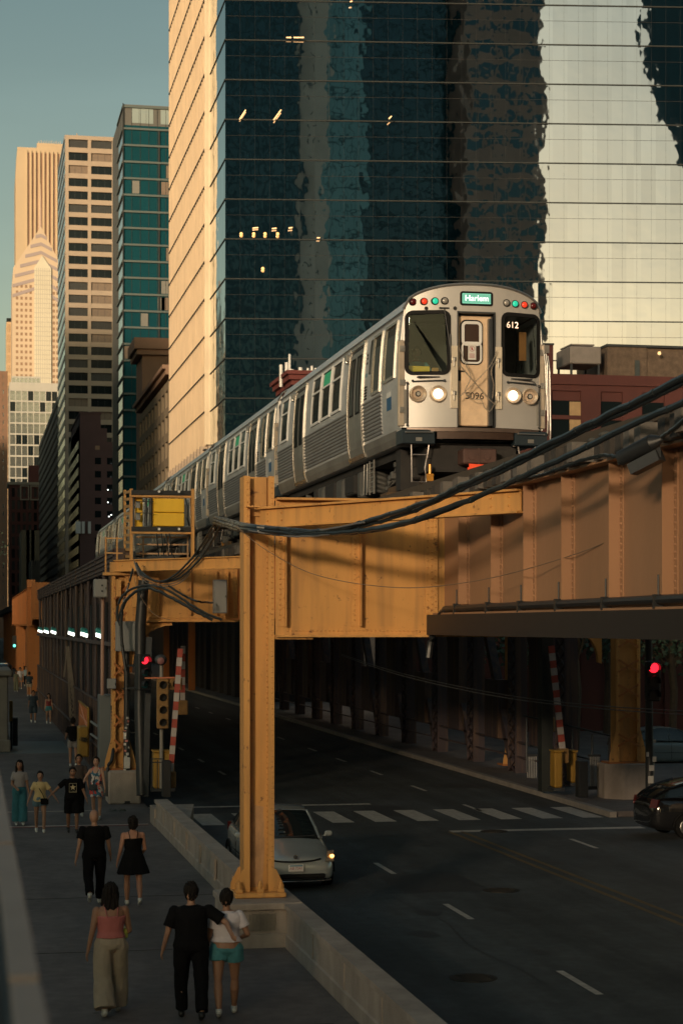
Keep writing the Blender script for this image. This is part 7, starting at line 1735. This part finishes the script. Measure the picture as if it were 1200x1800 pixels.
person('woman in a short black dress with thin straps, seen from behind', 234, 1592, 1.64, 0, dict(fem=True, skin=(.38,.19,.12), top=('cami', blk_c), skirt=(blk_c, .60, .14), hair=('bob',), bw=1.15, legs=((10, 2), (-16, 24)), arms=((-8, 13, 22), (8, 12, 50, 30))), .010)
dm = G(60, 1462)
person('woman with long dark hair, grey top and teal jeans facing the viewer at the left', 35, 1450, 1.66, 180, dict(fem=True, skin=sk2, top=('crop', mat('grey_tee', (.28,.26,.26), .8, 0, .05)), bottom=('wide', jean), hair=('long',), legs=((6, 4), (-4, 6)), arms=((0, 10, 10), (4, 10, 70, 30)), waist=1.06), .013)
rY = person('woman in yellow T-shirt and denim shorts holding hands with the star shirt man', 71, 1463, 1.52, 180, dict(fem=True, bw=1.08, skin=sk1, top=('tee', yel), bottom=('hot', mat('blue_denim', (.09,.17,.22), .8, 0, .15, 12)), hair=('bun',), legs=((14, 6), (-12, 8)), arms=((4, 34, 6), (0, 20, 14)), sleeve=.6), .013)
rS = person('man in a black T-shirt printed with a pale star, facing the viewer', 128, 1464, 1.62, 180, dict(bw=1.12, skin=sk2, top=('tee', blk_c), bottom=('long_shorts', blk_c), hair=('short',), legs=((6, 2), (-12, 10)), arms=((2, 18, 14), (4, 46, 8)), shoes=blks, sleeve=.75, loose=1.15), .013)
def onbody(R, pts_fn, nm, m_): pass
# the star print on the shirt
R, J, AR, dz, s, hd = rS
m = MB(); yb_ = .155*s; cz_ = (1.22+dz)*s
for a_, b_, c_, d_ in ((-.10,.10,.115,.123),(-.10,.10,-.123,-.115),(-.10,-.092,-.123,.123),(.092,.10,-.123,.123)): m.box(a_*s, yb_, cz_+c_*s, b_*s, yb_+.004, cz_+d_*s)
m.build('print_frame', mat('print_pale', (.42,.36,.24), .7), R, world=False)
pts = []
for i in range(10):
    r_ = (.085 if i % 2 == 0 else .034)*s; t = math.pi/2+math.pi*i/5; pts.append((r_*math.cos(t), yb_, cz_+.012+r_*math.sin(t)))
m = MB(); m.loft([pts, [(x, y+.005, z) for x, y, z in pts]]); m.build('star_print', mat('print_gold', (.62,.50,.28), .7), R, world=False)
t_ = text('shirt_text', 'U.S.ARMY', .05*s, mat('print_pale', (.42,.36,.24)), (0, yb_+.006, cz_-.095*s), (math.pi/2, 0, math.pi), R, .002)
person('person in dark clothes walking just behind the man in the star shirt', 139, 1435, 1.66, 180, dict(skin=sk2, top=('tee', mat('dark_brown_cloth', (.06,.045,.04), .85, 0, .2)), bottom=('pants', blk_c), hair=('short',), legs=((-8, 6), (8, 4))), .014)
flor = mat('floral_cloth', (.45,.40,.38), .8, 0, 0)
_n = flor.node_tree; _b = _n.nodes['Principled BSDF']; _v = _n.nodes.new('ShaderNodeTexVoronoi'); _v.inputs['Scale'].default_value = 13; _t = _n.nodes.new('ShaderNodeTexCoord'); _n.links.new(_t.outputs['Object'], _v.inputs[0])
_r = _n.nodes.new('ShaderNodeValToRGB'); _r.color_ramp.interpolation = 'CONSTANT'; _e = _r.color_ramp.elements; _e[0].color = (.50,.06,.05,1); _e[1].position = .3; _e[1].color = (.55,.5,.48,1); x_ = _e.new(.55); x_.color = (.04,.14,.22,1); x_ = _e.new(.78); x_.color = (.03,.03,.05,1); x_ = _e.new(.9); x_.color = (.55,.28,.22,1)
_sp = _n.nodes.new('ShaderNodeSeparateColor'); _n.links.new(_v.outputs['Color'], _sp.inputs[0]); _n.links.new(_sp.outputs[0], _r.inputs[0]); _n.links.new(_r.outputs[0], _b.inputs['Base Color'])
rF = person('woman in a sleeveless bright floral dress facing the viewer beside the pedestal', 170, 1440, 1.64, 165, dict(fem=True, skin=(.42,.24,.16), top=('tank', flor), skirt=(flor, .62, .05), hair=('bun',), legs=((4, 2), (-4, 6)), arms=((4, 12, 20), (20, 30, 50, 20)), bw=1.03), .012)
person('man in black T-shirt and grey shorts walking away by the orange sign', 129, 1347, 1.76, 0, dict(skin=sk1, top=('tee', blk_c), bottom=('shorts', gryc), hair=('short',), legs=((4, 2), (-4, 4)), arms=((6, 10, 60), (6, 10, 60)), bw=1.06), .014)
person('man in navy T-shirt and navy shorts facing the viewer on the bridge pavement', 59, 1270, 1.70, 180, dict(bw=1.08, skin=sk2, top=('tee', mat('navy_cloth', (.02,.035,.05), .85)), bottom=('long_shorts', mat('navy_cloth', (.02,.035,.05))), hair=('short',)), .02)
person('woman in red top and denim shorts holding his hand on the bridge', 86, 1272, 1.58, 180, dict(fem=True, skin=sk1, top=('tank', mat('red_cloth', (.20,.03,.03), .8)), bottom=('hot', teal_d), hair=('long',)), .02)
person('woman in a short bright blue dress walking away on the bridge', 103, 1264, 1.66, 0, dict(fem=True, skin=sk1, top=('tank', mat('blue_cloth', (.03,.13,.25), .8)), skirt=(mat('blue_cloth', (.03,.13,.25)), .62, .04), hair=('long',)), .02)
person('woman in black top and white shorts far along the bridge pavement', 71, 1229, 1.62, 180, dict(fem=True, skin=sk1, top=('tank', blk_c), bottom=('hot', wht_c), hair=('bun',)), .025)
person('man in dark shirt and tan shorts far along the bridge', 52, 1224, 1.78, 0, dict(skin=sk1, top=('tee', mat('navy_cloth', (.02,.035,.05))), bottom=('shorts', crm), hair=('short',), bw=1.1), .025)
person('distant person in olive clothes near the left edge', 29, 1216, 1.66, 180, dict(skin=sk2, fem=True, top=('tee', mat('olive_cloth', (.12,.12,.08), .8)), bottom=('wide', mat('olive_cloth', (.12,.12,.08))), hair=('short',)), .03)
person('distant person in white top near the left edge, behind the one in olive', 36, 1211, 1.76, 180, dict(skin=sk1, top=('tee', wht_c), bottom=('shorts', gryc), hair=('short',)), .03)
person('distant person in a pale blue top left of the bridge lights', 46, 1206, 1.68, 180, dict(skin=sk1, fem=True, top=('tee', mat('pale_blue_cloth', (.25,.33,.38), .8)), bottom=('pants', blk_c), hair=('short',)), .03)
person('distant man in a dark red shirt by the far orange column', 62, 1208, 1.74, 0, dict(skin=sk2, top=('tee', mat('red_cloth', (.20,.03,.03))), bottom=('pants', blk_c), hair=('short',)), .03)
person('distant woman in a white dress among the walkers on the bridge', 78, 1216, 1.62, 180, dict(skin=sk1, fem=True, top=('tank', wht_c), skirt=(wht_c, .62, .03), hair=('long',)), .03)
person('distant person in black at the far end of the pavement', 41, 1198, 1.75, 180, dict(skin=sk2, top=('tee', blk_c), bottom=('pants', blk_c), hair=('short',)), .03)
# bags
def bag(label, R_t, off, size, m_, strap=None):
    R, J, AR, dz, s, hd = R_t; rot = Matrix.Rotation(R.rotation_euler.z, 4, 'Z'); c = Vector(R.location)+(rot @ (Vector(off)*s))
    root = thing('shoulder_bag', label, 'bag', c, 'shoulder bags', R.rotation_euler.z); m = MB(); m.bbox(-size[0]/2, -size[1]/2, -size[2]/2, size[0]/2, size[1]/2, size[2]/2, .02); m.build('pouch', m_, root, world=False)
    m = MB(); m.box(-size[0]/2+.005, size[1]/2, 0, size[0]/2-.005, size[1]/2+.008, size[2]/2-.01); m.build('flap', m_, root, world=False)
    if strap: 
        q = MB(); q.tube([Vector(p)*s-Vector(off)*s for p in strap], .009, 6); q.build('strap', m_, root, world=False)
bag('black shoulder bag worn across the yellow T-shirt', rY, (-.12,.17,.90), (.20,.08,.15), blk_c, [(-.12,.16,.97),(-.06,.155,1.12),(.02,.145,1.25),(.10,.10,1.40),(.10,.0,1.47)])
bag('dark bag worn across the floral dress', rF, (.06,.17,.92), (.20,.08,.16), mat('navy_bag', (.02,.03,.04), .6), [(.06,.16,1.0),(.02,.15,1.2),(-.08,.11,1.40),(-.09,.0,1.47)])
bag('small yellow green bag under the arm of the woman in the rose top', rR, (.20,.12,1.06), (.07,.20,.14), mat('lime_bag', (.35,.36,.06), .5))
# the driver and the things in the cab
def wpt(p): return Vector((TX, TY, TZr))+Vector(p)
drv = person('train driver in a teal shirt behind the left cab window', 0, 0, 1.72, 180, dict(skin=sk3, top=('tee', mat('teal_shirt', (.08,.34,.36), .8)), hair=('short',), arms=((30, 14, 60), (30, 14, 60)), group='train crew', legs=((80, 80), (80, 80)), bottom=('pants', blk_c), bw=1.1), .013, D=wpt((-.88, .95, 1.62)))
drv[0]['group'] = 'train crew'
q = MB(); q.bbox(*(wpt((-1.24,.12,2.30))), *(wpt((-.80,.2,2.52))), .01); tag(q.build('yellow_board', mat('board_yellow', (.85,.62,.06), .5, 0, .05, 5, emit=(1,.7,.08), estr=.02), None), 'yellow board standing on the cab desk below the driver', 'board')  # faint emission lifts the board, which is no light source
q = MB(); q.bbox(*(wpt((-.75,.15,2.28))), *(wpt((-.62,.22,2.50))), .01); tag(q.build('cab_console', mat('warm_console', (.5,.28,.08), .4), None), 'small warm brown console box right of the yellow board', 'console')
